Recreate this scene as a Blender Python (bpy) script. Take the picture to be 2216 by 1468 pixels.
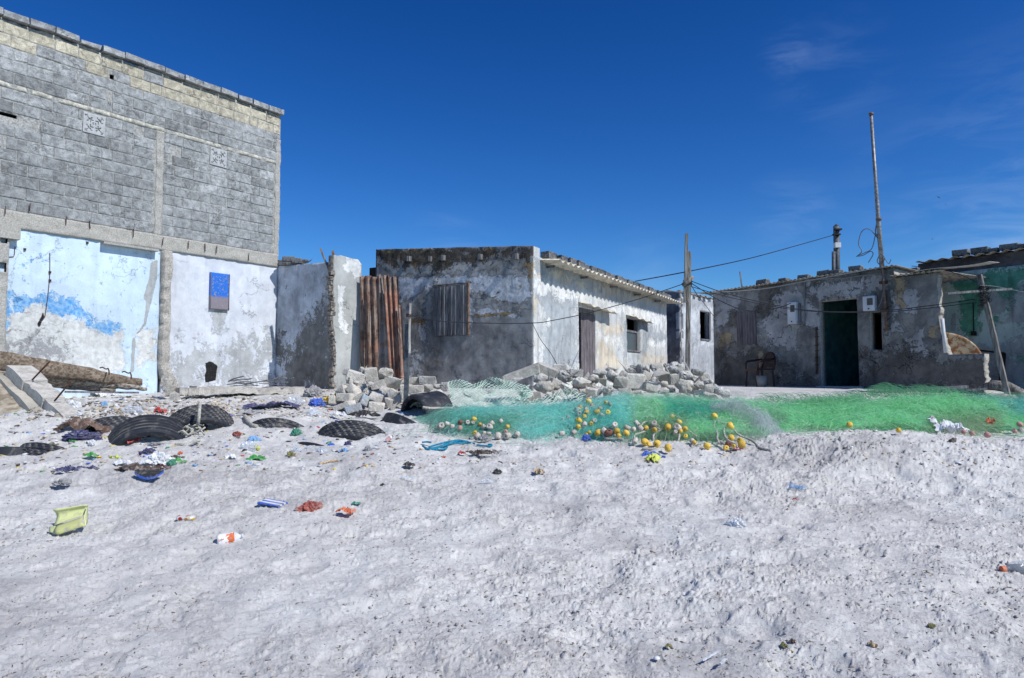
import bpy, bmesh, math, random
import numpy as np
from mathutils import Vector, Matrix
random.seed(7); RNG = np.random.default_rng(11)
R = math.radians
sc = bpy.context.scene
for o in list(bpy.data.objects): bpy.data.objects.remove(o)

# ---------------------------------------------------------------- camera, sky, sun
F = 1477.0; CX, CY = 1108.0, 734.0; PITCH = math.atan(81/F); EYE = 1.6
cd = bpy.data.cameras.new('camera'); cam = bpy.data.objects.new('camera', cd)
sc.collection.objects.link(cam); sc.camera = cam
cam.location = (0, 0, EYE); cam.rotation_euler = (R(90)+PITCH, 0, 0)
cd.sensor_width = 36; cd.lens = 36*F/2216; cd.clip_end = 3000; cd.clip_start = .05
SUN_H = (.82, -.572); SUN_EL = R(44)
sd = bpy.data.lights.new('sun', 'SUN'); sun = bpy.data.objects.new('sun', sd); sc.collection.objects.link(sun)
sd.energy = 3.9; sd.angle = R(.5); sd.color = (1, .98, .93)
sv = Vector((SUN_H[0]*math.cos(SUN_EL), SUN_H[1]*math.cos(SUN_EL), math.sin(SUN_EL)))
sun.rotation_euler = sv.to_track_quat('Z', 'Y').to_euler(); sun.location = (12, -8, 14)
w = bpy.data.worlds.new('World'); sc.world = w; w.use_nodes = True
wn = w.node_tree; wn.nodes.clear()
def wnode(t, **k):
    n = wn.nodes.new(t)
    for a, b in k.items(): setattr(n, a, b)
    return n
L = wn.links.new
sky = wnode('ShaderNodeTexSky', sky_type='NISHITA', sun_disc=False)
sky.sun_elevation = SUN_EL; sky.sun_rotation = math.atan2(SUN_H[0], SUN_H[1])
sky.altitude = 0; sky.air_density = 1.0; sky.dust_density = .3; sky.ozone_density = 4.0
tc = wnode('ShaderNodeTexCoord')
hs = wnode('ShaderNodeHueSaturation'); hs.inputs['Hue'].default_value = .515
hs.inputs['Saturation'].default_value = 1.35; hs.inputs['Value'].default_value = 1.0
L(sky.outputs[0], hs.inputs['Color'])
# deep polarised zenith: darker upwards
sep = wnode('ShaderNodeSeparateXYZ'); L(tc.outputs['Generated'], sep.inputs[0])
mr = wnode('ShaderNodeMapRange'); mr.inputs[1].default_value = 0; mr.inputs[2].default_value = .52
mr.inputs[3].default_value = .93; mr.inputs[4].default_value = 0.66; L(sep.outputs[2], mr.inputs[0])
mul = wnode('ShaderNodeVectorMath', operation='MULTIPLY'); L(hs.outputs[0], mul.inputs[0])
tint = wnode('ShaderNodeVectorMath', operation='MULTIPLY'); tint.inputs[1].default_value = (.64, 1.0, 1.17)
L(mr.outputs[0], mul.inputs[1]); L(mul.outputs[0], tint.inputs[0])
# cirrus wisps
mp = wnode('ShaderNodeMapping'); mp.inputs['Rotation'].default_value = (0, R(-14), R(8)); mp.inputs['Scale'].default_value = (2.2, 2.0, 9)
L(tc.outputs['Generated'], mp.inputs[0])
nz = wnode('ShaderNodeTexNoise'); nz.inputs['Scale'].default_value = 3.2; nz.inputs['Detail'].default_value = 9; nz.inputs['Roughness'].default_value = .62; nz.inputs['Distortion'].default_value = .6
L(mp.outputs[0], nz.inputs['Vector'])
nz2 = wnode('ShaderNodeTexNoise'); nz2.inputs['Scale'].default_value = 2.3; nz2.inputs['Detail'].default_value = 2
L(tc.outputs['Generated'], nz2.inputs['Vector'])
r1 = wnode('ShaderNodeMapRange', interpolation_type='SMOOTHSTEP'); r1.inputs[1].default_value = .36; r1.inputs[2].default_value = .70; L(nz.outputs[0], r1.inputs[0])
# wisps sit in a few parts of the sky only (direction, radius, strength)
acc = None
for dr, rad, k in (((.345, .845, .41), .045, .55), ((.37, .90, .215), .075, .5), ((.62, .76, .16), .30, .55), ((.60, .78, .12), .12, .6), ((-.085, .98, .17), .10, .35), ((.40, .84, .38), .10, .25), ((.19, .97, .13), .10, .35)):
    dv = wnode('ShaderNodeVectorMath', operation='DISTANCE'); dv.inputs[1].default_value = Vector(dr).normalized(); L(tc.outputs['Generated'], dv.inputs[0])
    r2 = wnode('ShaderNodeMapRange', interpolation_type='SMOOTHSTEP'); r2.inputs[1].default_value = rad; r2.inputs[2].default_value = 0; r2.inputs[3].default_value = 0; r2.inputs[4].default_value = k; L(dv.outputs['Value'], r2.inputs[0])
    if acc is None: acc = r2.outputs[0]
    else: ad = wnode('ShaderNodeMath', operation='ADD'); L(acc, ad.inputs[0]); L(r2.outputs[0], ad.inputs[1]); acc = ad.outputs[0]
m1 = wnode('ShaderNodeMath', operation='MULTIPLY'); L(r1.outputs[0], m1.inputs[0]); L(acc, m1.inputs[1])
m2 = wnode('ShaderNodeMath', operation='MULTIPLY'); L(m1.outputs[0], m2.inputs[0]); m2.inputs[1].default_value = .34
mx = wnode('ShaderNodeMix', data_type='RGBA'); L(m2.outputs[0], mx.inputs[0]); L(tint.outputs[0], mx.inputs[6]); mx.inputs[7].default_value = (3.6, 5.0, 7.6, 1)
bg = wnode('ShaderNodeBackground'); bg.inputs[1].default_value = .115
L(mx.outputs[2], bg.inputs[0]); wo = wnode('ShaderNodeOutputWorld'); L(bg.outputs[0], wo.inputs[0])
sc.view_settings.view_transform = 'Standard'; sc.view_settings.look = 'None'
sc.view_settings.exposure = 0.1; sc.view_settings.gamma = 1
sc.render.engine = 'CYCLES'; sc.cycles.transparent_max_bounces = 24

# ---------------------------------------------------------------- helpers: projection
cp, sp = math.cos(PITCH), math.sin(PITCH)
def ray(px, py):
    a = (px-CX)/F; b = (CY-py)/F
    return Vector((a, cp-b*sp, sp+b*cp))
def P(px, py, Y):                       # point on the ray of a photo position at depth Y
    d = ray(px, py); return Vector((0, 0, EYE)) + d*(Y/d.y)
def proj(v):                            # world points (N,3) -> photo px,py
    v = np.asarray(v, float); x = v[..., 0]; y = v[..., 1]; z = v[..., 2]-EYE
    dep = y*cp+z*sp; up = -y*sp+z*cp
    return CX+F*x/dep, CY-F*up/dep
# value noise
_T = RNG.random((256, 256)).astype(np.float32)*2-1
def vn(x, y):
    xi = np.floor(x).astype(int); yi = np.floor(y).astype(int); fx = x-xi; fy = y-yi
    fx = fx*fx*fx*(fx*(fx*6-15)+10); fy = fy*fy*fy*(fy*(fy*6-15)+10)
    a = _T[xi & 255, yi & 255]; b = _T[(xi+1) & 255, yi & 255]; c = _T[xi & 255, (yi+1) & 255]; d = _T[(xi+1) & 255, (yi+1) & 255]
    return a*(1-fx)*(1-fy)+b*fx*(1-fy)+c*(1-fx)*fy+d*fx*fy
def fbm(x, y, o=4, g=.5):
    s = 0; a = 1.0; t = 0
    for i in range(o):
        s = s + a*vn(x*(2**i)+17.3*i, y*(2**i)-9.1*i); t += a; a *= g
    return s/t
def sstep(a, b, x): t = np.clip((x-a)/(b-a), 0, 1); return t*t*(3-2*t)
# ground height
_gy = [-5, 0, 3.4, 5.5, 7.5, 9.2, 11, 13, 15, 20, 900]
_gh = [-1.7, -1.62, -1.5, -1.31, -1.04, -.80, -.56, -.38, -.27, -.22, -.22]
def gbase(x, y):
    x = np.asarray(x, float); y = np.asarray(y, float)
    h = np.interp(y, _gy, _gh)
    h = h + .10*np.exp(-((y-8.55)/.75)**2)*sstep(2.0, 4.2, x) - .05*np.exp(-((y-7.1)/.6)**2)*sstep(2.0, 4.2, x)
    h = h + .05*fbm(x*.45+3, y*.45, 2)*np.clip((16-y)/8, 0, 1)
    h = h + .22*np.exp(-((x+6.6)/1.5)**2-((y-10.3)/1.6)**2)
    return EYE+h
def gz(x, y): return float(gbase(x, y))
def G(px, py):                          # where the ray of a photo position meets the sand
    d = ray(px, py); t = 1.0; e = Vector((0, 0, EYE))
    for st in (.4, .04, .005):
        while True:
            p = e+d*t
            if p.z <= gz(p.x, p.y) or p.y > 40: break
            t += st
        t -= st*(st > .006)
    return p
# ---------------------------------------------------------------- helpers: colour, materials
def C(r, g, b, k=1.0):
    f = lambda c: (c/255/12.92 if c/255 <= .04045 else ((c/255+.055)/1.055)**2.4)
    return (f(r)*k, f(g)*k, f(b)*k, 1)
class NT:
    def __init__(s, name):
        s.m = bpy.data.materials.new(name); s.m.use_nodes = True; s.t = s.m.node_tree; s.n = s.t.nodes
        s.b = s.n['Principled BSDF']; s.geo = s.n.new('ShaderNodeNewGeometry'); s.pos = s.geo.outputs['Position']
        s.b.inputs['Roughness'].default_value = .9; s.b.inputs['Specular IOR Level'].default_value = .25
    def l(s, a, b): s.t.links.new(a, b)
    def put(s, sock, v):
        if hasattr(v, 'is_output') or isinstance(v, bpy.types.NodeSocket): s.l(v, sock)
        else: sock.default_value = v
    def obj(s):
        n = s.n.new('ShaderNodeTexCoord'); return n.outputs['Object']
    def mapping(s, vec, scale=(1, 1, 1), rot=(0, 0, 0)):
        n = s.n.new('ShaderNodeMapping'); n.inputs['Scale'].default_value = scale; n.inputs['Rotation'].default_value = rot; s.l(vec, n.inputs[0]); return n.outputs[0]
    def noise(s, scale, detail=4, rough=.55, dist=0, vec=None, col=False):
        n = s.n.new('ShaderNodeTexNoise'); n.inputs['Scale'].default_value = scale; n.inputs['Detail'].default_value = detail
        n.inputs['Roughness'].default_value = rough; n.inputs['Distortion'].default_value = dist; s.l(vec or s.pos, n.inputs['Vector']); return n.outputs[1 if col else 0]
    def vor(s, scale, feature='DISTANCE_TO_EDGE', vec=None, out=0, rnd=1):
        n = s.n.new('ShaderNodeTexVoronoi'); n.feature = feature; n.inputs['Scale'].default_value = scale; n.inputs['Randomness'].default_value = rnd
        s.l(vec or s.pos, n.inputs['Vector']); return n.outputs[out]
    def math(s, op, a, b=0.0, clamp=False):
        n = s.n.new('ShaderNodeMath'); n.operation = op; n.use_clamp = clamp; s.put(n.inputs[0], a); s.put(n.inputs[1], b); return n.outputs[0]
    def mr(s, v, a, b, c=0.0, d=1.0, smooth=True):
        n = s.n.new('ShaderNodeMapRange'); n.interpolation_type = 'SMOOTHSTEP' if smooth else 'LINEAR'; s.put(n.inputs[0], v)
        for i, q in enumerate((a, b, c, d)): n.inputs[i+1].default_value = q
        return n.outputs[0]
    def mix(s, f, a, b, mode='MIX'):
        n = s.n.new('ShaderNodeMix'); n.data_type = 'RGBA'; n.blend_type = mode; s.put(n.inputs[0], f); s.put(n.inputs[6], a); s.put(n.inputs[7], b); return n.outputs[2]
    def attr(s, name, out=2):
        n = s.n.new('ShaderNodeAttribute'); n.attribute_name = name; return n.outputs[out]
    def grey(s, v):
        n = s.n.new('ShaderNodeCombineColor'); [s.put(n.inputs[i], v) for i in range(3)]; return n.outputs[0]
    def rnd(s):
        n = s.n.new('ShaderNodeObjectInfo'); return n.outputs['Random']
    def bump(s, h, strength=.5, dist=.02, prev=None):
        n = s.n.new('ShaderNodeBump'); n.inputs['Strength'].default_value = strength; n.inputs['Distance'].default_value = dist; s.l(h, n.inputs['Height'])
        if prev: s.l(prev, n.inputs['Normal'])
        return n.outputs[0]
    def fin(s, col, normal=None, rough=None, metal=None):
        s.put(s.b.inputs['Base Color'], col)
        if normal: s.l(normal, s.b.inputs['Normal'])
        if rough is not None: s.put(s.b.inputs['Roughness'], rough)
        if metal is not None: s.put(s.b.inputs['Metallic'], metal)
        return s.m
def wallmat(name, base, layers=(), stain=.5, streak=.35, fine=.35, crack=.6, base2=None, bump=.5, spot=.4, soil=None):
    n = NT(name)
    big = n.noise(.9, 5, .6); mid = n.noise(4.5, 6, .62, .4); fn = n.noise(38, 5, .7)
    col = base
    if base2: col = n.mix(n.mr(n.noise(1.7, 7, .65, .5), .42, .6), base, base2)
    v = n.math('ADD', n.math('MULTIPLY', n.mr(big, .3, .7, -1, 1), stain*.35), 1.0)
    v = n.math('ADD', v, n.math('MULTIPLY', n.mr(mid, .3, .7, -1, 1), stain*.22))
    v = n.math('ADD', v, n.math('MULTIPLY', n.mr(fn, .3, .7, -1, 1), fine*.16))
    hgt = n.math('MULTIPLY', fn, .25); hgt = n.math('ADD', hgt, n.math('MULTIPLY', mid, .5))
    for (at, c, nsc, amp, c2) in layers:
        nn = n.noise(nsc, 12, .74, .5); n2 = n.noise(nsc*7+3, 6, .75)
        f = n.math('ADD', n.attr(at), n.math('MULTIPLY', n.math('SUBTRACT', nn, .5), amp*2.3))
        f = n.math('ADD', f, n.math('MULTIPLY', n.math('SUBTRACT', n2, .5), amp*.9))
        f = n.mr(f, .46, .55); f = n.math('MULTIPLY', f, n.mr(n.noise(nsc*3+5, 8, .75), .60, .74, 1, .25))
        cc = n.mix(n.mr(n.noise(nsc*2.3, 6, .6), .35, .65), c, c2) if c2 else c
        col = n.mix(f, col, cc); hgt = n.math('ADD', hgt, n.math('MULTIPLY', f, .6))
    st = n.noise(1.0, 5, .6, 0, n.mapping(n.pos, (5, 5, .55)))
    v = n.math('MULTIPLY', v, n.mr(st, .5, .72, 1.0, 1-streak))
    if spot:
        sp_ = n.vor(9, 'F1'); g = n.noise(1.6, 3)
        sm = n.math('MULTIPLY', n.mr(sp_, .10, .04), n.mr(g, .5, .62)); v = n.math('MULTIPLY', v, n.mr(sm, 0, 1, 1, 1-spot))
    if crack:
        wv = n.t.nodes.new('ShaderNodeVectorMath'); wv.operation = 'ADD'; dn = n.noise(2.2, 6, .6, 0, col=True)
        n.l(n.pos, wv.inputs[0]); n.l(dn, wv.inputs[1])
        e = n.vor(.9, vec=wv.outputs[0]); gate = n.mr(n.noise(.8, 2), .5, .56)
        cm = n.math('MULTIPLY', n.mr(e, .009, .002), gate); v = n.math('MULTIPLY', v, n.mr(cm, 0, 1, 1, 1-crack)); hgt = n.math('SUBTRACT', hgt, n.math('MULTIPLY', cm, .6))
    col = n.mix(1.0, col, n.grey(v), 'MULTIPLY')
    if soil:
        f = n.math('ADD', n.attr('soil'), n.math('MULTIPLY', n.math('SUBTRACT', n.noise(3, 8, .65), .5), .9)); col = n.mix(n.mr(f, .35, .85, 0, .85), col, soil)
    return n.fin(col, n.bump(hgt, bump, .03))
def simple(name, col, var=.25, scale=12, rough=.8, bump=.3, col2=None, obj=False, spec=.25, trans=0, metal=0, rnd=0, thr=(.42, .6)):
    n = NT(name); vec = n.obj() if obj else n.pos
    a = n.noise(scale, 6, .62, .2, vec)
    c = n.mix(n.mr(a, *thr), col, col2) if col2 else col
    v = n.mr(n.noise(scale*.6, 5, .6, 0, vec), .3, .7, 1-var, 1+var)
    if rnd: v = n.math('MULTIPLY', v, n.mr(n.rnd(), 0, 1, 1-rnd, 1+rnd, False))
    c = n.mix(1.0, c, n.grey(v), 'MULTIPLY')
    n.b.inputs['Specular IOR Level'].default_value = spec
    if trans: n.b.inputs['Transmission Weight'].default_value = trans
    return n.fin(c, n.bump(a, bump, .01), rough, metal)
# ---------------------------------------------------------------- helpers: meshes
COL = sc.collection
def tag(o, label=None, cat=None, group=None, kind=None):
    if label: o['label'] = label
    if cat: o['category'] = cat
    if group: o['group'] = group
    if kind: o['kind'] = kind
    return o
def thing(name, label, cat, loc, group=None):
    o = bpy.data.objects.new(name, None); COL.objects.link(o); o.location = loc; o.empty_display_size = .2
    return tag(o, label, cat, group)
def mk(name, V, Fc, mat, parent=None, smooth=False, attrs=None, mi=None):
    V = np.asarray(V, dtype=np.float32).reshape(-1, 3)
    if parent is not None:
        org = np.array(parent_world(parent))
    else:
        org = np.array([(V[:, 0].min()+V[:, 0].max())/2, (V[:, 1].min()+V[:, 1].max())/2, V[:, 2].min()]) if len(V) else np.zeros(3)
    me = bpy.data.meshes.new(name)
    loc = V-org.astype(np.float32)
    if isinstance(Fc, np.ndarray) and Fc.ndim == 2:
        nf, k = Fc.shape; me.vertices.add(len(V)); me.vertices.foreach_set('co', loc.ravel())
        me.loops.add(nf*k); me.loops.foreach_set('vertex_index', Fc.astype(np.int32).ravel())
        me.polygons.add(nf); me.polygons.foreach_set('loop_start', np.arange(nf, dtype=np.int32)*k); me.update(calc_edges=True)
    else:
        me.from_pydata([tuple(q) for q in loc.tolist()], [], [tuple(f) for f in Fc]); me.update()
    for m in (mat if isinstance(mat, (list, tuple)) else [mat]): me.materials.append(m)
    if mi is not None: me.polygons.foreach_set('material_index', np.asarray(mi, dtype=np.int32))
    if smooth: me.polygons.foreach_set('use_smooth', [True]*len(me.polygons))
    for k, v in (attrs or {}).items():
        v = np.asarray(v, dtype=np.float32)
        if v.ndim == 2:
            a = me.attributes.new(k, 'FLOAT_COLOR', 'POINT'); a.data.foreach_set('color', v.ravel())
        else:
            a = me.attributes.new(k, 'FLOAT', 'POINT'); a.data.foreach_set('value', v)
    o = bpy.data.objects.new(name, me); COL.objects.link(o)
    if parent is not None: o.parent = parent; o.location = (0, 0, 0)
    else: o.location = org.tolist()
    return o
def parent_world(p):
    l = Vector(p.location); q = p.parent
    while q is not None: l = l+Vector(q.location); q = q.parent
    return l
class MB:
    def __init__(s): s.v = []; s.f = []; s.a = []
    def add(s, vs, fs, a=None):
        k = len(s.v); s.v += [tuple(q) for q in vs]; s.f += [tuple(i+k for i in f) for f in fs]
        s.a += [a if a is not None else 1.0]*len(vs)
    def box(s, c, ax, half, jit=0, bev=0, a=None):
        # c centre; ax three unit vectors; half sizes
        vs = []
        for sx in (-1, 1):
            for sy in (-1, 1):
                for sz in (-1, 1):
                    p = Vector(c)+ax[0]*(sx*half[0])+ax[1]*(sy*half[1])+ax[2]*(sz*half[2])
                    if jit: p += Vector((random.uniform(-jit, jit), random.uniform(-jit, jit), random.uniform(-jit, jit)))
                    vs.append(p)
        s.add(vs, [(0, 1, 3, 2), (4, 6, 7, 5), (0, 4, 5, 1), (2, 3, 7, 6), (0, 2, 6, 4), (1, 5, 7, 3)], a)
    def bar(s, p, q, wx, wy, up=Vector((0, 0, 1)), segs=1, jit=0, taper=1.0, a=None):
        p = Vector(p); q = Vector(q); d = (q-p).normalized(); x = d.cross(up)
        if x.length < 1e-3: x = d.cross(Vector((0, 1, 0)))
        x.normalize(); y = x.cross(d).normalized(); vs = []; fs = []
        for i in range(segs+1):
            t = i/segs; c = p+(q-p)*t; k = 1+(taper-1)*t
            o = x*random.uniform(-jit, jit)+y*random.uniform(-jit, jit)
            for sx, sy in ((-1, -1), (1, -1), (1, 1), (-1, 1)): vs.append(c+o+x*(sx*wx/2*k)+y*(sy*wy/2*k))
        for i in range(segs):
            for j in range(4): fs.append((i*4+j, i*4+(j+1) % 4, i*4+4+(j+1) % 4, i*4+4+j))
        fs += [(3, 2, 1, 0), tuple(segs*4+j for j in range(4))]; s.add(vs, fs, a)
    def tube(s, pts, r, n=6, a=None, cap=True):
        pts = [Vector(p) for p in pts]; vs = []; fs = []; m = len(pts)
        prev = None
        for i, p in enumerate(pts):
            d = (pts[min(i+1, m-1)]-pts[max(i-1, 0)])
            if d.length < 1e-6: d = Vector((0, 0, 1))
            d.normalize()
            if prev is None: x = d.orthogonal().normalized()
            else:
                x = prev-d*prev.dot(d)
                x = x.normalized() if x.length > 1e-4 else d.orthogonal().normalized()
            prev = x; y = d.cross(x); rr = r[i] if isinstance(r, (list, tuple)) else r
            for k in range(n): t = 2*math.pi*k/n; vs.append(p+x*(math.cos(t)*rr)+y*(math.sin(t)*rr))
        for i in range(m-1):
            for k in range(n): fs.append((i*n+k, i*n+(k+1) % n, (i+1)*n+(k+1) % n, (i+1)*n+k))
        if cap: fs += [tuple(range(n))[::-1], tuple((m-1)*n+k for k in range(n))]
        s.add(vs, fs, a)
    def lathe(s, prof, M, n=20, a=None):
        # prof [(r,z)], M matrix placing local z axis
        vs = []; fs = []
        for r, z in prof:
            for k in range(n): t = 2*math.pi*k/n; vs.append(M @ Vector((r*math.cos(t), r*math.sin(t), z)))
        for i in range(len(prof)-1):
            for k in range(n): fs.append((i*n+k, i*n+(k+1) % n, (i+1)*n+(k+1) % n, (i+1)*n+k))
        s.add(vs, fs, a)
    def build(s, name, mat, parent=None, smooth=False, attr=None):
        return mk(name, np.array([tuple(q) for q in s.v]), s.f, mat, parent, smooth, {attr: s.a} if attr else None)
def sag(p, q, drop, n=24):
    p = Vector(p); q = Vector(q); return [p+(q-p)*(i/n)+Vector((0, 0, -4*drop*(i/n)*(1-i/n))) for i in range(n+1)]
def polymask(px, py, poly, soft=14.0):
    """soft inside/outside value (0..1, .5 on the outline) of photo-space points against a polygon"""
    px = np.asarray(px, float); py = np.asarray(py, float); n = len(poly); ins = np.zeros(px.shape, bool); d = np.full(px.shape, 1e9)
    for i in range(n):
        x1, y1 = poly[i]; x2, y2 = poly[(i+1) % n]
        c = ((y1 > py) != (y2 > py)); xx = (x2-x1)*(py-y1)/((y2-y1) if y2 != y1 else 1e-9)+x1; ins ^= (c & (px < xx))
        vx, vy = x2-x1, y2-y1; t = np.clip(((px-x1)*vx+(py-y1)*vy)/(vx*vx+vy*vy+1e-9), 0, 1)
        d = np.minimum(d, np.hypot(px-x1-t*vx, py-y1-t*vy))
    return np.clip(.5+np.where(ins, d, -d)/(2*soft), 0, 1)
def K(pts, s, ox, oy): return [(x/s+ox, y/s+oy) for x, y in pts]
class Plane:
    """vertical wall plane: origin O (x,y), unit direction d, facing normal nrm"""
    def __init__(s, O, d):
        s.O = Vector((O[0], O[1], 0)); s.d = Vector((d[0], d[1], 0)).normalized(); s.n = Vector((s.d.y, -s.d.x, 0))
        if s.n.y > 0 and abs(s.n.y) > .01: s.n = -s.n
    def uz(s, px, py):
        r = ray(px, py); c = Vector((0, 0, EYE)); t = (s.O-c).dot(s.n)/r.dot(s.n); p = c+r*t; return (p-s.O).dot(s.d), p.z
    def pt(s, u, z, out=0): return s.O+s.d*u+s.n*out+Vector((0, 0, z))
    def u(s, px, py=700): return s.uz(px, py)[0]
    def at(s, px, py, out=0): u, z = s.uz(px, py); return s.pt(u, z, out)
def thickwall(name, pl, u0, u1, z0, z1, mat, parent, res=.06, th=.2, top=None, left=None, right=None, holes=(), masks=None, rough=.004, out=0, keep=None, rimmat=None, soft=14, soilz=None):
    """a wall with real thickness from grid cells; holes are (u0,u1,z0,z1); masks {attr: [(polygon, soft)]}"""
    def lines(a, b, extra):
        n = max(1, int(round((b-a)/res))); g = list(np.linspace(a, b, n+1))
        for e in extra:
            if a < e < b: k = int(np.argmin([abs(q-e) for q in g])); g[k] = e
        return np.array(sorted(set(g)))
    U = lines(u0, u1, [h[i] for h in holes for i in (0, 1)]); Z = lines(z0, z1, [h[i] for h in holes for i in (2, 3)])
    nu, nz = len(U), len(Z); UU, ZZ = np.meshgrid(U, Z, indexing='ij')
    kp = np.ones((nu-1, nz-1), bool); uc = (U[:-1]+U[1:])/2; zc = (Z[:-1]+Z[1:])/2
    UC, ZC = np.meshgrid(uc, zc, indexing='ij')
    for h in holes: kp &= ~((UC > h[0]) & (UC < h[1]) & (ZC > h[2]) & (ZC < h[3]))
    if top is not None: tz = top(UU); kp &= (Z[None, :-1] < top(UC)-.002); ZZ = np.minimum(ZZ, tz)
    if left is not None: kp &= (U[1:, None] > left(ZC)+.002); UU = np.maximum(UU, left(ZZ))
    if right is not None: kp &= (U[:-1, None] < right(ZC)-.002); UU = np.minimum(UU, right(ZZ))
    if keep is not None: kp &= keep(UC, ZC)
    O = np.array(pl.O); d = np.array(pl.d); nn = np.array(pl.n)
    rgh = rough*fbm(UU*7+3, ZZ*7+1, 3) if rough else 0*UU
    fr = O+UU[..., None]*d+(out+rgh)[..., None]*nn; fr[..., 2] += ZZ
    bk = O+UU[..., None]*d+(out-th)*nn+0*UU[..., None]; bk[..., 2] += ZZ
    V = np.concatenate([fr.reshape(-1, 3), bk.reshape(-1, 3)]); N = nu*nz; idx = np.arange(N).reshape(nu, nz); Fc = []; MI = []
    flip = (Vector(pl.d).cross(Vector((0, 0, 1)))).dot(pl.n) < 0
    def q(a, b, c, e, m=0): Fc.append((a, b, c, e) if not flip else (e, c, b, a)); MI.append(m)
    for i in range(nu-1):
        for j in range(nz-1):
            if not kp[i, j]: continue
            a, b, c, e = idx[i, j], idx[i+1, j], idx[i+1, j+1], idx[i, j+1]
            q(a, b, c, e); q(a+N, e+N, c+N, b+N)
            if i == 0 or not kp[i-1, j]: q(a, e, e+N, a+N, 1)
            if i == nu-2 or not kp[i+1, j]: q(b, b+N, c+N, c, 1)
            if j == 0 or not kp[i, j-1]: q(a, a+N, b+N, b, 1)
            if j == nz-2 or not kp[i, j+1]: q(e, c, c+N, e+N, 1)
    at = {}; px, py = proj(V)
    for k, polys in (masks or {}).items():
        m = np.zeros(len(V))
        for pg in polys: m = np.maximum(m, polymask(px, py, pg[0], pg[1]*(1.7 if pg[1] > 4 else 1.0)))
        at[k] = m
    if soilz: at['soil'] = np.clip(1-(V[:, 2]-soilz[0])/soilz[1], 0, 1)
    # drop unused vertices
    Fa = np.array(Fc); used = np.unique(Fa); rm = -np.ones(len(V), int); rm[used] = np.arange(len(used)); Fa = rm[Fa]; V = V[used]; at = {k: v[used] for k, v in at.items()}
    return mk(name, V, Fa, [mat, rimmat or mat], parent, False, at, MI)
def prof(pts):
    pts = sorted(pts); x = [a for a, _ in pts]; y = [b for _, b in pts]; return lambda q: np.interp(q, x, y)
def jag(amp, fr, seed=0): return lambda q: amp*fbm(np.asarray(q)*fr+seed, np.asarray(q)*0+seed*1.7, 4, .6)
# ================================================================ materials
CONC = C(150, 152, 152)
M = {}
M['sandrim'] = simple('rough_mortar', C(165, 160, 152), .3, 30, .95, .8, C(120, 116, 112))
M['beam'] = simple('aggregate_concrete', C(184, 181, 174), .18, 70, .95, .9, C(158, 154, 146))
M['colm'] = simple('column_concrete', C(180, 178, 172), .2, 60, .95, .9, C(156, 153, 148))
def blockmat():
    n = NT('weathered_blocks'); a = n.attr('tone')
    sp_ = n.noise(70, 4, .7); m = n.noise(9, 6, .65, .3); big = n.noise(.7, 3)
    v = n.math('MULTIPLY', a, n.mr(m, .3, .72, .66, 1.3)); v = n.math('MULTIPLY', v, n.mr(sp_, .3, .7, .8, 1.2)); v = n.math('MULTIPLY', v, n.mr(big, .3, .7, .85, 1.15))
    dk = n.mr(n.noise(14, 6, .7), .6, .7, 1, .55); v = n.math('MULTIPLY', v, dk)
    yel = n.attr('yel'); c = n.mix(yel, C(178, 180, 181), C(208, 200, 180)); sm = n.math('MULTIPLY', n.mr(n.noise(5, 9, .75, .6), .55, .62), n.mr(n.noise(.8, 3), .4, .6)); sm2 = n.math('MULTIPLY', n.math('MULTIPLY', sm, .75), n.mr(yel, 0, 1, 1, .25))
    c = n.mix(1.0, c, n.grey(v), 'MULTIPLY'); c = n.mix(sm2, c, C(176, 176, 174)); return n.fin(c, n.bump(n.math('ADD', n.math('ADD', sp_, n.math('MULTIPLY', m, 1.8)), sm), .9, .025))
M['block'] = blockmat()
M['mortar'] = simple('mortar', C(172, 172, 168), .2, 30, .95, .8, C(140, 140, 138))
M['blue'] = wallmat('blue_plaster', C(200, 219, 236), [
    ('blue', C(86, 152, 212), 6, 1.7, C(150, 190, 224)), ('white', C(222, 224, 222), 5, 1.2, C(200, 200, 198)),
    ('grey', C(162, 165, 166), 7, .5, C(176, 180, 182)), ('scuff', C(160, 160, 162), 9, 1.5, None), ('soot', C(40, 42, 50), 8, .5, None)], .3, .12, .25, .4, C(198, 216, 234), spot=.2)
M['white'] = wallmat('white_plaster', C(214, 218, 226), [
    ('grey', C(168, 170, 172), 2.5, 1.2, C(184, 187, 190)), ('soot', C(30, 30, 33), 9, .35, C(44, 42, 42))], .32, .15, .25, .5, C(202, 207, 216), spot=.2)
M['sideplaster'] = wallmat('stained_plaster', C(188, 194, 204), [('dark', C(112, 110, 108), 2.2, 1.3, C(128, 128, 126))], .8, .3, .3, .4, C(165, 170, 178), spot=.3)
M['stub'] = wallmat('stub_plaster', C(178, 180, 178), [('white', C(226, 226, 224), 5, .9, C(205, 208, 208))], .35, .2, .3, .5, C(166, 168, 166), spot=.3)
M['houseleft'] = wallmat('rough_grey_render', C(150, 150, 150), [
    ('white', C(206, 210, 216), 7, 1.0, C(170, 174, 182)), ('smooth', C(156, 157, 158), 4, .7, None), ('ochre', C(176, 146, 104), 5, 1.5, C(140, 124, 102)), ('black', C(74, 68, 62), 4, 1.4, C(104, 98, 90))],
    .8, .3, .6, .4, C(130, 130, 131), bump=1.0, spot=.5)
M['houseright'] = wallmat('peeling_plaster', C(192, 196, 198), [
    ('white', C(232, 232, 228), 4, 1.3, C(215, 216, 216)), ('ochre', C(216, 204, 184), 4, 1.4, C(208, 200, 186)), ('grey', C(162, 168, 173), 3.2, 1.2, C(175, 180, 184))], .4, .3, .35, .6, C(206, 206, 202), spot=.55)
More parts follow.
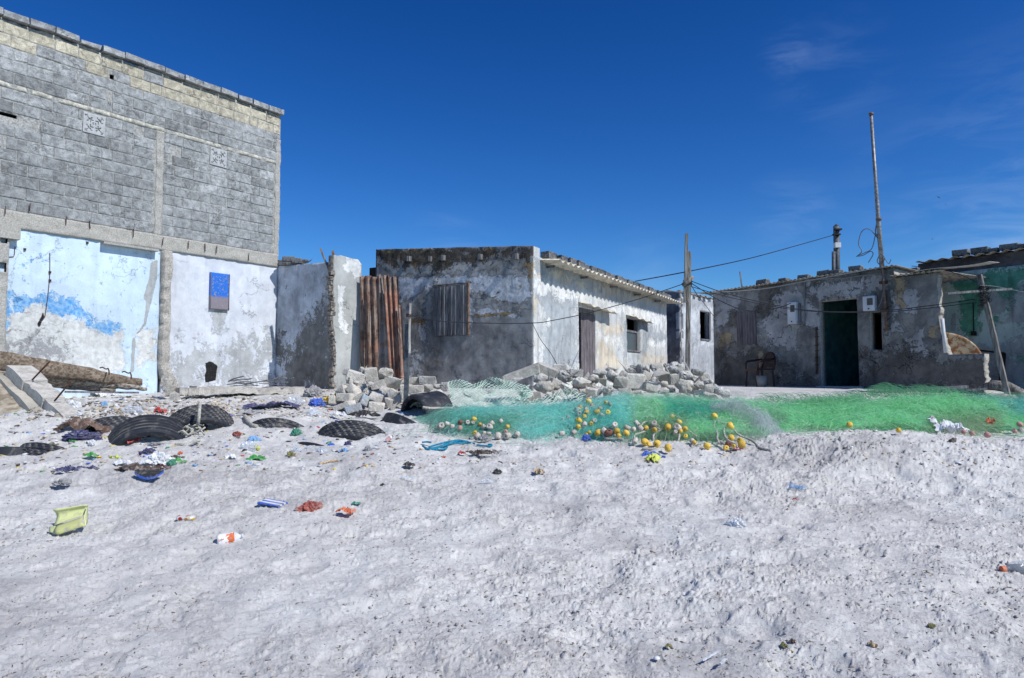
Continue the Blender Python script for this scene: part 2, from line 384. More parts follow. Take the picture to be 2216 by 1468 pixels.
M['rightwall'] = wallmat('dark_stained_render', C(142, 140, 137), [
    ('light', C(172, 172, 174), 2.6, 1.3, C(158, 158, 158)), ('dark', C(98, 94, 90), 2.4, 1.2, C(112, 107, 102)), ('ochre', C(158, 142, 118), 4, 1.2, None)], .7, .3, .5, .7, C(108, 107, 106), bump=.8, spot=.4)
M['green'] = wallmat('green_paint', C(172, 188, 186), [
    ('green', C(76, 134, 114), 3.2, 1.3, C(96, 152, 132)), ('grey', C(146, 150, 152), 2.4, 1.1, C(160, 164, 166))], .5, .4, .4, .6, spot=.3)
M['backblock'] = wallmat('back_render', C(196, 198, 200), [('grey', C(160, 162, 166), 3, 1.3, None)], .5, .3, .5, .7, C(176, 180, 184), spot=.4)
M['backshade'] = wallmat('back_shaded_render', C(120, 122, 126), [], .8, .4, .5, .6, C(100, 100, 104), spot=.4)  # darker copy of the back render, shade of the side wall painted in
M['inside'] = simple('dark_teal_interior', C(96, 152, 158), .2, 3, .95, .2, C(78, 130, 138))
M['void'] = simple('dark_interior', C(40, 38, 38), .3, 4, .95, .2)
M['rim'] = simple('crumbled_edge', C(184, 180, 173), .22, 48, .95, 1.0, C(154, 148, 140))
M['dirtyrim'] = simple('crumbled_dark_edge', C(150, 142, 134), .3, 18, .95, 1.2, C(100, 92, 86))
def rust():
    n = NT('rusty_iron'); a = n.noise(6, 8, .7, .4); b = n.noise(22, 6, .7)
    s = n.noise(2, 4, .6, 0, n.mapping(n.pos, (14, 14, .8)))
    c = n.mix(n.mr(a, .4, .6), C(98, 76, 66), C(138, 116, 104)); c = n.mix(n.mr(b, .55, .7), c, C(62, 40, 32)); c = n.mix(n.mr(s, .52, .68), c, C(168, 158, 150))
    c = n.mix(n.math('MULTIPLY', n.mr(n.noise(1.6, 3), .5, .62), .35), c, C(190, 120, 90))
    return n.fin(c, n.bump(b, .4, .01), .8, .1)
M['rust'] = rust()
M['zinc'] = simple('old_zinc', C(142, 134, 130), .25, 5, .7, .3, C(120, 100, 88), spec=.4)
def woodmat(name, c1, c2, sc=1.0, axis='z'):
    n = NT(name); v = n.obj(); k = {'z': (14, 14, 1.2), 'x': (1.2, 14, 14), 'y': (14, 1.2, 14)}[axis]
    g = n.noise(2.2*sc, 7, .65, .5, n.mapping(v, k)); b = n.noise(1.7, 4, .6, 0, v)
    c = n.mix(n.mr(g, .36, .64), c1, c2); c = n.mix(1.0, c, n.grey(n.mr(b, .3, .7, .75, 1.2)), 'MULTIPLY')
    return n.fin(c, n.bump(g, .7, .01), .85)
M['greywood'] = woodmat('weathered_grey_wood', C(138, 138, 142), C(88, 86, 88))
M['purplewood'] = woodmat('weathered_purple_wood', C(122, 116, 120), C(88, 82, 86))
M['polewood'] = woodmat('sun_bleached_pole', C(152, 148, 142), C(84, 80, 78))
M['logwood'] = woodmat('driftwood', C(150, 136, 120), C(92, 78, 66), .8, 'x')
M['logdark'] = woodmat('driftwood_grey', C(176, 168, 158), C(84, 72, 62), 1, 'x')
M['palewood'] = woodmat('pale_wood', C(205, 200, 192), C(160, 154, 148))
M['cement_sheet'] = simple('fibre_cement_sheet', C(214, 206, 190), .18, 8, .9, .3, C(188, 178, 160))
M['roofsheet'] = simple('roof_sheet', C(176, 170, 160), .25, 8, .85, .3, C(138, 128, 118))
M['looseblock'] = simple('grey_block', C(122, 122, 122), .3, 22, .95, .8, C(88, 88, 90), obj=True, rnd=.2)
M['black'] = simple('black', C(22, 22, 24), .2, 10, .6, .2)
M['wire'] = simple('black_wire', C(36, 38, 44), .1, 10, .6, 0)
M['wiregrey'] = simple('grey_wire', C(120, 124, 130), .1, 10, .6, 0)
M['steel'] = simple('steel_pole', C(150, 150, 150), .2, 14, .5, .1, C(120, 112, 106), spec=.5, metal=.3)
M['brownsteel'] = simple('rusty_pipe', C(104, 78, 62), .25, 14, .8, .3, C(130, 108, 90))
M['postmetal'] = simple('galvanised_post', C(92, 98, 104), .2, 12, .6, .2, C(70, 74, 80), spec=.4)
M['rebar'] = simple('rusty_rebar', C(92, 64, 52), .3, 40, .9, .4, C(60, 42, 36))
M['meter'] = simple('meter_plastic', C(206, 208, 212), .08, 6, .6, .05)
M['meterglass'] = simple('meter_window', C(60, 64, 66), .1, 6, .25, .05, spec=.6)
M['maroon'] = simple('maroon_plastic', C(52, 28, 30), .1, 8, .5, .05, spec=.4)
M['bucket'] = simple('pale_bucket', C(126, 126, 126), .1, 8, .6, .05)
def panelblue():
    n = NT('flaking_blue_board'); o = n.pos; g = n.noise(3, 8, .7, .8, n.mapping(o, (7, 7, 9), (0, .5, 0)))
    f = n.math('ADD', n.attr('lo'), n.math('MULTIPLY', n.math('SUBTRACT', g, .5), 1.0)); c = n.mix(n.mr(f, .5, .56), C(40, 110, 205), C(132, 126, 136))
    c = n.mix(n.mr(g, .56, .6), c, C(150, 146, 144)); return n.fin(c, n.bump(g, .4, .01), .7)
M['bluepanel'] = panelblue()
def rockmat(name, c1, c2, pit=.6):
    n = NT(name); o = n.obj(); a = n.noise(5, 7, .66, .3, o); b = n.noise(34, 5, .72, 0, o); p_ = n.vor(16, 'F1', o)
    v = n.math('MULTIPLY', n.mr(b, .3, .7, .82, 1.15), n.mr(n.rnd(), 0, 1, .78, 1.12, False))
    c = n.mix(n.mr(a, .4, .62), c1, c2); c = n.mix(1.0, c, n.grey(v), 'MULTIPLY')
    h = n.math('ADD', n.math('ADD', n.math('MULTIPLY', a, 1.2), b), n.math('MULTIPLY', n.mr(p_, 0, .25), pit)); return n.fin(c, n.bump(h, .9, .02), .95)
M['rock1'] = rockmat('concrete_rubble', C(212, 206, 196), C(186, 180, 170), .3)
M['rock2'] = rockmat('coral_stone', C(208, 205, 199), C(162, 158, 154), 1.6)
M['rock3'] = rockmat('pale_rubble', C(218, 213, 204), C(190, 184, 176), .5)
M['rock4'] = rockmat('blue_painted_rubble', C(176, 196, 212), C(184, 180, 174), .3)
M['slab'] = wallmat('concrete_slab', C(186, 180, 168), [], .4, 0, .6, .8, C(170, 164, 154), bump=1.0, spot=.3)
M['slabbase'] = simple('sand_crusted_concrete', C(178, 168, 152), .25, 6, .95, 1.0, C(140, 126, 108))
def sandmat():
    n = NT('sand'); big = n.noise(.5, 4, .6); mid = n.noise(3.2, 6, .65, .4); fn = n.noise(60, 5, .75); gr = n.noise(300, 2, .6)
    at = n.attr('damp')
    c = n.mix(n.mr(mid, .35, .68), C(212, 211, 208), C(196, 194, 191)); c = n.mix(n.mr(big, .4, .62, 0, .5), c, C(200, 196, 191))
    c = n.mix(n.math('MULTIPLY', at, .65), c, C(142, 138, 138))
    sp_ = n.mr(n.noise(26, 6, .8, 1.0), .68, .73, 0, .45); c = n.mix(sp_, c, C(116, 106, 102))
    c = n.mix(n.mr(n.vor(60, 'F1'), .07, .03, 0, .5), c, C(238, 236, 232))
    fleck_shade = n.mr(n.noise(1.0, 5, .7, .8, n.mapping(n.pos, (30, 75, 40), (0, 0, .35))), .60, .65, 1, .58); v = n.math('MULTIPLY', n.mr(gr, .3, .7, .93, 1.07), fleck_shade); c = n.mix(1.0, c, n.grey(v), 'MULTIPLY')  # stretched dark flecks painted in for the small shadows on lumpy sand
    rg_ = n.mr(n.noise(17, 6, .72, .8), .52, .60); gt = n.mr(n.noise(1.5, 4), .40, .56, .45, 1); nb = n.bump(n.math('MULTIPLY', rg_, gt), .5, .012); nb = n.bump(n.noise(9, 6, .66), .3, .02, nb); nb = n.bump(fn, .55, .01, nb)
    return n.fin(c, nb, .95)
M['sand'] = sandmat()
def tyremat(name='tyre_rubber', dusty=.6):
    n = NT(name); o = n.pos; a = n.noise(9, 6, .7, .3, o); c = n.mix(n.mr(a, .5, .72, 0, dusty), C(38, 41, 50), C(128, 124, 120)); g = n.attr('groove')
    c = n.mix(n.math('MULTIPLY', g, n.mr(n.noise(5, 4), .4, .6, .2, .9)), c, C(150, 146, 140)); n.b.inputs['Specular IOR Level'].default_value = .35
    return n.fin(c, n.bump(a, .2, .01), .62)
M['tyre'] = tyremat()
M['tyredusty'] = tyremat('dusty_tyre_rubber', .9)
def colmat(name, col, rough=.55, spec=.35, trans=False, var=.12, dirt=.6):
    n = NT(name); a = n.noise(18, 6, .65, .3, n.obj()); c = n.mix(n.mr(a, .46, .70, .06, dirt), col, C(164, 158, 152)); n.b.inputs['Specular IOR Level'].default_value = spec
    if trans: n.b.inputs['Transmission Weight'].default_value = .5
    return n.fin(c, n.bump(a, .15, .006), rough)
LC = {'white': C(222, 224, 228), 'blue': C(34, 88, 190), 'skyblue': C(120, 170, 215), 'green': C(48, 150, 60), 'teal': C(40, 140, 110), 'red': C(180, 44, 40), 'yellow': C(226, 196, 40), 'lime': C(206, 214, 90),
      'black': C(34, 34, 38), 'navy': C(44, 48, 96), 'brown': C(96, 70, 54), 'orange': C(216, 110, 60), 'grey': C(148, 148, 150), 'tan': C(190, 166, 130), 'paleyellow': C(216, 216, 140), 'rustred': C(150, 70, 58), 'pink': C(214, 160, 160), 'maroon': C(90, 40, 44), 'darkbrown': C(66, 50, 42), 'olive': C(120, 116, 60)}
LM = {k: colmat('litter_'+k, v) for k, v in LC.items()}
def clearmat(name, tintc):
    n = NT(name); n.b.inputs['Alpha'].default_value = .32; n.b.inputs['Specular IOR Level'].default_value = .8
    return n.fin(tintc, n.bump(n.noise(30, 4, .6, 0, n.obj()), .5, .01), .15)
LM['clear'] = clearmat('clear_plastic', C(214, 222, 232)); LM['clearblue'] = clearmat('clear_blue_plastic', C(150, 195, 235))
def netmat(name):
    n = NT(name); at = n.n.new('ShaderNodeAttribute'); at.attribute_name = 'dye'; c = at.outputs['Color']
    d = n.n.new('ShaderNodeBsdfDiffuse'); t = n.n.new('ShaderNodeBsdfTranslucent'); mx_ = n.n.new('ShaderNodeMixShader'); mx_.inputs[0].default_value = .6
    n.l(c, d.inputs[0]); n.l(c, t.inputs[0]); n.l(d.outputs[0], mx_.inputs[1]); n.l(t.outputs[0], mx_.inputs[2]); n.l(mx_.outputs[0], n.n['Material Output'].inputs[0]); return n.m
M['net'] = netmat('nylon_net')
M['coarse'] = simple('pale_green_cord', C(214, 226, 214), .2, 20, .9, .2, C(176, 216, 198))
M['ropew'] = simple('grey_white_rope', C(188, 186, 176), .2, 60, .9, .8, C(150, 146, 136))
M['ropeb'] = simple('blue_rope', C(40, 140, 170), .2, 60, .9, .8, C(30, 110, 140))
M['fy'] = simple('yellow_float', C(226, 182, 62), .2, 5, .75, .6, C(206, 186, 128), obj=True, spec=.3, rnd=.22, thr=(.45, .7))
M['fw'] = simple('white_float', C(210, 204, 194), .2, 5, .85, .6, C(168, 156, 144), obj=True, rnd=.2)
M['fb'] = simple('brown_float', C(140, 98, 86), .2, 14, .85, .6, C(110, 78, 70), obj=True)
M['fp'] = simple('pink_float', C(208, 160, 150), .2, 14, .85, .6, C(180, 140, 132), obj=True)
# ================================================================ ground
def surf(X, Y, full=False):
    X = np.asarray(X, float); Y = np.asarray(Y, float); near = np.clip((15-Y)/3, 0, 1)
    rr_ = sstep(-1.5, 4, X)*.3+.9
    und = .030*fbm(X*1.1+5, Y*1.1, 3)+.018*fbm(X*2.6, Y*2.6+9, 2)
    foot = -.048*np.clip(fbm(X*2.0+40, Y*2.4+7, 2)-.22, 0, 1)*2+.020*np.clip(fbm(X*4.2+1, Y*3.6+70, 2), -1, 1)-.016*sstep(.18, .42, fbm(X*3.3+9, Y*4.6+33, 2))
    patch = .35+.65*sstep(-.15, .30, fbm(X*.75+11, Y*.85+3, 4))
    wx = X+.06*vn(X*7, Y*7)+.02*vn(X*21, Y*21); wy = Y+.06*vn(X*7+50, Y*7+9)+.02*vn(X*21+4, Y*21)
    c1 = fbm(wx*5.5, wy*10, 4, .6); c2 = fbm(wx*13+31, wy*27, 4, .62); c3 = fbm(X*44, Y*52, 2)
    cl = .007*sstep(.24, .32, c1)*patch+.007*sstep(.20, .26, c2)*patch+.006*sstep(.34, .39, c2)+.006*sstep(.28, .33, fbm(wx*10-7, wy*22+60, 3, .6))*patch+.006*sstep(.22, .28, fbm(wx*20-3, wy*44+20, 3, .6))*patch+.002*c2+.003*c3*patch
    bank = np.exp(-((Y-8.0)/1.0)**2)*sstep(1.6, 3.0, X); rr_ = rr_*1.1+bank*.9; und = und+bank*.035*fbm((X+Y*.6)*1.2, (X-Y)*3.2, 3)
    z = gbase(X, Y)+near*(und+foot+cl*rr_)
    return (z, patch, c1) if full else z
def build_sand():
    tc_ = np.concatenate([-np.geomspace(9, 1.12, 40), np.linspace(-1.1, 1.1, 1500), np.geomspace(1.12, 9, 40)])
    ys = [1.2]
    while ys[-1] < 900:
        y = ys[-1]; ys.append(y*(1.02 if y < 2.8 else 1.0032 if y < 9.6 else 1.006 if y < 17 else 1.06))
    ys = np.array(ys); T, Y = np.meshgrid(tc_, ys); X = T*Y
    z, patch, c1 = surf(X, Y, True)
    damp = np.clip(sstep(.1, .5, fbm(X*.9+70, Y*1.1, 4))*.5 + sstep(4.6, 3.4, Y+.5*vn(X, Y*2))*.25 + .5*sstep(.2, .45, c1)*patch, 0, 1)
    ny, nx = X.shape; idx = np.arange(ny*nx).reshape(ny, nx)
    Fq = np.stack([idx[:-1, :-1].ravel(), idx[:-1, 1:].ravel(), idx[1:, 1:].ravel(), idx[1:, :-1].ravel()], 1)
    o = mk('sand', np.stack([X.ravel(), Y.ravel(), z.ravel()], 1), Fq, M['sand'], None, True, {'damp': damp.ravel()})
    tag(o, 'pale grey beach sand churned into lumps and footprints', None, None, 'structure')
build_sand()

# ================================================================ tall block building (left)
th = math.atan(1092/F)
A = Plane(((597-CX)/F*16.1*.999, 16.1), (math.sin(th), math.cos(th)))
zt = A.uz(590, 250)[1]; zbt = A.uz(588, 549)[1]; zbb = A.uz(582, 576)[1]
UL = -9.5
bb = thing('block_building', 'tall grey concrete block building with cream blocks along its top and light blue plaster below', 'building', A.pt(-4, EYE-.3))
# backing of mortar behind the blocks, body of the building
body = MB()
def wbox(mb, pl, u0, u1, z0, z1, o0, o1, a=None):
    c = pl.pt((u0+u1)/2, (z0+z1)/2, (o0+o1)/2); mb.box(c, (pl.d, pl.n, Vector((0, 0, 1))), (abs(u1-u0)/2, abs(o1-o0)/2, abs(z1-z0)/2), a=a)
nc = 15; hc = (zt-zbt-.09)/nc
course_z = []; z = zbt
for i in range(nc):
    if i == 10: z += .09
    course_z.append(z); z += hc
z2b = course_z[10]-.09
vents = [A.uz(472, 342), A.uz(203, 270)]
holes_px = [(14, 253, .30, .13), (10, 300, .05, .04), (372, 322, .07, .06), (388, 328, .08, .06), (292, 283, .07, .05), (240, 168, .10, .07), (232, 205, .06, .04), (365, 345, .07, .04), (584, 382, .06, .08), (575, 258, .05, .04), (392, 400, .05, .04), (330, 470, .05, .05), (70, 108, .12, .05), (138, 162, .13, .07), (525, 408, .04, .05)]
HO = []
for px, py, w_, h_ in holes_px:
    u, zz = A.uz(px, py); HO.append((u-w_/2, u+w_/2, zz-h_/2, zz+h_/2))
thickwall('mortar_backing', A, UL, 0, zbt, zt+.02, M['mortar'], bb, res=.12, th=.16, out=.004, holes=HO, rimmat=M['void'])
wbox(body, A, UL+.05, -.05, EYE-.6, zt-.05, -.30, -4.5); body.build('building_body', M['void'], bb)
def blocks():
    mb = MB(); V = []; Fs = []; tone = []; yel = []
    upil = A.uz(343, 420)[0]
    for i in range(nc):
        zc0 = course_z[i]; u = -.16 - (0.21 if i % 2 else 0) + random.uniform(-.02, .02)
        yl = i >= 13
        lim = 0.0 if i >= 10 else -.15
        # start from the right corner
        u_hi = lim
        first = True
        while u_hi > UL:
            wdt = .40+random.uniform(-.012, .012)
            if first: wdt = .2 if i % 2 else .39; first = False
            if random.random() < .04: wdt *= .55
            u_lo = u_hi-wdt
            a, b = u_lo, u_hi-.014
            if i < 10 and a < upil+.09 and b > upil-.09:
                if (upil-.09)-a > b-(upil+.09): b = upil-.09
                else: a = upil+.09
            skip = b-a < .05
            for h in HO[:8]:
                if a < h[1] and b > h[0] and zc0 < h[3] and zc0+hc > h[2]:
                    if h[1]-h[0] > .2: skip = True
                    elif h[1] > (a+b)/2: b = min(b, h[0]-.0)
                    else: a = max(a, h[1])
                    if b-a < .05: skip = True
            for (vu, vz) in vents:
                if a < vu+.2 and b > vu-.2 and zc0 < vz+.20-.03 and zc0+hc > vz-.20+.03:
                    if a < vu-.2-.05: b = vu-.21
                    elif b > vu+.2+.05: a = vu+.21
                    else: skip = True
            if not skip and b-a > .05:
                o = random.uniform(-.004, .007); tl = random.uniform(-.005, .005)
                gap = .011+random.random()*.006
                z0 = zc0+gap*random.uniform(.5, 1.1); z1 = zc0+hc-gap*.5
                rag = .026 if i in (12,) else .0055
                bv = .010; k = len(V); n_ = 5
                def jt(): return random.uniform(-rag, rag)
                cs = [(a+jt(), z0+jt()), (b+jt(), z0+jt()), (b+jt(), z1+jt()), (a+jt(), z1+jt())]
                cen = ((a+b)/2, (z0+z1)/2)
                for (uu, z_) in cs: V.append(A.pt(uu, z_, -.013))
                for (uu, z_) in cs: V.append(A.pt(uu, z_, .009+o+tl*(1 if uu > cen[0] else -1)))
                for (uu, z_) in cs:
                    V.append(A.pt(uu+(cen[0]-uu)*bv/.2*1.0, z_+(bv if z_ < cen[1] else -bv), .015+o+tl*(1 if uu > cen[0] else -1)))
                for j in range(4):
                    Fs.append((k+j, k+(j+1) % 4, k+4+(j+1) % 4, k+4+j)); Fs.append((k+4+j, k+4+(j+1) % 4, k+8+(j+1) % 4, k+8+j))
                Fs.append((k+8, k+9, k+10, k+11))
                t = random.choice([.95, .86, .76, 1.0, .64, .9, .92, .98]); t *= random.uniform(.92, 1.08)
                y = 0.0
                if yl: y = 1.0 if random.random() < .9 else 0.0; t = random.uniform(.92, 1.08)
                if i == 12: t = random.uniform(.95, 1.15)
                if i < 5: t = .82*random.uniform(.86, 1.16)
                tone += [t]*12; yel += [y]*12
            u_hi = u_lo
    mk('block_wall', np.array([tuple(q) for q in V]), Fs, M['block'], bb, False, {'tone': tone, 'yel': yel})
blocks()
# cap course: leaning blocks laid flat on a broken mortar bed
cap = MB(); u = 0.03
while u > UL:
    wd = random.uniform(.38, .42); c = A.pt(u-wd/2, zt+.122+random.uniform(-.008, .012), .0+random.uniform(-.01, .015))
    tl = random.uniform(-.03, .03); ax = (A.d*math.cos(tl)+Vector((0, 0, 1))*math.sin(tl), A.n, Vector((0, 0, 1))*math.cos(tl)-A.d*math.sin(tl))
    if random.random() < .12: tl2 = 0; cap.box(c-Vector((0, 0, .01)), ax, (wd/2-.03, .085, .045), jit=.018)
    else: cap.box(c, ax, (wd/2-.008, .100, .055), jit=.005)
    u -= wd
mk('coping_blocks', np.array([tuple(q) for q in cap.v]), cap.f, M['block'], bb, False, {'tone': [1.0*random.uniform(.9, 1.1) for q in range(len(cap.v)//8) for _ in range(8)], 'yel': [0.0]*len(cap.v)})
bed = thickwall('mortar_bed', A, UL, -.02, zt-.02, zt+.08, M['rim'], bb, res=.035, th=.14, out=.0, rough=.03, top=lambda u: zt+.05+.035*fbm(u*9, u*0+3, 3))
# concrete beams and columns
M['ringb'] = simple('rough_ring_beam', C(168, 166, 156), .3, 24, .95, 1.0, C(196, 192, 180))
thickwall('concrete_beam', A, UL, 0, zbb-.0, zbt, M['beam'], bb, res=.04, th=.2, out=.035, rough=.035, top=lambda u: zbt-.004+.012*fbm(u*5, u*0, 3), masks=None)
thickwall('ring_beam', A, UL, 0, z2b+.005, z2b+.088, M['ringb'], bb, res=.035, th=.12, out=.012, rough=.03)
up = A.uz(343, 420)[0]
thickwall('concrete_column', A, up-.085, up+.085, zbt-.01, z2b, M['colm'], bb, res=.035, th=.12, out=.028, rough=.03, left=lambda z: up-.075+.02*fbm(z*6, z*0, 3), right=lambda z: up+.075+.02*fbm(z*6+9, z*0, 3))
thickwall('concrete_column', A, -.15, .02, zbt-.12, zt-.55, M['colm'], bb, res=.035, th=.16, out=.026, rough=.02, left=lambda z: -.13+.03*fbm(z*5, z*0, 4), right=lambda z: .0+.03*fbm(z*5+30, z*0, 4))
# ventilation tiles with a pierced pattern
def vent(k):
    u, z = vents[k]; s = .195; cells = 26
    pts = set()
    def ln(x0, y0, x1, y1):
        for i in range(40): t = i/39; pts.add((int(round(x0+(x1-x0)*t)), int(round(y0+(y1-y0)*t))))
    for sx in (1, -1):
        for sy in (1, -1):
            f = lambda a, b: (12.5+sx*a, 12.5+sy*b)
            ln(*f(3, 9), *f(9, 3)) if sx*sy > 0 else ln(*f(2.5, 8), *f(8, 2.5))
            ln(*f(8.5, 10.5), *f(10.5, 8.5)); ln(*f(6, 6), *f(10, 10)); ln(*f(1.5, 4.5), *f(4.5, 4.5)); ln(*f(4.5, 4.5), *f(4.5, 1.5))
    for a, b in ((-1.5, 0), (1.5, 0)): ln(12.5+a, 11.5, 12.5+a, 13.5)
    def keep(U, Z):
        gx = np.round((U-u+s)/(2*s)*cells-.5).astype(int); gy = np.round((Z-z+s)/(2*s)*cells-.5).astype(int)
        return np.vectorize(lambda a, b: (a, b) not in pts)(gx, gy)
    thickwall('vent_tile', A, u-s, u+s, z-s, z+s, M['vent'], bb, res=2*s/cells, th=.022, out=.020, rough=0, keep=keep, rimmat=M['void'])
M['vent'] = simple('cast_vent_tile', C(178, 180, 182), .12, 20, .9, .4)
vent(0); vent(1)
# ground floor: plastered panels between broken stubs
zg = EYE-.75
uc0, uc1 = A.uz(341, 700)[0], A.uz(358, 700)[0]
q2 = lambda pts: K(pts, 3.495, 0, 400)
blue = [(q2([(85, 835), (330, 830), (520, 860), (640, 965), (700, 1035), (830, 1040), (930, 1100), (900, 1150), (740, 1140), (640, 1030), (450, 1010), (200, 960), (90, 1010)]), 9), (q2([(-300, 840), (75, 830), (85, 1030), (70, 1140), (-300, 1130)]), 9)]
white = [(q2([(90, 990), (180, 940), (330, 900), (400, 960), (620, 1040), (760, 1130), (920, 1120), (938, 1400), (500, 1480), (40, 1400), (70, 1060)]), 9), (q2([(1030, 1120), (1090, 1080), (1170, 1100), (1175, 1300), (1040, 1400)]), 10)]
grey = [(q2([(1140, 590), (1195, 560), (1190, 690), (1150, 860), (1100, 1070), (1030, 1140), (1012, 1420), (985, 1420), (1000, 1170), (1090, 1045), (1105, 880), (1085, 860), (1130, 700)]), 3.5)]
scuff = [(q2([(150, 1180), (400, 1190), (460, 1260), (420, 1330), (110, 1300)]), 26), (q2([(-300, 1130), (60, 1150), (60, 1300), (-300, 1300)]), 20)]
soot = [(q2([(325, 960), (342, 960), (335, 1010), (295, 1080), (275, 1070), (305, 1010)]), 3)]
thickwall('plaster_panel', A, UL, uc0+.03, zg, zbb+.01, M['blue'], bb, res=.045, th=.2, rough=.003, masks={'blue': blue, 'white': white, 'grey': grey, 'scuff': scuff, 'soot': soot})['label'] = 'light blue plaster panel with white and bright blue flaked patches'
wgrey = [([(355, 770), (600, 745), (600, 840), (355, 840)], 45), ([(455, 670), (492, 672), (480, 730), (460, 725)], 14)]
wsoot = [(q2([(1550, 1350), (1590, 1335), (1610, 1345), (1648, 1370), (1640, 1400), (1632, 1480), (1550, 1500), (1548, 1440), (1560, 1410)]), 3)]
thickwall('plaster_panel', A, uc1-.03, 0, zg, zbb+.01, M['white'], bb, res=.045, th=.2, rough=.003, masks={'grey': wgrey, 'soot': wsoot})['label'] = 'greyish white plaster panel with blue hatch and black burn mark'
# broken stub of a cross wall between the panels, its left face still painted blue
thickwall('broken_wall_stub', A, uc0, uc1+.30, zg, zbb-.02, M['rim'], bb, res=.035, th=.33, out=.17, rough=.05, left=lambda z: uc0+.02+.03*fbm(z*3, z*0+2, 4)+.22*sstep(EYE+.25, EYE-.5, z), right=lambda z: uc1+.02*fbm(z*4, z*0+8, 4)+.02+.26*sstep(EYE+.35, EYE-.4, z), rimmat=M['rim'])
ul = A.uz(11, 650)[0]
thickwall('broken_wall_stub', A, ul-.16, ul, zg, zbb-.02, M['colm'], bb, res=.04, th=.25, out=.10, rough=.04, holes=[(ul-.12, ul-.03, A.uz(4, 518)[1]-.08, A.uz(4, 518)[1]+.08), (ul-.13, ul-.03, A.uz(4, 580)[1]-.08, A.uz(4, 580)[1]+.08)], rimmat=M['void'])
mb = MB(); wbox(mb, A, ul-.2, ul+.14, A.uz(10, 508)[1]-.08, A.uz(10, 490)[1]+.08, .0, .16); mb.build('lintel_end', M['beam'], bb)
# wooden ledge under the beam, small grey plaque, small details
mb = MB(); a0 = A.uz(217, 524)[0]; a1 = A.uz(336, 545)[0]; wbox(mb, A, a0, a1, zbb-.06, zbb-.02, 0, .16); mb.build('beam_ledge', M['colm'], bb)
mb = MB(); u, z = A.uz(31, 506); mb.lathe([(0, 0), (.075, 0), (.085, .012), (.07, .03), (0, .034)], Matrix.Translation(A.pt(u, z, .0)) @ (A.n.to_track_quat('Z', 'Y').to_matrix().to_4x4()) @ Matrix.Diagonal((.7, 1.15, 1, 1)), 20); mb.build('wall_plaque', M['purplewood'], bb, True)
mb = MB(); a = [A.at(*q2([p])[0], .012) for p in ((375, 515), (376, 600), (374, 700), (360, 850), (345, 950), (338, 1000), (300, 1040))]; mb.tube(a, .006, 5)
a = [A.at(*q2([p])[0], .012) for p in ((110, 470), (107, 530), (100, 545), (60, 547))]; mb.tube(a, .006, 5)
mb.build('old_wiring', M['rebar'], bb)
for p in ((375, 725), (375, 663), (185, 490), (658, 440)): mb = MB(); mb.box(A.at(*q2([p])[0], .015), (A.d, A.n, Vector((0, 0, 1))), (.018, .015, .02)); mb.build('wall_hook', M['rebar'], bb)
for px, py in ((62, 450), (140, 478), (190, 487), (285, 505), (350, 523), (405, 530), (440, 536), (466, 540), (535, 556), (9, 455)):
    mb = MB(); mb.bar(A.at(px, py-8, .07), A.at(px+random.uniform(-2, 2), py+9, .065), .012, .012); mb.build('beam_stirrup', M['rebar'], bb)
# blue flaking hatch board
def hatch():
    u0, z0 = A.uz(453, 668); u1, z1 = A.uz(493, 594); u0b = A.uz(452, 590)[0]
    pl = Plane(A.O[:2], A.d[:2]); pl.n = A.n
    hz0, hz1 = A.uz(472, 671)[1], A.uz(472, 592)[1]
    o = thickwall('hatch_board', A, A.uz(452, 630)[0], A.uz(493, 630)[0], hz0, hz1, M['bluepanel'], bb, res=.03, th=.05, out=.06, rough=.004, masks=None)
    me = o.data; zz = np.array([v.co.z for v in me.vertices]); zz += parent_world(bb).z
    at = me.attributes.new('lo', 'FLOAT', 'POINT'); at.data.foreach_set('value', np.clip(.5-(zz-(hz0+.30))*3, 0, 1).astype(np.float32))
    mb = MB()
    for (a_, b_) in ((0, .03), (.97, 1)):
        ua = A.uz(452, 630)[0]; ub = A.uz(493, 630)[0]; wbox(mb, A, ua+(ub-ua)*a_, ua+(ub-ua)*b_, hz0, hz1, .058, .072)
    f = mb.build('hatch_edge', M['purplewood'], o); f.parent = o; f.location = Vector((0, 0, 0))
hatch()

# ================================================================ low side wall (B) and the wall stub (C)
Bd = Vector((A.n.x, A.n.y, 0))
B0 = A.pt(0.0, 0, -.02); B = Plane(B0[:2], Bd[:2]); B.n = -A.d
wallB = thing('low_plaster_wall', 'low grey stained plaster side wall standing in shade beside the tall block building', 'wall', B.pt(1.1, EYE-.4))
bl = B.uz(722, 700)[0]
ztB = prof([(0, B.uz(604, 576)[1]), (bl, B.uz(720, 567)[1])])
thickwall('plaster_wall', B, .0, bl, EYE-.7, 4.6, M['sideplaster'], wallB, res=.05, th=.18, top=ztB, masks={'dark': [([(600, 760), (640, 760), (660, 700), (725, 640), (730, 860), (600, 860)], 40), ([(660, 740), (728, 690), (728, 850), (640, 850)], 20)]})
C0 = B.pt(bl, 0, 0); Cp = Plane(C0[:2], A.d[:2]); Cp.n = A.n
cw = Cp.uz(780, 650)[0]
wallC = thing('wall_stub', 'broken pale plaster wall end with a ragged brick edge standing left of the rusty sheets', 'wall', Cp.pt(cw/2, EYE-.4))
ztC = Cp.uz(750, 555)[1]
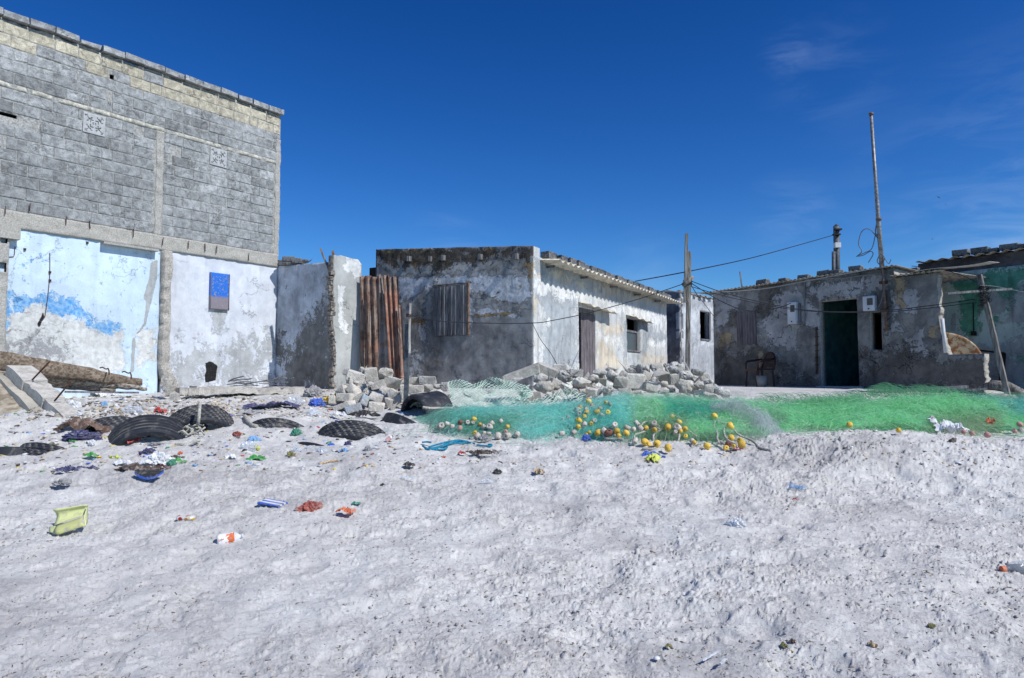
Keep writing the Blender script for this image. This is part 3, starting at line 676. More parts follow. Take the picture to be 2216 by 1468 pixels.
thickwall('plaster_wall', Cp, -.05, cw, EYE-.7, 4.6, M['stub'], wallC, res=.035, th=.17, out=.03, top=lambda u: ztC-.02+.03*fbm(u*6, u*0+4, 3)-.10*sstep(cw-.12, cw, u), left=lambda z: -.04+.05*fbm(z*3.2+5, z*0, 4)+.07*sstep(EYE+1.3, EYE+.6, z)-.06*sstep(EYE+1.9, EYE+2.2, z), rough=.004,
          masks={'white': [(K([(690, 280), (815, 300), (815, 430), (770, 440), (680, 380)], 3.67, 560, 480), 8), (K([(625, 500), (680, 520), (680, 780), (720, 800), (700, 880), (635, 850)], 3.67, 560, 480), 6)]}, rimmat=M['dirtyrim'])
# exposed crack line of bricks on the stub edge
mb = MB()
for i in range(26):
    z = EYE-.5+i*.11; uu = -.04+.05*float(fbm(np.array(z*3.2+5), np.array(0.), 4))+.07*float(sstep(EYE+1.3, EYE+.6, z))
    mb.box(Cp.pt(uu-.02, z, random.uniform(-.05, .0)), (Cp.d, Cp.n, Vector((0, 0, 1))), (random.uniform(.02, .06), .06, random.uniform(.03, .055)), jit=.02)
mb.build('broken_brick_edge', M['dirtyrim'], wallC)

# ================================================================ rusty corrugated gate
def corr(name, c00, c10, c01, c11, nw, amp, mat, parent=None, rows=24, rag=0, bend=0, th=.003):
    """corrugated sheet spanned by four corners (bottom-left, bottom-right, top-left, top-right); nw waves across"""
    c00, c10, c01, c11 = map(Vector, (c00, c10, c01, c11)); nx = nw*8; V = []; nrm = (c10-c00).cross(c01-c00).normalized()
    for k in range(2):
        for j in range(rows+1):
            for i in range(nx+1):
                s = i/nx; t = j/rows; tt = t*(1+rag*float(vn(np.array(s*9.), np.array(3.)))) if j == rows else t
                p = (c00*(1-s)+c10*s)*(1-tt)+(c01*(1-s)+c11*s)*tt
                V.append(p+nrm*(amp*math.sin(2*math.pi*nw*s)+bend*math.sin(t*math.pi)+k*th))
    W = nx+1; H = rows+1; Fs = []
    for j in range(rows):
        for i in range(nx):
            a = j*W+i; Fs.append((a, a+1, a+W+1, a+W)); b = a+W*H; Fs.append((b, b+W, b+W+1, b+1))
    for i in range(nx):
        Fs.append((i, i+W*H, i+1+W*H, i+1)); a = rows*W+i; Fs.append((a, a+1, a+1+W*H, a+W*H))
    for j in range(rows):
        a = j*W; Fs.append((a, a+W, a+W+W*H, a+W*H)); a = j*W+nx; Fs.append((a, a+W*H, a+W+W*H, a+W))
    return mk(name, np.array([tuple(q) for q in V]), Fs, mat, parent, True)
tag(corr('corrugated_sheet', P(781, 835, 15.3), P(858, 835, 15.2), P(778, 598, 15.3), P(845, 598, 15.2), 5, .03, M['rust'], rag=.01), 'tall rusty corrugated sheet standing against the plaster wall stub', 'metal sheet', 'rusty corrugated sheets')
tag(corr('corrugated_sheet', P(848, 870, 14.35), P(874, 862, 14.3), P(829, 598, 14.75), P(861, 596, 14.7), 3, .035, M['rust'], rag=.02), 'dark rusty corrugated sheet leaning against the corner of the grey house', 'metal sheet', 'rusty corrugated sheets')
tag(corr('corrugated_sheet', P(817, 835, 14.7), P(856, 832, 14.6), P(820, 597, 14.95), P(829, 599, 14.95), 2, .022, M['zinc'], rag=.03, bend=-.04), 'narrow bent grey zinc sheet tapering upwards between the two rusty sheets', 'metal sheet', 'rusty corrugated sheets')
tag(corr('corrugated_sheet', P(868, 868, 14.2), P(880, 868, 14.2), P(862, 660, 14.5), P(869, 662, 14.5), 1, .03, M['rust']), 'narrow short rusty strip of corrugated iron beside the grey metal post', 'metal sheet', 'rusty corrugated sheets')

# ================================================================ grey house in the middle
hc0 = Vector(((1155-CX)/F*14.5, 14.5, 0)); th2 = math.atan(822/F)
HR = Plane(hc0[:2], (math.sin(th2), math.cos(th2))); HL = Plane(hc0[:2], (-math.cos(th2), math.sin(th2)))
house = thing('plaster_house', 'grey plaster house with peeling white walls and a corrugated eave in the middle', 'house', HR.pt(3, EYE-.3, -2))
lenL = HL.uz(813, 600)[0]; lenR = HR.uz(1443, 700)[0]; HG = EYE-.55
zc = HL.uz(1152, 532)[1]; zl = HL.uz(813, 540)[1]
q5 = lambda p: K(p, 3.67, 560, 480); q6 = lambda p: K(p, 3.496, 1100, 480)
su0, su1 = HL.uz(1013, 670)[0], HL.uz(939, 670)[0]; sz0, sz1 = HL.uz(975, 726)[1], HL.uz(975, 619)[1]
Lw = [(q5([(1110, 440), (1450, 440), (1620, 405), (1820, 385), (1950, 360), (2090, 400), (2160, 470), (2160, 590), (2080, 660), (1950, 650), (1850, 600), (1760, 560), (1720, 640), (1700, 690), (1690, 800), (1690, 900), (1655, 900), (1660, 500), (1390, 520), (1350, 560), (1330, 640), (1260, 650), (1290, 740), (1240, 700), (1200, 620), (1110, 650)]), 7), (q5([(1290, 800), (1330, 800), (1330, 1000), (1270, 900)]), 8), (q5([(1700, 660), (2000, 680), (2080, 700), (2060, 760), (1700, 740)]), 9), (q5([(1200, 1040), (1290, 1040), (1300, 1230), (1190, 1230)]), 16)]
Lb = [(q5([(930, 215), (2170, 190), (2180, 270), (1900, 250), (1780, 330), (1500, 330), (1440, 430), (1400, 430), (1390, 320), (1200, 360), (1000, 300), (930, 330)]), 16)]
Lo = [(q5([(990, 225), (1380, 225), (1500, 240), (1500, 320), (1250, 330), (1050, 290)]), 12), (q5([(1790, 200), (1865, 200), (1860, 275), (1795, 280)]), 5), (q5([(2120, 330), (2175, 330), (2175, 450), (2130, 440)]), 8), (q5([(1700, 738), (2060, 712), (2065, 735), (1700, 762)]), 3), (q5([(1200, 772), (1330, 775), (1330, 815), (1210, 812)]), 5)]
Ls = [(q5([(930, 330), (1900, 290), (2160, 420), (1100, 440)]), 12), (q5([(1390, 510), (1120, 650), (1150, 780), (1400, 780)]), 14), (q5([(1700, 560), (1900, 640), (2170, 660), (2170, 700), (1700, 700)]), 10)]
thickwall('left_wall', HL, 0.012, lenL, HG, 5.6, M['houseleft'], house, res=.045, th=.2, top=lambda u: zc+(zl-zc)*u/lenL+.008*fbm(u*5, u*0+3, 3), holes=[(su0+.02, su1-.02, sz0+.02, sz1-.02)], masks={'white': Lw, 'black': Lb, 'ochre': Lo, 'smooth': Ls}, rough=.012)
du0, du1 = HR.uz(1253, 750)[0], HR.uz(1290, 750)[0]; dz1 = HR.uz(1275, 668)[1]
wu0, wu1 = HR.uz(1357, 730)[0], HR.uz(1385, 730)[0]; wz0, wz1 = HR.uz(1370, 762)[1], HR.uz(1370, 690)[1]
Ro = [(q6([(190, 320), (320, 330), (700, 430), (1210, 600), (1210, 660), (900, 600), (740, 560), (530, 500), (230, 410)]), 14), (q6([(680, 770), (860, 760), (880, 860), (800, 850), (720, 860)]), 10), (q6([(670, 900), (740, 900), (880, 1110), (670, 1115)]), 12), (q6([(1000, 1000), (1200, 1020), (1195, 1090), (1010, 1080)]), 10), (q6([(185, 560), (215, 560), (215, 720), (190, 720)]), 5)]
Rw = [(q6([(200, 400), (520, 500), (535, 640), (440, 640), (330, 600), (250, 560), (210, 540)]), 8), (q6([(250, 700), (360, 740), (380, 790), (290, 790)]), 8), (q6([(700, 560), (900, 620), (1190, 700), (1195, 800), (1140, 830), (1000, 740), (880, 700), (760, 690)]), 12), (q6([(665, 800), (720, 820), (860, 870), (780, 1000), (690, 900)]), 10), (q6([(1060, 890), (1195, 890), (1190, 980), (1140, 960), (1060, 950)]), 7), (q6([(188, 960), (250, 960), (270, 1080), (188, 1090)]), 8), (q6([(525, 640), (545, 640), (550, 1120), (525, 1120)]), 3), (q6([(180, 250), (215, 250), (215, 420), (180, 420)]), 5)]
Rg = [(q6([(220, 580), (500, 580), (540, 700), (530, 1100), (270, 1090), (260, 850), (300, 810)]), 16), (q6([(860, 760), (900, 760), (905, 1000), (870, 1080)]), 8), (q6([(1000, 770), (1190, 840), (1190, 890), (1060, 900), (1060, 1000), (1010, 1000)]), 12), (q6([(190, 260), (700, 400), (1200, 580), (1200, 620), (740, 480), (640, 520), (400, 400), (210, 390)]), 12)]
eo = .46; EP = Plane((HR.O+HR.n*eo)[:2], HR.d[:2]); EP.n = HR.n
ze = (EP.uz(1185, 557)[1]+EP.uz(1440, 645)[1])/2
thickwall('right_wall', HR, .012, lenR, HG, ze+.12, M['houseright'], house, res=.045, th=.2, out=.0, holes=[(du0, du1, HG-1, dz1), (wu0, wu1, wz0, wz1)], masks={'white': Rw, 'ochre': Ro, 'grey': Rg}, rough=.010)
# parapet end where the left wall rises over the eave
mb = MB(); wbox(mb, HR, .014, .30, ze-.1, zc-.01, -.22, -.004); mb.build('parapet_end', M['houseright'], house)
# remaining walls and ceiling keep the room dark
mb = MB()
wbox(mb, HR, lenR-.2, lenR, HG, ze+.1, -.2, -lenL); wbox(mb, HR, .0, lenR, HG, ze+.2, -lenL-.2, -lenL); wbox(mb, HR, .2, lenR, HG, EYE-.26, -.2, -lenL); mb.build('back_walls', M['void'], house)
# roof sheet: corrugated, rising to the back-left
nw = int(lenR/.27); r0, r1 = .30, lenR+.35
def EPt(u, o, z): return HR.pt(u, z, o)
slope = (zl-zc)/lenL
corr('roof', EPt(r0, eo, ze+.02), EPt(r1, eo-.0, ze+.02), EPt(r0, -lenL, ze+.10+slope*lenL), EPt(r1, -lenL, ze+.10+slope*lenL), nw, .033, M['cement_sheet'], house, rows=6, th=.008)
mb = MB()
for cx in (0.3, 2.2, 4.2, 6.2, 8.2): wbox(mb, HR, r0+cx, r0+cx+.06, ze-.07, ze-.02, -.05, .2)
wbox(mb, HR, .25, lenR, ze-.0, ze+.06, -.2, -.12); mb.build('rafters', M['greywood'], house)
# door
dr = MB(); nb = 4
hinge = HR.pt(du1-.01, 0, -.035); ang = R(3)
ddir = (-(HR.d)*math.cos(ang)-HR.n*math.sin(ang)); ddir.normalize(); dwid = (du1-du0)*.74
dn = Vector((ddir.y, -ddir.x, 0))
if dn.dot(HR.n) < 0: dn = -dn
for i in range(5):
    c = hinge+ddir*(dwid*(i+.5)/5)+Vector((0, 0, (HG+dz1-.14)/2)); dr.box(c, (ddir, dn, Vector((0, 0, 1))), (dwid/10-.006, .016, (dz1-.14-HG)/2))
door = dr.build('door', M['purplewood'], house)
mb = MB(); wbox(mb, HR, du1-.05, du1-.001, HG, dz1-.12, -.15, -.07); wbox(mb, HR, du0+.001, du0+.03, HG, dz1-.12, -.13, -.06); wbox(mb, HR, du0+.002, du1-.002, dz1-.13, dz1-.002, -.12, -.05); mb.build('door_frame', M['greywood'], house)
zl_ = HR.uz(1285, 667)[1]
corr('door_hood', HR.pt(du0-.05, dz1+.03, .26), HR.pt(du1+.95, dz1-.05, .30), HR.pt(du0-.05, dz1+.10, -.02), HR.pt(du1+.95, dz1+.02, -.02), 4, .025, M['cement_sheet'], house, rows=2, th=.008)
corr('window_hood', HR.pt(wu0-.08, wz1+.0, .24), HR.pt(wu1+.75, wz1-.07, .24), HR.pt(wu0-.08, wz1+.07, -.02), HR.pt(wu1+.75, wz1, -.02), 3, .022, M['cement_sheet'], house, rows=2, th=.008)
mb = MB(); fw = .05
wbox(mb, HR, wu0+.001, wu0+fw, wz0, wz1-.001, -.12, -.07); wbox(mb, HR, wu1-fw, wu1-.001, wz0, wz1-.001, -.12, -.07); wbox(mb, HR, wu0+fw, wu1-fw, wz1-.4, wz1-.34, -.12, -.07); wbox(mb, HR, wu0+.001, wu1-.001, wz0+.001, wz0+.05, -.13, .03)
wf = mb.build('window_frame', M['greywood'], house)
mb = MB(); wbox(mb, HR, wu0+fw, wu0+fw+.25, wz0+.06, wz1-.42, -.16, -.15); o = mb.build('curtain', simple('red_curtain', C(150, 50, 60), .2, 10, .9, .3), house); o['label'] = 'strip of red curtain'
mb = MB(); wbox(mb, HR, wu0+fw, wu1-fw, wz0+.05, wz1-.40, -.105, -.10); gm = NT('dusty_glass'); gm.b.inputs['Alpha'].default_value = .7; gm.fin(C(90, 94, 100), None, .2); mb.build('window_pane', gm.m, house)
# board shutter on the left wall
mb = MB(); n_ = 9
for i in range(n_):
    a = su0+(su1-su0)*i/n_; b = su0+(su1-su0)*(i+1)/n_; k = random.uniform(-.02, .02)
    wbox(mb, HL, a+.004, b-.004, sz0+k, sz1+random.uniform(-.03, .01)-.05*(i/n_)+.03, .01, .035+random.uniform(-.008, .01))
for i in (1, 3, 4, 6, 7): a = su0+(su1-su0)*i/n_; wbox(mb, HL, a-.014, a+.012, sz0, sz1-.01, .034, .058)
sh = mb.build('shutter', M['greywood'], house)
mb = MB(); wbox(mb, HL, su0-.035, su0-.002, sz0-.01, sz1+.03, .0, .05); wbox(mb, HL, su0-.03, su1+.02, sz1+.03, sz1+.045, .0, .03); mb.build('shutter_frame', M['brownsteel'], house)
# beam ends poking from the left wall
for px, py in ((887, 561), (933, 561), (961, 559), (1041, 557), (1119, 556)):
    mb = MB(); u, z = HL.uz(px, py); s = .045 if px != 933 else .022
    wbox(mb, HL, u-s, u+s, z-.06, z+.06, -.02, .09 if px != 933 else .05); wbox(mb, HL, u-s*.25, u+s*.25, z-.065, z+.065, .085, .10)
    mb.build('rafter_end', M['greywood'], house)
# hairline cracks as thin dark ridges in the corner
# ================================================================ small building in the alley
th3 = math.atan(1152/F); BB = Plane(((1475-CX)/F*25.0, 25.0), (math.sin(th3), math.cos(th3))); BS = Plane(BB.O[:2], (-math.cos(th3), math.sin(th3)))
back = thing('alley_building', 'small block building with a dark window at the end of the alley', 'building', BB.pt(1.5, EYE-.3, -1))
bu0, bu1 = BB.uz(1515, 700)[0], BB.uz(1531, 700)[0]; bz0, bz1 = BB.uz(1522, 734)[1], BB.uz(1522, 674)[1]; zb_ = BB.uz(1480, 636)[1]
bu1 = bu0+(bu1-bu0)*1.25
thickwall('front_wall', BB, 0, 6.5, EYE-.9, 5, M['backblock'], back, res=.07, th=.2, top=lambda u: zb_+.05*fbm(u*4, u*0, 3), holes=[(bu0, bu1, bz0, bz1)], rough=.02, masks={'grey': [([(1475, 760), (1560, 740), (1560, 860), (1475, 860)], 30), ([(1478, 640), (1550, 650), (1550, 668), (1478, 660)], 10)]})
thickwall('side_wall', BS, 0, 5, EYE-.9, 5, M['backshade'], back, res=.09, th=.2, top=lambda u: zb_+.1+.05*fbm(u*4+9, u*0, 3), rough=.02)
mb = MB(); wbox(mb, BB, .1, 6.4, zb_-.04, zb_+.02, -4.5, -.05)
for i in range(12): mb.box(BB.pt(.2+i*.5, zb_+.03+random.uniform(0, .03), -.05), (BB.d, BB.n, Vector((0, 0, 1))), (.14, .2, .02), jit=.02)
mb.build('roof', M['roofsheet'], back)
mb = MB(); wbox(mb, BB, .2, 6.4, EYE-.9, zb_-.05, -4.4, -4.3); wbox(mb, BB, 3.2, 3.3, EYE-.9, zb_-.05, -4.3, -.21); mb.build('back_wall', M['void'], back)
mb = MB(); wbox(mb, BB, bu0+.002, bu1-.002, bz0-.04, bz0, -.15, .05); wbox(mb, BB, bu1-.08, bu1+.08, bz0, bz1, .002, .04); mb.build('window_frame', M['greywood'], back)

# ================================================================ right house
th4 = math.atan((CX-46)/F); W0 = ((1545-CX)/F*18.8, 18.8)
W = Plane(W0, (-math.sin(th4), math.cos(th4))); W.d = -W.d   # u runs to the right, towards the camera
rh = thing('stained_house', 'dark stained plaster house with an open doorway and stones on its roof', 'house', W.pt(3, EYE-.3, -2))
u1940 = W.uz(1938, 700)[0]; u2040 = W.uz(2038, 700)[0]; u2130 = W.uz(2132, 800)[0]
zr = (W.uz(1600, 622)[1]+W.uz(1930, 578)[1])/2; za = W.uz(1990, 597)[1]; zlow = W.uz(2090, 766)[1]
print('roof z', W.uz(1545, 636)[1], W.uz(1930, 578)[1], 'annex', za, 'low', zlow)
rzL, rzR = W.uz(1550, 634)[1], W.uz(1930, 579)[1]
ru0, ru1 = W.uz(1775, 740)[0], W.uz(1857, 740)[0]; rz0, rz1 = W.uz(1815, 836)[1], W.uz(1810, 650)[1]
vu0, vu1 = W.uz(1883, 710)[0], W.uz(1908, 710)[0]; vz0, vz1 = W.uz(1895, 757)[1], W.uz(1895, 676)[1]
q7 = lambda p: K(p, 3.095, 1500, 480)
Wl = [(q7([(135, 480), (300, 470), (290, 600), (220, 700), (150, 740)]), 18), (q7([(430, 600), (600, 480), (700, 440), (830, 600), (830, 690), (720, 700), (650, 900), (480, 780)]), 16), (q7([(750, 400), (1270, 370), (1260, 470), (760, 520)]), 14), (q7([(1350, 450), (1500, 480), (1490, 600), (1350, 600)]), 10), (q7([(1300, 640), (1420, 720), (1560, 760), (1560, 900), (1400, 860)]), 16), (q7([(870, 980), (1100, 1000), (1100, 1110), (870, 1110)]), 10)]
Wd = [(q7([(160, 880), (430, 850), (600, 1000), (830, 1100), (830, 1200), (160, 1180)]), 30), (q7([(1130, 900), (1900, 890), (1970, 1150), (1130, 1150)]), 30), (q7([(420, 400), (600, 400), (560, 520), (480, 640), (430, 560)]), 14), (q7([(250, 590), (300, 600), (300, 700), (240, 700)]), 8)]
Wo = [(q7([(165, 750), (250, 740), (270, 800), (180, 850)]), 7), (q7([(440, 860), (470, 860), (450, 980), (425, 980)]), 4), (q7([(1360, 390), (1425, 390), (1415, 570), (1360, 540)]), 7), (q7([(1570, 690), (1650, 700), (1600, 780)]), 7)]
def wright(z): return np.where(z > zlow, u2040+.06*fbm(z*6, z*0+1, 4, .7)-.05+.16*sstep(EYE+1.2, EYE+.2, z), u2130+.07*fbm(z*9, z*0+6, 4, .7))
def wtop(u): return np.where(u < u1940, rzL+(rzR-rzL)*u/u1940, za+.02+.0*u)
thickwall('front_wall', W, 0, u2130+.1, EYE-.8, 5.2, M['rightwall'], rh, res=.05, th=.22, top=lambda u: np.where(u > u2040+.25, np.minimum(wtop(u), zlow), wtop(u)), right=wright, holes=[(ru0, ru1, rz0, rz1), (vu0, vu1, vz0, vz1)], masks={'light': Wl, 'dark': Wd, 'ochre': Wo}, rough=.014, rimmat=M['rim'])
# side wall of the main block, lit, above the annex roof
S = Plane(W.pt(u1940, 0)[:2], (-W.n)[:2]); S.n = W.d
thickwall('side_wall', S, .0, 3.2, EYE-.8, rzR-.03, M['beam'], rh, res=.05, th=.2, rough=.03, left=lambda z: .02+.03*fbm(z*6, z*0, 3), rimmat=M['rim'])
# interior of the room
mb = MB(); wbox(mb, W, .1, u1940-.2, rz0-.1, rzR, -3.2, -3.0); wbox(mb, W, ru0-.6, ru0-.5, rz0, rzR, -3.0, -.3); mb.build('room_wall', M['inside'], rh)
mb = MB(); wbox(mb, W, ru1-.35, ru1-.30, rz0-.1, rz0+1.75, -2.98, -1.2); wbox(mb, W, .1, u1940-.1, rz0-.12, rz0-.02, -.22, -3.2); wbox(mb, W, -.0, .1, EYE-.8, rzL-.05, -.22, -4); mb.build('room_partition', M['void'], rh)
# roofs: thin corrugated edges
def roofstrip(name, u0, u1, z0, z1, o0, o1, dz, nw, mat=M['roofsheet']):
    return corr(name, W.pt(u0, z0, o0), W.pt(u1, z1, o0), W.pt(u0, z0+dz, o1), W.pt(u1, z1+dz, o1), nw, .016, mat, rh, rows=3, th=.008)
roofstrip('roof', -.35, u1940+.1, rzL+.02, rzR+.02, .13, -4.2, -.12, 46)
roofstrip('annex_roof', u1940-.06, u2040+.04, za+.05, za+.05, .12, -2.5, .06, 9)
roofstrip('canopy', u2040-.5, u2040+.95, za+.07, za+.10, .14, -.35, .03, 1, M['palewood'])
# small white pipe at the broken edge
mb = MB(); mb.tube([W.at(2040, 690, .02), W.at(2047, 764, .02)], .035, 8); mb.build('pvc_pipe', M['meter'], rh, True)
# shutter
mb = MB(); a0, a1 = W.uz(1596, 710)[0], W.uz(1637, 710)[0]; b0, b1 = W.uz(1617, 746)[1], W.uz(1617, 675)[1]
for i in range(7): wbox(mb, W, a0+(a1-a0)*i/7+.003, a0+(a1-a0)*(i+1)/7-.003, b0+random.uniform(-.01, .01), b1+random.uniform(-.015, .01), 0, .03+random.uniform(0, .008))
mb.build('shutter', M['purplewood'], rh)
mb = MB(); wbox(mb, W, ru0-.1, ru1+.1, rz0-.09, rz0-.003, -.2, .06); mb.build('door_sill', M['colm'], rh)
# exposed rebar beside the door
mb = MB()
for px in (1766.5, 1769.5): mb.tube([W.at(px, 708, .02), W.at(px+.8, 810, .02)], .010, 5)
for py in (715, 730, 748, 760, 775, 790): mb.tube([W.at(1763, py, .02), W.at(1774, py-1, .02)], .007, 5)
mb.build('exposed_rebar', M['rebar'], rh)
# electric meters
for (x0, x1, y0, y1, lab) in ((1710, 1729, 655, 702, 'tall narrow white electric meter box left of the doorway'), (1873, 1899, 642, 675, 'squarer white electric meter box above the narrow window opening')):
    a, b = W.uz(x0, (y0+y1)/2)[0], W.uz(x1, (y0+y1)/2)[0]; c, d = W.uz((x0+x1)/2, y1)[1], W.uz((x0+x1)/2, y0)[1]
    t = thing('electric_meter', lab, 'meter box', W.pt((a+b)/2, c, .05), 'electric meter boxes')
    mb = MB(); wbox(mb, W, a, b, c, d, .018, .12); wbox(mb, W, a+.015, b-.015, c+.02, d-.02, .12, .13); mb.build('meter_case', M['meter'], t)
    mb = MB(); wbox(mb, W, a+(b-a)*.38, a+(b-a)*.85, d-(d-c)*(.45 if x0 < 1800 else .6), d-(d-c)*.14, .131, .137); mb.build('meter_window', M['meterglass'], t)
    mb = MB(); mb.box(W.pt((a+b)/2, c+.06, .14), (W.d, W.n, Vector((0, 0, 1))), (.012, .012, .012)); mb.build('meter_knob', M['black'], t)
    if x0 < 1800:
        mb = MB(); wbox(mb, W, b-.0, b+.06, c+.02, d-.04, .01, .05); mb.build('meter_back_board', M['greywood'], t)
# conduit on the wall
mb = MB(); mb.tube([W.at(1737, 704, .03), W.at(1742, 700, .03), W.at(1742, 612, .03), W.at(1746, 606, .03), W.at(1830, 602, .03), W.at(1914, 590, .03)], .017, 6)
tag(mb.build('conduit', M['wiregrey'], None, True), 'grey cable conduit bent along the wall above the doorway', 'conduit')

# green painted building behind
GW = Plane((W.O-W.n*2.6)[:2], W.d[:2]); GW.n = W.n
gb = thing('green_building', 'flaking green and grey painted building under a dark roof edge at the far right', 'building', GW.pt(u2130+2, EYE-.3, -1))
g0 = GW.uz(1990, 700)[0]; gr = (GW.uz(2070, 566)[1]+GW.uz(2216, 537)[1])/2; gf = GW.uz(2216, 573)[1]
q8 = lambda p: K(p, 4.318, 1820, 540)
Gg = [(q8([(920, 230), (1060, 260), (1200, 250), (1720, 160), (1720, 400), (1600, 480), (1500, 520), (1420, 470), (1280, 640), (1330, 700), (1300, 820), (1180, 800), (1110, 700), (1110, 430), (930, 280)]), 9), (q8([(1500, 500), (1600, 490), (1590, 560), (1500, 560)]), 6), (q8([(1640, 980), (1720, 960), (1720, 1060), (1650, 1050)]), 12), (q8([(1400, 640), (1460, 640), (1440, 760), (1400, 740)]), 6)]
Gy = [(q8([(1370, 460), (1560, 470), (1720, 400), (1720, 640), (1400, 620)]), 20), (q8([(1300, 900), (1720, 900), (1720, 1300), (1300, 1300)]), 50), (q8([(1035, 590), (1070, 600), (1075, 780), (1035, 760)]), 3)]
thickwall('front_wall', GW, g0, g0+9, EYE-.8, gf, M['green'], gb, res=.06, th=.2, rough=.012, masks={'green': Gg, 'grey': Gy})
mb = MB(); wbox(mb, GW, g0, g0+9, gf+.003, gr, -.3, -.02); mb.build('fascia', simple('dark_fascia', C(86, 84, 86), .3, 4, .95, .5, C(64, 62, 66)), gb)
corr('roof', GW.pt(g0+.02, gr+.02, .15), GW.pt(g0+9, gr+.02, .15), GW.pt(g0+.02, gr+.2, -4), GW.pt(g0+9, gr+.2, -4), 34, .022, M['roofsheet'], gb, rows=3, th=.008)
mb = MB(); wbox(mb, GW, g0+.02, g0+9, EYE-.8, gr, -.3, -4); mb.build('building_body', M['void'], gb)
mb = MB(); mb.tube([GW.at(2107, 595+60, .02), GW.at(2108, 720, .02)], .012, 5); mb.box(GW.at(2108, 722, .03), (GW.d, GW.n, Vector((0, 0, 1))), (.05, .03, .05)); mb.build('wall_socket', M['black'], gb)
# ================================================================ net heaps as a height field
_hp = [885, 930, 1000, 1100, 1250, 1330, 1420, 1500, 1600, 1700, 1800, 1900, 2000, 2100, 2216, 2400, 2700]
_hh = [0, .05, .15, .15, .19, .31, .31, .25, .22, .18, .19, .22, .23, .21, .20, .18, 0]
_hf = [10.0, 9.6, 9.2, 9.1, 9.2, 9.0, 8.85, 8.8, 8.85, 9.0, 9.0, 8.97, 8.97, 9.1, 9.2, 9.3, 9.6]
_hb = [10.6, 10.8, 10.9, 10.9, 10.9, 11.1, 11.1, 11.1, 11.1, 11.3, 11.5, 11.6, 11.7, 11.7, 11.7, 11.7, 11.7]
def heap(x, y):
    x = np.asarray(x, float); y = np.asarray(y, float); px = CX+x/np.maximum(y, 1)*F
    f = np.interp(px, _hp, _hf)+.12*vn(x*2.2, x*0+2); b = np.interp(px, _hp, _hb); h = np.interp(px, _hp, _hh)*(1+.22*vn(x*1.7, y*1.3+4))
    t = np.clip((y-f)/(b-f), 0, 1); s = np.clip(t/.30, 0, 1)**.55*np.clip((1-t)/.45, 0, 1)**.7
    rg_ = 1-np.abs(vn(x*1.9+y*.9+3, y*1.9-x*.5))*2; return h*s*(.94+.16*vn(x*5, y*5)+.20*rg_+.10*(1-np.abs(vn(x*4.1-y, y*4.3))*2))
def GH(px, py, dz=0.0):
    d = ray(px, py); t = 5.0; e = Vector((0, 0, EYE))
    for st in (.1, .01):
        while t < 20:
            p = e+d*t
            if p.z <= gz(p.x, p.y)+float(heap(p.x, p.y))+dz: break
            t += st
        t -= st*(st > .05)
    return p
NETN = [0]
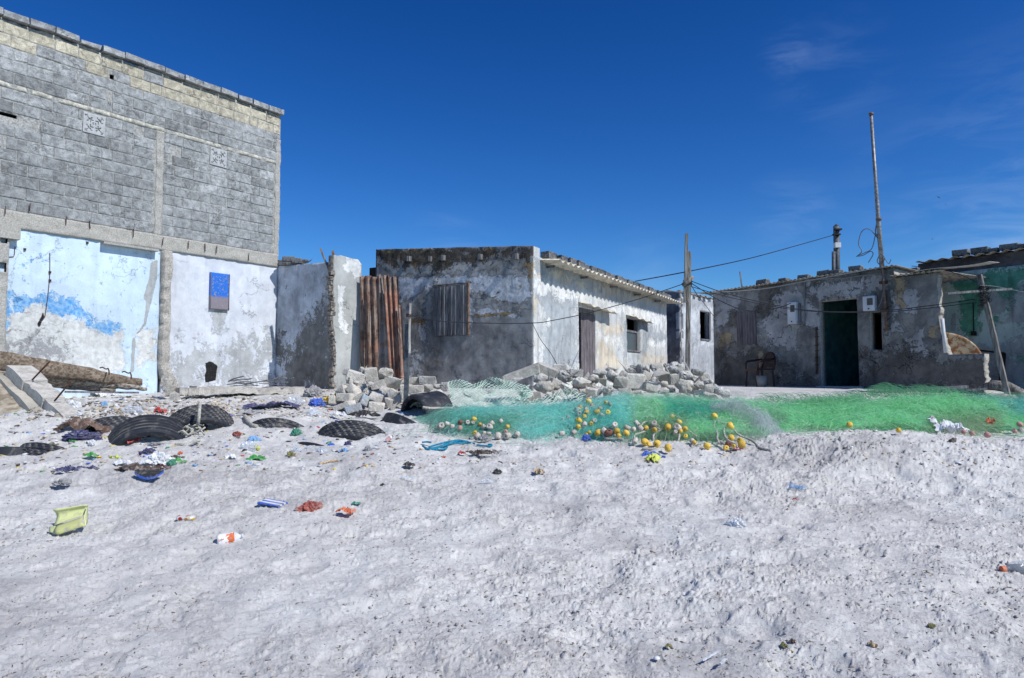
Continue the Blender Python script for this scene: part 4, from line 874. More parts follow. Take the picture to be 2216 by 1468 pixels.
def strands(name, label, n, x0, x1, colf, y0=None, y1=None, ln=(.08, .26), wd=.0023, lift=.045, base=True, hscale=1.0, hfun=None, group='fishing nets spread on the sand'):
    rng = np.random.default_rng(100+NETN[0]); NETN[0] += 1; hf = hfun or heap
    sets = [(n, ln, wd, lift, 22, 6, False), (max(60, n//110), (.5, 1.3), .007, lift*1.1, 5, 18, True)]; allV = []; allF = []; off = 0; lens = []
    for (n_, ln_, wd_, lift_, curl_, S, cord) in sets:
        X = rng.uniform(x0, x1, n_*4); Y = rng.uniform(y0 or 8.6, y1 or 11.7, n_*4)
        h = hf(X, Y); cl_ = sstep(-.35, .25, fbm(X*2.2+Y*.8, Y*3.6-X*.5, 3)); dens = np.clip(h*9, 0, 1)*(.25+.75*cl_); ok = rng.random(n_*4) < dens; X, Y = X[ok][:n_], Y[ok][:n_]; k_ = len(X)
        L_ = rng.uniform(ln_[0], ln_[1], k_); ang = rng.uniform(0, 2*math.pi, k_) if not cord else rng.normal(0, .5, k_)+math.pi*(rng.random(k_) > .5); curl = rng.normal(0, curl_, k_); lz = rng.exponential(lift_*.55, k_); V = np.zeros((k_, S+1, 2, 3), np.float32)
        x, y = X.copy(), Y.copy(); a = rng.uniform(0, math.pi, k_)
        for s in range(S+1):
            hh = hf(x, y)*hscale; z = gbase(x, y)+hh+lz*(.75+.35*np.sin(math.pi*s/S))*np.minimum(hh*6+.15, 1)+.004
            wx = np.cos(a)*wd_/2; wz = np.sin(a)*wd_/2
            V[:, s, 0] = np.stack([x-wx, y, z-wz], 1); V[:, s, 1] = np.stack([x+wx, y, z+wz], 1)
            x = x+np.cos(ang)*L_/S; y = y+np.sin(ang)*L_/S*.8; ang = ang+curl*L_/S*(.3 if cord else 1)+rng.normal(0, .35, k_); a = a+.5
        idx = np.arange(k_*(S+1)*2).reshape(k_, S+1, 2)+off
        allF.append(np.stack([idx[:, :-1, 0], idx[:, :-1, 1], idx[:, 1:, 1], idx[:, 1:, 0]], -1).reshape(-1, 4)); allV.append(V.reshape(-1, 3)); off += k_*(S+1)*2; lens.append(len(allV[-1]))
    Fq = np.concatenate(allF); V = np.concatenate(allV)
    dye = colf(V, rng); dye[lens[0]:, :3] = dye[lens[0]:, :3]*.55+np.array([.30, .34, .27])*rng.choice([.5, 1, 1.3], len(V)-lens[0])[:, None]**0
    if base:
        gx = np.linspace(x0, x1, int((x1-x0)/.05)+2); gy = np.linspace(y0 or 8.6, y1 or 11.7, 62); GX, GY = np.meshgrid(gx, gy, indexing='ij'); H = hf(GX, GY)
        GZ = gbase(GX, GY)+H*hscale*.74+.02*vn(GX*9, GY*9)*np.minimum(H*5, 1)-.02*(H < .03)-.01
        k = len(V); bi = np.arange(GX.size).reshape(GX.shape)+k; BV = np.stack([GX, GY, GZ], -1).reshape(-1, 3)
        m = (H[:-1, :-1] > .13) & (H[1:, 1:] > .13)
        BF = np.stack([bi[:-1, :-1][m], bi[1:, :-1][m], bi[1:, 1:][m], bi[:-1, 1:][m]], -1)
        V = np.concatenate([V, BV]); dye = np.concatenate([dye, colf(BV, rng)*np.array([.85, .88, .86, 1])]); Fq = np.concatenate([Fq, BF])  # base dye darkened: shade in the gaps between strands put into the colour
    o = mk(name, V, Fq, M['net'], None, False, {'dye': dye}); return tag(o, label, 'fishing net', group)
def dyefn(c1, c2, spots=(), jitter=.18):
    c1 = np.array(c1[:3]); c2 = np.array(c2[:3])
    def f(V, rng):
        px, py = proj(V); t = np.clip(.5+fbm(V[:, 0]*1.6+9, V[:, 1]*1.6, 3)*1.4, 0, 1)[:, None]; c = c1*(1-t)+c2*t
        for (poly, soft, cc) in spots:
            m = sstep(0, 1, polymask(px, py, poly, soft))[:, None]; c = c*(1-m)+np.array(cc[:3])*m
        n6 = 14; j = (1+rng.normal(0, jitter, len(V)//n6+1)).repeat(n6)[:len(V), None]
        c = np.clip(c*j, 0, .95); return np.concatenate([c, np.ones((len(c), 1))], 1)
    return f
TEAL = C(150, 234, 222); TEAL2 = C(180, 242, 230); GRN = C(172, 240, 190); GRN2 = C(200, 246, 212); OLV = C(160, 188, 156); PALE = C(206, 216, 214)
xat = lambda px, Y=10.: (px-CX)/F*Y
strands('fishing_net', 'turquoise fine mesh fishing net heap left of the float ropes', 34000, xat(865), xat(1345), dyefn(TEAL, TEAL2, [([(860, 880), (1000, 860), (960, 960), (860, 960)], 30, C(150, 204, 190)), ([(1000, 900), (1120, 900), (1100, 960), (980, 960)], 20, C(140, 200, 180))]))
strands('fishing_net', 'bright green fine net heap behind the yellow floats in the middle', 30000, xat(1318), xat(1650), dyefn(GRN, GRN2, [([(1300, 830), (1370, 860), (1360, 980), (1300, 980)], 20, TEAL2), ([(1440, 860), (1560, 870), (1540, 905), (1440, 900)], 20, C(110, 206, 180)), ([(1340, 915), (1480, 905), (1500, 990), (1330, 990)], 18, OLV), ([(1500, 940), (1640, 940), (1640, 990), (1500, 990)], 15, C(150, 180, 150))]))
strands('fishing_net', 'long green fine net heap in front of the stained house', 52000, xat(1635), xat(2170), dyefn(GRN, C(164, 234, 180), [([(1635, 880), (1700, 900), (1680, 960), (1600, 960)], 20, C(170, 196, 180)), ([(2020, 900), (2170, 890), (2170, 960), (2000, 960)], 25, C(168, 196, 162)), ([(1700, 850), (1900, 850), (1880, 875), (1700, 875)], 12, C(150, 214, 168))]))
strands('fishing_net', 'turquoise fine net patch at the right edge of the beach below the leaning post', 12000, xat(2150), xat(2480), dyefn(C(130, 210, 202), C(156, 214, 190), [([(2150, 920), (2500, 920), (2500, 990), (2150, 990)], 15, C(130, 160, 130))]))
def puff(x, y):
    x = np.asarray(x, float); y = np.asarray(y, float); g = np.exp(-((x-(3.2+(9.4-y)*.5))/.20)**2-((y-9.4)/.42)**2); return np.where(g > .18, heap(x, y)+.12*g, 0)
strands('fishing_net', 'small greyish white net wisp lying over the green nets beside the floats', 5000, 2.75, 3.95, dyefn(PALE, C(226, 232, 234)), 8.75, 10.2, hfun=puff, base=False, lift=.06)
# looped upper edge of the green net against the wall
def loops(name, label, pts, n, c, h=.14):
    rng = random.Random(5); V = []; Fs = []; 
    for i in range(n):
        t = rng.random(); k = t*(len(pts)-1); a = int(k); px = pts[a][0]+(pts[min(a+1, len(pts)-1)][0]-pts[a][0])*(k-a); py = pts[a][1]+(pts[min(a+1, len(pts)-1)][1]-pts[a][1])*(k-a)
        Y = 11.5+rng.uniform(-.5, .35); p = P(px, py, Y); r = rng.uniform(.03, h); ph = rng.uniform(0, 6.28); ax = rng.uniform(-.8, .8); prev = None; z0 = p.z-rng.uniform(.0, .12)
        for s in range(11):
            th_ = ph+s*.62; q = Vector((p.x+r*1.4*math.cos(th_), p.y+ax*r*math.cos(th_), z0+r*math.sin(th_))); w_ = Vector((.0018, 0, .0018)); V += [q-w_, q+w_]
            if s: b = len(V); Fs.append((b-4, b-3, b-1, b-2))
    V = np.array([tuple(q) for q in V]); c = np.array(c[:3]); j = 1+np.random.default_rng(3).normal(0, .2, len(V))
    return tag(mk(name, V, np.array(Fs), M['net'], None, False, {'dye': np.concatenate([np.clip(c*j[:, None], 0, .9), np.ones((len(V), 1))], 1)}), label, 'fishing net', 'fishing nets spread on the sand')
loops('fishing_net', 'dark green curled net edge piled up against the foot of the stained wall', [(1640, 862), (1700, 858), (1800, 858), (1860, 850), (1905, 836), (1960, 842), (2010, 840), (2060, 846), (2110, 858), (2216, 857)], 650, C(120, 180, 140), .09)
# ---- coarse pale cord nets: real diamond lattice draped over stones
def lattice(label, fn, nu, nv, r=.0058):
    V = []; Fs = []
    def seg(p, q):
        d = (q-p); x = d.orthogonal().normalized()*r; y = d.cross(x).normalized()*r; k = len(V)
        for c in (p, q):
            for i in range(3): t = 2.094*i; V.append(c+x*math.cos(t)+y*math.sin(t))
        for i in range(3): Fs.append((k+i, k+(i+1) % 3, k+3+(i+1) % 3, k+3+i))
    for i in range(nu):
        for j in range(nv):
            if (i+j) % 2: continue
            for di in (-1, 1):
                if 0 <= i+di < nu and j+1 < nv:
                    a = fn(i/(nu-1), j/(nv-1)); b = fn((i+di)/(nu-1), (j+1)/(nv-1))
                    if a is not None and b is not None: seg(a, b)
    return tag(mk('cord_net', np.array([tuple(q) for q in V]), np.array(Fs), M['coarse'], None), label, 'fishing net', 'coarse cord nets')
def cordfn(top, bot, Y0, Y1, sd_):
    xs = [p[0] for p in top]
    def f(s, t):
        px = xs[0]+(xs[-1]-xs[0])*s; pt = np.interp(px, [p[0] for p in top], [p[1] for p in top]); pb = np.interp(px, [p[0] for p in bot], [p[1] for p in bot])
        w1 = float(vn(np.array(s*7+sd_), np.array(t*5.)));
        px2 = px+w1*5+4*float(vn(np.array(s*13+sd_), np.array(t*9.))); py = pt+(pb-pt)*(t+.03*w1); Y = Y0+(Y1-Y0)*t+.10*w1+.07*math.sin(s*16+sd_)*(1-t)
        return P(px2, py, Y)
    return f
lattice('coarse pale green cord net draped in folds over a stone left of the big slab', cordfn([(972, 828), (1000, 822), (1025, 832), (1062, 817), (1090, 822), (1146, 836)], [(972, 880), (1040, 892), (1146, 884)], 11.75, 10.7, 1.), 54, 25)
lattice('coarse pale cord net stretched over the low stones at the foot of the heap', cordfn([(1142, 872), (1170, 862), (1225, 838), (1262, 852)], [(1142, 892), (1200, 896), (1262, 884)], 11.3, 10.6, 5.), 30, 13)
lattice('bunched end of pale cord net reaching towards the slab', cordfn([(1120, 846), (1145, 832)], [(1122, 868), (1140, 862)], 11.3, 11.1, 8.), 12, 12)
# under-drape to give the folds something to lie on
# ================================================================ rocks
def rockmesh(seed, kind, sx, sy, sz):
    rg = random.Random(seed); bm = bmesh.new()
    if kind == 'angular':
        for _ in range(rg.randint(9, 13)):
            v = Vector((rg.choice((-1, 1))*rg.uniform(.55, 1), rg.choice((-1, 1))*rg.uniform(.55, 1), rg.choice((-1, 1))*rg.uniform(.55, 1))); bm.verts.new((v.x*sx, v.y*sy, v.z*sz))
    elif kind == 'block':
        for a in (-1, 1):
            for b in (-1, 1):
                for c in (-1, 1): bm.verts.new((a*sx*rg.uniform(.8, 1), b*sy*rg.uniform(.8, 1), c*sz*rg.uniform(.78, 1)))
        bm.verts.new((sx*1.05*rg.choice((-1, 1)), 0, sz*rg.uniform(-.5, .5)))
    else:
        for _ in range(34):
            v = Vector((rg.gauss(0, 1), rg.gauss(0, 1), rg.gauss(0, 1))).normalized()*rg.uniform(.8, 1.05); bm.verts.new((v.x*sx, v.y*sy, v.z*sz))
    bmesh.ops.convex_hull(bm, input=bm.verts[:]); loose = [v for v in bm.verts if not v.link_faces]
    if loose: bmesh.ops.delete(bm, geom=loose, context='VERTS')
    bmesh.ops.triangulate(bm, faces=bm.faces[:])
    bmesh.ops.bevel(bm, geom=bm.edges[:]+bm.verts[:], offset=.10*min(sx, sy, sz), segments=1, affect='EDGES', profile=.6)
    bmesh.ops.triangulate(bm, faces=bm.faces[:])
    bmesh.ops.subdivide_edges(bm, edges=bm.edges[:], cuts=1, use_grid_fill=True)
    if kind == 'round': bmesh.ops.subdivide_edges(bm, edges=bm.edges[:], cuts=1, use_grid_fill=True)
    s = min(sx, sy, sz); co = np.array([v.co[:] for v in bm.verts]); f1 = fbm(co[:, 0]*9+seed, co[:, 1]*9+co[:, 2]*7, 3); f2 = fbm(co[:, 2]*14+seed, co[:, 0]*14-co[:, 1]*11, 2)
    k = {'angular': .07, 'block': .06, 'round': .24}[kind]; kk = {'angular': .05, 'block': .05, 'round': .16}[kind]
    for v, a, b in zip(bm.verts, f1, f2): v.co += v.normal*float(s*(a*k+b*kk)) if v.normal.length else Vector()
    me = bpy.data.meshes.new('rubble_stone'); bm.to_mesh(me); bm.free(); return me
ORD = ['first', 'second', 'third', 'fourth', 'fifth', 'sixth', 'seventh', 'eighth', 'ninth', 'tenth', 'eleventh', 'twelfth', 'thirteenth', 'fourteenth', 'fifteenth', 'sixteenth', 'seventeenth', 'eighteenth', 'nineteenth', 'twentieth']
def ordn(i): return ORD[i] if i < 20 else ('twenty-'+ORD[i-20] if i < 29 else 'thirty-'+ORD[(i-29) % 20] if i > 29 else 'thirtieth')
MATS = {'c': ('rock1', 'grey concrete lump'), 'k': ('rock2', 'pitted coral stone'), 'p': ('rock3', 'pale rubble piece'), 'b': ('rock4', 'blue painted plaster chunk')}
def pile(lst, Yf, pname, group, rows):
    out = []
    for i, (px, py, w_, h_, kind, mt, rot) in enumerate(lst):
        Y = Yf(py); s = Y/F; me = rockmesh(i*13+len(pname), kind, w_*s/2*1.06, max(.05, (w_+h_)*s/4), h_*s/2*1.06); me.materials.append(M[MATS[mt][0]])
        o = bpy.data.objects.new('rubble_stone', me); COL.objects.link(o); o.location = P(px, py, Y); o.rotation_euler = (random.uniform(-.15, .15), R(rot), random.uniform(-.3, .3)); out.append((o, px, py, mt, kind))
    ys = sorted(q[2] for q in out); cuts = [ys[int(len(ys)*(k+1)/len(rows))-1] for k in range(len(rows))]
    byrow = {}
    for q in out:
        r_ = next(k for k, c in enumerate(cuts) if q[2] <= c+1e-6); byrow.setdefault(r_, []).append(q)
    for r_, qs in byrow.items():
        for i, (o, px, py, mt, kind) in enumerate(sorted(qs, key=lambda q: q[1])):
            tag(o, f'{MATS[mt][1]}, {ordn(i)} from left, {rows[r_]} layer of {pname}', 'stone', group)
q4 = lambda L_: [(x/4.432+420, y/4.432+760, w_/4.432, h_/4.432, k, m, r) for x, y, w_, h_, k, m, r in L_]
q5r = lambda L_: [(x/3.67+560, y/3.67+480, w_/3.67, h_/3.67, k, m, r) for x, y, w_, h_, k, m, r in L_]
p1 = q4([(1555, 245, 175, 95, 'block', 'p', 14), (1605, 190, 80, 80, 'angular', 'c', 40), (1700, 222, 120, 130, 'block', 'c', -8), (1840, 210, 165, 105, 'round', 'c', 8), (1475, 283, 90, 65, 'angular', 'c', 0), (1550, 310, 70, 45, 'round', 'c', 0), (1540, 385, 150, 105, 'angular', 'c', 38), (1765, 322, 165, 95, 'angular', 'c', -12), (1915, 312, 150, 120, 'angular', 'c', 15), (1415, 385, 110, 90, 'angular', 'c', -30), (1455, 447, 145, 85, 'block', 'c', 2), (1590, 452, 125, 85, 'angular', 'c', -28), (1637, 475, 75, 100, 'block', 'b', 20), (1752, 440, 150, 95, 'angular', 'c', 18), (1818, 380, 110, 100, 'angular', 'c', 30), (1893, 412, 70, 110, 'block', 'p', 35), (1860, 500, 80, 95, 'angular', 'c', 20), (1750, 535, 150, 90, 'angular', 'c', 10), (1640, 335, 70, 60, 'round', 'c', 0), (1598, 362, 60, 45, 'round', 'p', 0), (1530, 548, 150, 70, 'block', 'b', -18), (1420, 532, 170, 55, 'block', 'c', -22), (1960, 468, 110, 95, 'angular', 'c', -15), (2005, 378, 60, 110, 'block', 'c', 0), (1995, 295, 60, 60, 'round', 'c', 0), (1690, 320, 90, 80, 'round', 'c', 0), (1660, 395, 90, 80, 'round', 'c', 0), (1930, 545, 110, 70, 'angular', 'c', -30), (1480, 345, 80, 60, 'angular', 'c', 10), (1380, 465, 60, 60, 'angular', 'c', 0), (1325, 470, 60, 90, 'block', 'c', 0), (1500, 500, 120, 60, 'angular', 'c', 0)])
p1 += q5r([(1235, 1268, 95, 75, 'angular', 'c', 0), (1340, 1262, 140, 72, 'block', 'k', 3), (1252, 1328, 115, 62, 'block', 'c', 0), (1345, 1322, 85, 64, 'angular', 'c', 0), (1425, 1308, 95, 45, 'round', 'p', 0), (1482, 1312, 55, 75, 'block', 'k', 0), (1412, 1356, 115, 55, 'round', 'p', 0), (1495, 1390, 105, 40, 'angular', 'p', 0), (1240, 1385, 110, 50, 'angular', 'c', 0), (1310, 1380, 90, 45, 'angular', 'p', 0), (1195, 1320, 50, 60, 'block', 'c', 0)])
for i in range(26):
    px = random.uniform(738, 880); py = random.uniform(805, 872); p1.append((px, py, random.uniform(18, 30), random.uniform(14, 22), random.choice(['angular', 'round', 'block']), 'c', random.uniform(-30, 30)))
Yp1 = lambda py: 11.15+(888-py)/98*1.5
def Yjit(f):
    return lambda py: f(py)
pile([q for q in p1[:43]], Yp1, 'the left rubble heap', 'rubble stones by the plaster stub', ['top', 'upper', 'middle', 'lower', 'bottom'])
pile([q for q in p1[43:]], lambda py: Yp1(py)+.28, 'back stones of left heap', 'rubble stones by the plaster stub', ['upper', 'lower'])
q6r = lambda L_: [(x/3.496+1100, y/3.496+480, w_/3.496, h_/3.496, k, m, r) for x, y, w_, h_, k, m, r in L_]
p2 = q6r([(105, 1152, 300, 75, 'block', 'p', -20), (290, 1145, 165, 110, 'block', 'p', 22), (395, 1107, 115, 55, 'block', 'p', 4), (245, 1188, 125, 85, 'round', 'k', 0), (425, 1172, 135, 105, 'round', 'k', 0), (505, 1150, 105, 60, 'block', 'k', 5), (578, 1168, 65, 65, 'angular', 'c', 0), (690, 1145, 130, 60, 'round', 'k', 0), (640, 1180, 90, 55, 'round', 'p', 0), (785, 1162, 100, 85, 'round', 'c', 0), (870, 1155, 85, 75, 'angular', 'c', 30), (930, 1137, 85, 70, 'round', 'k', 0), (965, 1097, 95, 35, 'round', 'p', 0), (1012, 1112, 85, 80, 'round', 'k', 0), (1076, 1092, 34, 60, 'angular', 'p', 0), (1125, 1102, 95, 65, 'angular', 'c', 0), (1155, 1160, 135, 95, 'angular', 'c', 22), (1265, 1110, 160, 90, 'round', 'k', 0), (1250, 1192, 66, 85, 'block', 'c', 0), (1340, 1168, 125, 75, 'round', 'k', 15), (1412, 1182, 66, 62, 'round', 'c', 0), (1432, 1138, 110, 60, 'round', 'k', 15), (1512, 1207, 85, 52, 'round', 'k', 0), (1445, 1237, 90, 58, 'round', 'c', 0), (1518, 1265, 85, 72, 'angular', 'p', 0), (1372, 1228, 66, 58, 'round', 'p', 30), (1325, 1252, 130, 118, 'round', 'c', 30), (1630, 1292, 125, 92, 'round', 'k', 10), (1562, 1268, 60, 95, 'round', 'k', -20), (1440, 1300, 95, 65, 'angular', 'c', 0), (955, 1212, 145, 125, 'block', 'c', 4), (840, 1222, 120, 125, 'angular', 'c', 10), (700, 1220, 100, 70, 'angular', 'c', 0), (555, 1222, 165, 82, 'round', 'p', 5), (622, 1292, 95, 78, 'angular', 'p', 10), (270, 1252, 160, 90, 'round', 'c', 0), (355, 1222, 80, 72, 'block', 'c', 20), (432, 1292, 125, 85, 'angular', 'c', 25), (140, 1332, 70, 115, 'angular', 'c', 20), (212, 1322, 115, 90, 'angular', 'c', 0), (305, 1312, 66, 54, 'round', 'p', 0), (1070, 1252, 105, 68, 'block', 'p', 15), (1172, 1282, 95, 66, 'round', 'p', 0), (885, 1292, 95, 60, 'angular', 'c', 0), (985, 1292, 95, 50, 'round', 'c', 0), (1235, 1322, 90, 55, 'angular', 'c', 0), (1412, 1335, 46, 46, 'angular', 'p', 0), (1492, 1312, 90, 50, 'round', 'k', 0), (1545, 1322, 110, 44, 'round', 'p', 0), (1040, 1172, 80, 80, 'angular', 'c', 20), (1100, 1205, 95, 70, 'round', 'k', 0), (1182, 1230, 70, 50, 'round', 'c', 0), (780, 1120, 95, 40, 'round', 'k', 0), (1200, 1050 + 40, 60, 40, 'round', 'k', 0), (240, 1370, 160, 60, 'angular', 'c', 0), (1320, 1325, 70, 50, 'round', 'k', 0), (760, 1270, 80, 60, 'round', 'c', 0), (500, 1290, 80, 60, 'round', 'k', 0), (60, 1215, 130, 70, 'angular', 'k', 0), (370, 1345, 90, 50, 'round', 'p', 0)])
nfront = len(p2)
for i in range(34):
    px = random.uniform(1135, 1530); py = random.uniform(812, 860); p2.append((px, py, random.uniform(20, 34), random.uniform(16, 26), random.choice(['angular', 'round']), random.choice('ck'), random.uniform(-30, 30)))
Yp2 = lambda py: 11.35+(882-py)/98*1.35
pile(p2[:nfront], Yp2, 'the long stone heap', 'stones of the long heap', ['top', 'upper', 'middle', 'lower', 'bottom'])
pile(p2[nfront:], lambda py: Yp2(py)+.3, 'back stones of long heap', 'stones of the long heap', ['upper', 'lower'])
# stones and blocks weighing down the roofs
def looseblock(p, ax, half, label, group, hollow=True, mat='looseblock'):
    mb = MB(); d, n_, z = ax; hx, hy, hz = half; j = .008
    if hollow:
        t = .03; mb.box(p+n_*(hy-t/2)*-1, ax, (hx, t/2, hz), jit=j); mb.box(p+n_*(hy-t/2), ax, (hx, t/2, hz), jit=j)
        for s in (-1, -.02, 1): mb.box(p+d*((hx-t/2)*s), ax, (t/2, hy-t, hz-.002), jit=j*.6)
        mb.box(p-z*(hz-.012), ax, (hx-t, hy-t, .01))
        o = mk('concrete_block', np.array([tuple(q) for q in mb.v]), mb.f, M[mat])
    else:
        me = rockmesh(int(p.x*1000) % 997, 'block', hx, hy, hz); me.materials.append(M[mat]); o = bpy.data.objects.new('concrete_block', me); COL.objects.link(o); o.location = p
        o.rotation_euler = (0, 0, math.atan2(d.y, d.x))
    return tag(o, label, 'block', group)
Zup = Vector((0, 0, 1))
i = 0; u = .40
while u < lenR-.1:
    a = random.uniform(-.06, .06); d = HR.d*math.cos(a)+HR.n*math.sin(a); n_ = HR.n*math.cos(a)-HR.d*math.sin(a)
    lying = i % 3 != 2
    looseblock(HR.pt(u+.2, ze+.06+.035+.085, .12+random.uniform(-.05, .05)), (n_, Zup, d) if lying else (d, n_, Zup), (.10, .085, .19) if lying else (.19, .09, .085), f'hollow grey block, {ordn(i)} from the corner along the middle house eave', 'blocks weighing down the eave of the middle house')
    u += .42+random.uniform(0, .16)*(i % 3 == 0); i += 1
for k, (px, w_, h_, hol, txt) in enumerate([(1648, 24, 12, 0, 'dark squarish block on the left end of the stained house roof'), (1694, 18, 8, 1, 'flat dark block second along the stained house roof'), (1738, 24, 9, 0, 'low pale block third along the stained house roof'), (1782, 28, 12, 0, 'pale grey block lying left of a rounded stone on the roof'), (1806, 24, 10, 0, 'rounded pale stone beside the metal post on the roof'), (1851, 26, 12, 0, 'tilted grey block left of the tall mast on the roof')]):
    u, z = W.uz(px, 600); zr_ = rzL+(rzR-rzL)*u/u1940+.035; s = W.pt(u, 0).y/F
    looseblock(W.pt(u, zr_+h_*s/2, -.05), (W.d, W.n, Zup), (w_*s/2*1.1, .1, h_*s/2), txt, 'stones on the stained house roof', False)
for k, (px, w_, h_, txt) in enumerate([(2000, 26, 8, 'flat grey slab piece on the broken side wall top'), (2030, 34, 10, 'long dark stone on the broken side wall top'), (1978, 12, 6, 'small stone chip on the broken side wall top')]):
    p = P(px, 566, 15.5 if px < 1990 else 16.1); s = p.y/F; looseblock(Vector((p.x, p.y, rzR+.02+h_*s/2)), (S.d, S.n, Zup), (w_*s/2, .1, h_*s/2), txt, 'stones on the broken wall top', False)
for k, (px, w_, h_, hol, txt) in enumerate([(2079, 32, 15, 0, 'big pale block at the left end of the green building roof'), (2122, 32, 13, 1, 'hollow block second from the left on the green building roof'), (2150, 22, 9, 0, 'low dark stone third from the left on the green building roof'), (2186, 40, 14, 0, 'long dark block fourth from the left on the green building roof'), (2212, 26, 10, 0, 'grey block at the right edge of the picture on the green building roof')]):
    u, z = GW.uz(px, 560); s = GW.pt(u, 0).y/F; looseblock(GW.pt(u, gr+.05+h_*s/2, -.02), (GW.d, GW.n, Zup), (w_*s/2, .1, h_*s/2), txt, 'stones on the green building roof', bool(hol))
# block rubble on the low wall
for k, (px, py, w_, h_, kind, txt) in enumerate([(600, 569, 26, 12, 'block', 'leftmost broken block on the low plaster wall by the tall building'), (622, 561, 28, 12, 'block', 'highest broken block in the small stack on the low plaster wall'), (640, 565, 22, 12, 'block', 'middle broken block on the low plaster wall'), (657, 565, 18, 11, 'round', 'rightmost rounded lump on the low plaster wall'), (628, 571, 60, 7, 'block', 'thin flat slab under the broken blocks on the low plaster wall'), (618, 568, 20, 9, 'block', 'small hollow fragment between the blocks on the low plaster wall')]):
    u = B.uz(px, py)[0]; b = B.pt(u, 0); s = b.y/F; me = rockmesh(k+77, kind, w_*s/2, .12, h_*s/2); me.materials.append(M['looseblock']); o = bpy.data.objects.new('broken_block', me); COL.objects.link(o); o.location = B.at(px, py, -.06); tag(o, txt, 'block', 'broken blocks on the low wall')
def bars(name, label, cat, segs_, mat, group=None, parent=None):
    mb = MB()
    for (p, q, wx, wy) in segs_: mb.bar(p, q, wx, wy, segs=8, jit=.004)
    o = mb.build(name, M[mat], parent)
    return tag(o, label, cat, group) if not parent else o
Yb = 14.9
bars('wood_stick', 'pale split plank sticking up behind the low plaster wall', 'plank', [(P(714, 590, Yb+.1), P(693, 538, Yb+.1), .08, .03)], 'polewood')
bars('wood_stick', 'short brown stake standing at the broken wall end', 'stake', [(P(726, 575, Yb), P(720, 543, Yb), .05, .05)], 'brownsteel')

# ================================================================ posts, mast, wires
bars('wire_post', 'square grey metal post with a white lath tied to it in front of the rusty sheets', 'post', [], 'postmetal') if False else None
t = thing('wire_post', 'square grey metal post with a white lath tied to it near the rubble heap', 'post', G(881, 872))
bars('post_shaft', None, None, [(P(878, 880, 11.3), P(882, 702, 11.3), .085, .07)], 'postmetal', parent=t)
bars('lath', None, None, [(P(886, 765, 11.2), P(888, 657, 11.2), .045, .025)], 'palewood', parent=t)
mb = MB()
for k in range(16):
    a = k*1.1; mb.tube([P(886+7*math.cos(a+j*.7), 682+3*math.sin(a*1.3+j*.7)+j*.3, 11.2+.05*math.sin(a+j*.7)) for j in range(5)], .004, 4)
mb.build('wire_binding', M['rebar'], t)
t = thing('utility_pole', 'weathered double plank utility pole standing behind the stone heap in the alley', 'pole', P(1488, 800, 13.6))
bars('pole_shaft', None, None, [(P(1487.5, 835, 13.6), P(1491, 545, 13.6), .085, .075)], 'polewood', parent=t)
bars('pole_shaft', None, None, [(P(1482, 655, 13.55), P(1486, 506, 13.55), .062, .05)], 'polewood', parent=t)
mb = MB(); mb.tube([P(1478, 618, 13.45), P(1486, 612, 13.4), P(1500, 600, 13.45)], [.05, .045, .035], 7); mb.build('pole_knot', M['polewood'], t, True)
mb = MB()
for k in range(14): mb.tube([P(1488+(8+k % 3)*math.cos(j*.9+k), 606+k*.9+3*math.sin(j*.9+k), 13.6+.08*math.sin(j*.9+k)) for j in range(6)], .006, 4)
mb.build('wire_binding', M['wire'], t)
t = thing('roof_post', 'dark grey metal post with a white box standing behind the stained house roof', 'post', P(1811, 585, 19.5))
mb = MB(); mb.tube([P(1812, 640, 19.5), P(1810, 490, 19.5)], .085, 12); mb.tube([P(1810, 490, 19.5), P(1810, 485, 19.5)], [.085, .01], 12); mb.build('post_shaft', M['postmetal'], t, True)
mb = MB(); mb.tube([P(1804, 640, 19.3), P(1804, 545, 19.3)], .05, 10); mb.build('short_post', M['postmetal'], t, True)
mb = MB(); mb.box(P(1812, 531, 19.35), (Vector((1, 0, 0)), Vector((0, 1, 0)), Zup), (.08, .06, .07)); mb.build('junction_box', M['meter'], t)
mb = MB(); [mb.box(P(x, y, 19.4), (Vector((1, 0, 0)), Vector((0, 1, 0)), Zup), (.10, .06, .02)) for x, y in ((1810, 508), (1813, 497))]; mb.build('clamp', M['black'], t)
t = thing('mast', 'tall thin metal mast leaning slightly above the stained house, fixed to a rusty pipe', 'mast', W.at(1921, 715, .1))
mt, mbm = W.at(1891, 252, .12), W.at(1914, 575, .12)
mb = MB(); mb.tube([W.at(1914.5, 580, .12), W.at(1906, 470, .12), W.at(1901, 400, .12), mt], [.05, .045, .038, .033], 10); mb.build('mast_tube', M['steel'], t, True)
mb = MB(); mb.tube([mt+Vector((0, 0, .0)), mt+Vector((0, 0, .05))], .05, 10); mb.tube([W.at(1907, 475, .12), W.at(1907.3, 479, .12)], .06, 10); mb.build('mast_collar', M['brownsteel'], t, True)
mb = MB(); mb.bar(W.at(1913, 572, .08), W.at(1921, 716, .06), .09, .05, segs=6, jit=.004); mb.build('mast_pipe', M['brownsteel'], t)
mb = MB()
for py in (612, 672): a = W.at(1917 if py > 640 else 1915, py, .06); mb.box(a, (W.d, W.n, Zup), (.07, .06, .03))
mb.build('mast_bracket', M['rebar'], t)
def wire(label, pts, r=.008, mat='wire', n=6, group='overhead wires', cat='wire'):
    mb = MB(); mb.tube(pts, r, n); return tag(mb.build('wire', M[mat], None, True), label, cat, group)
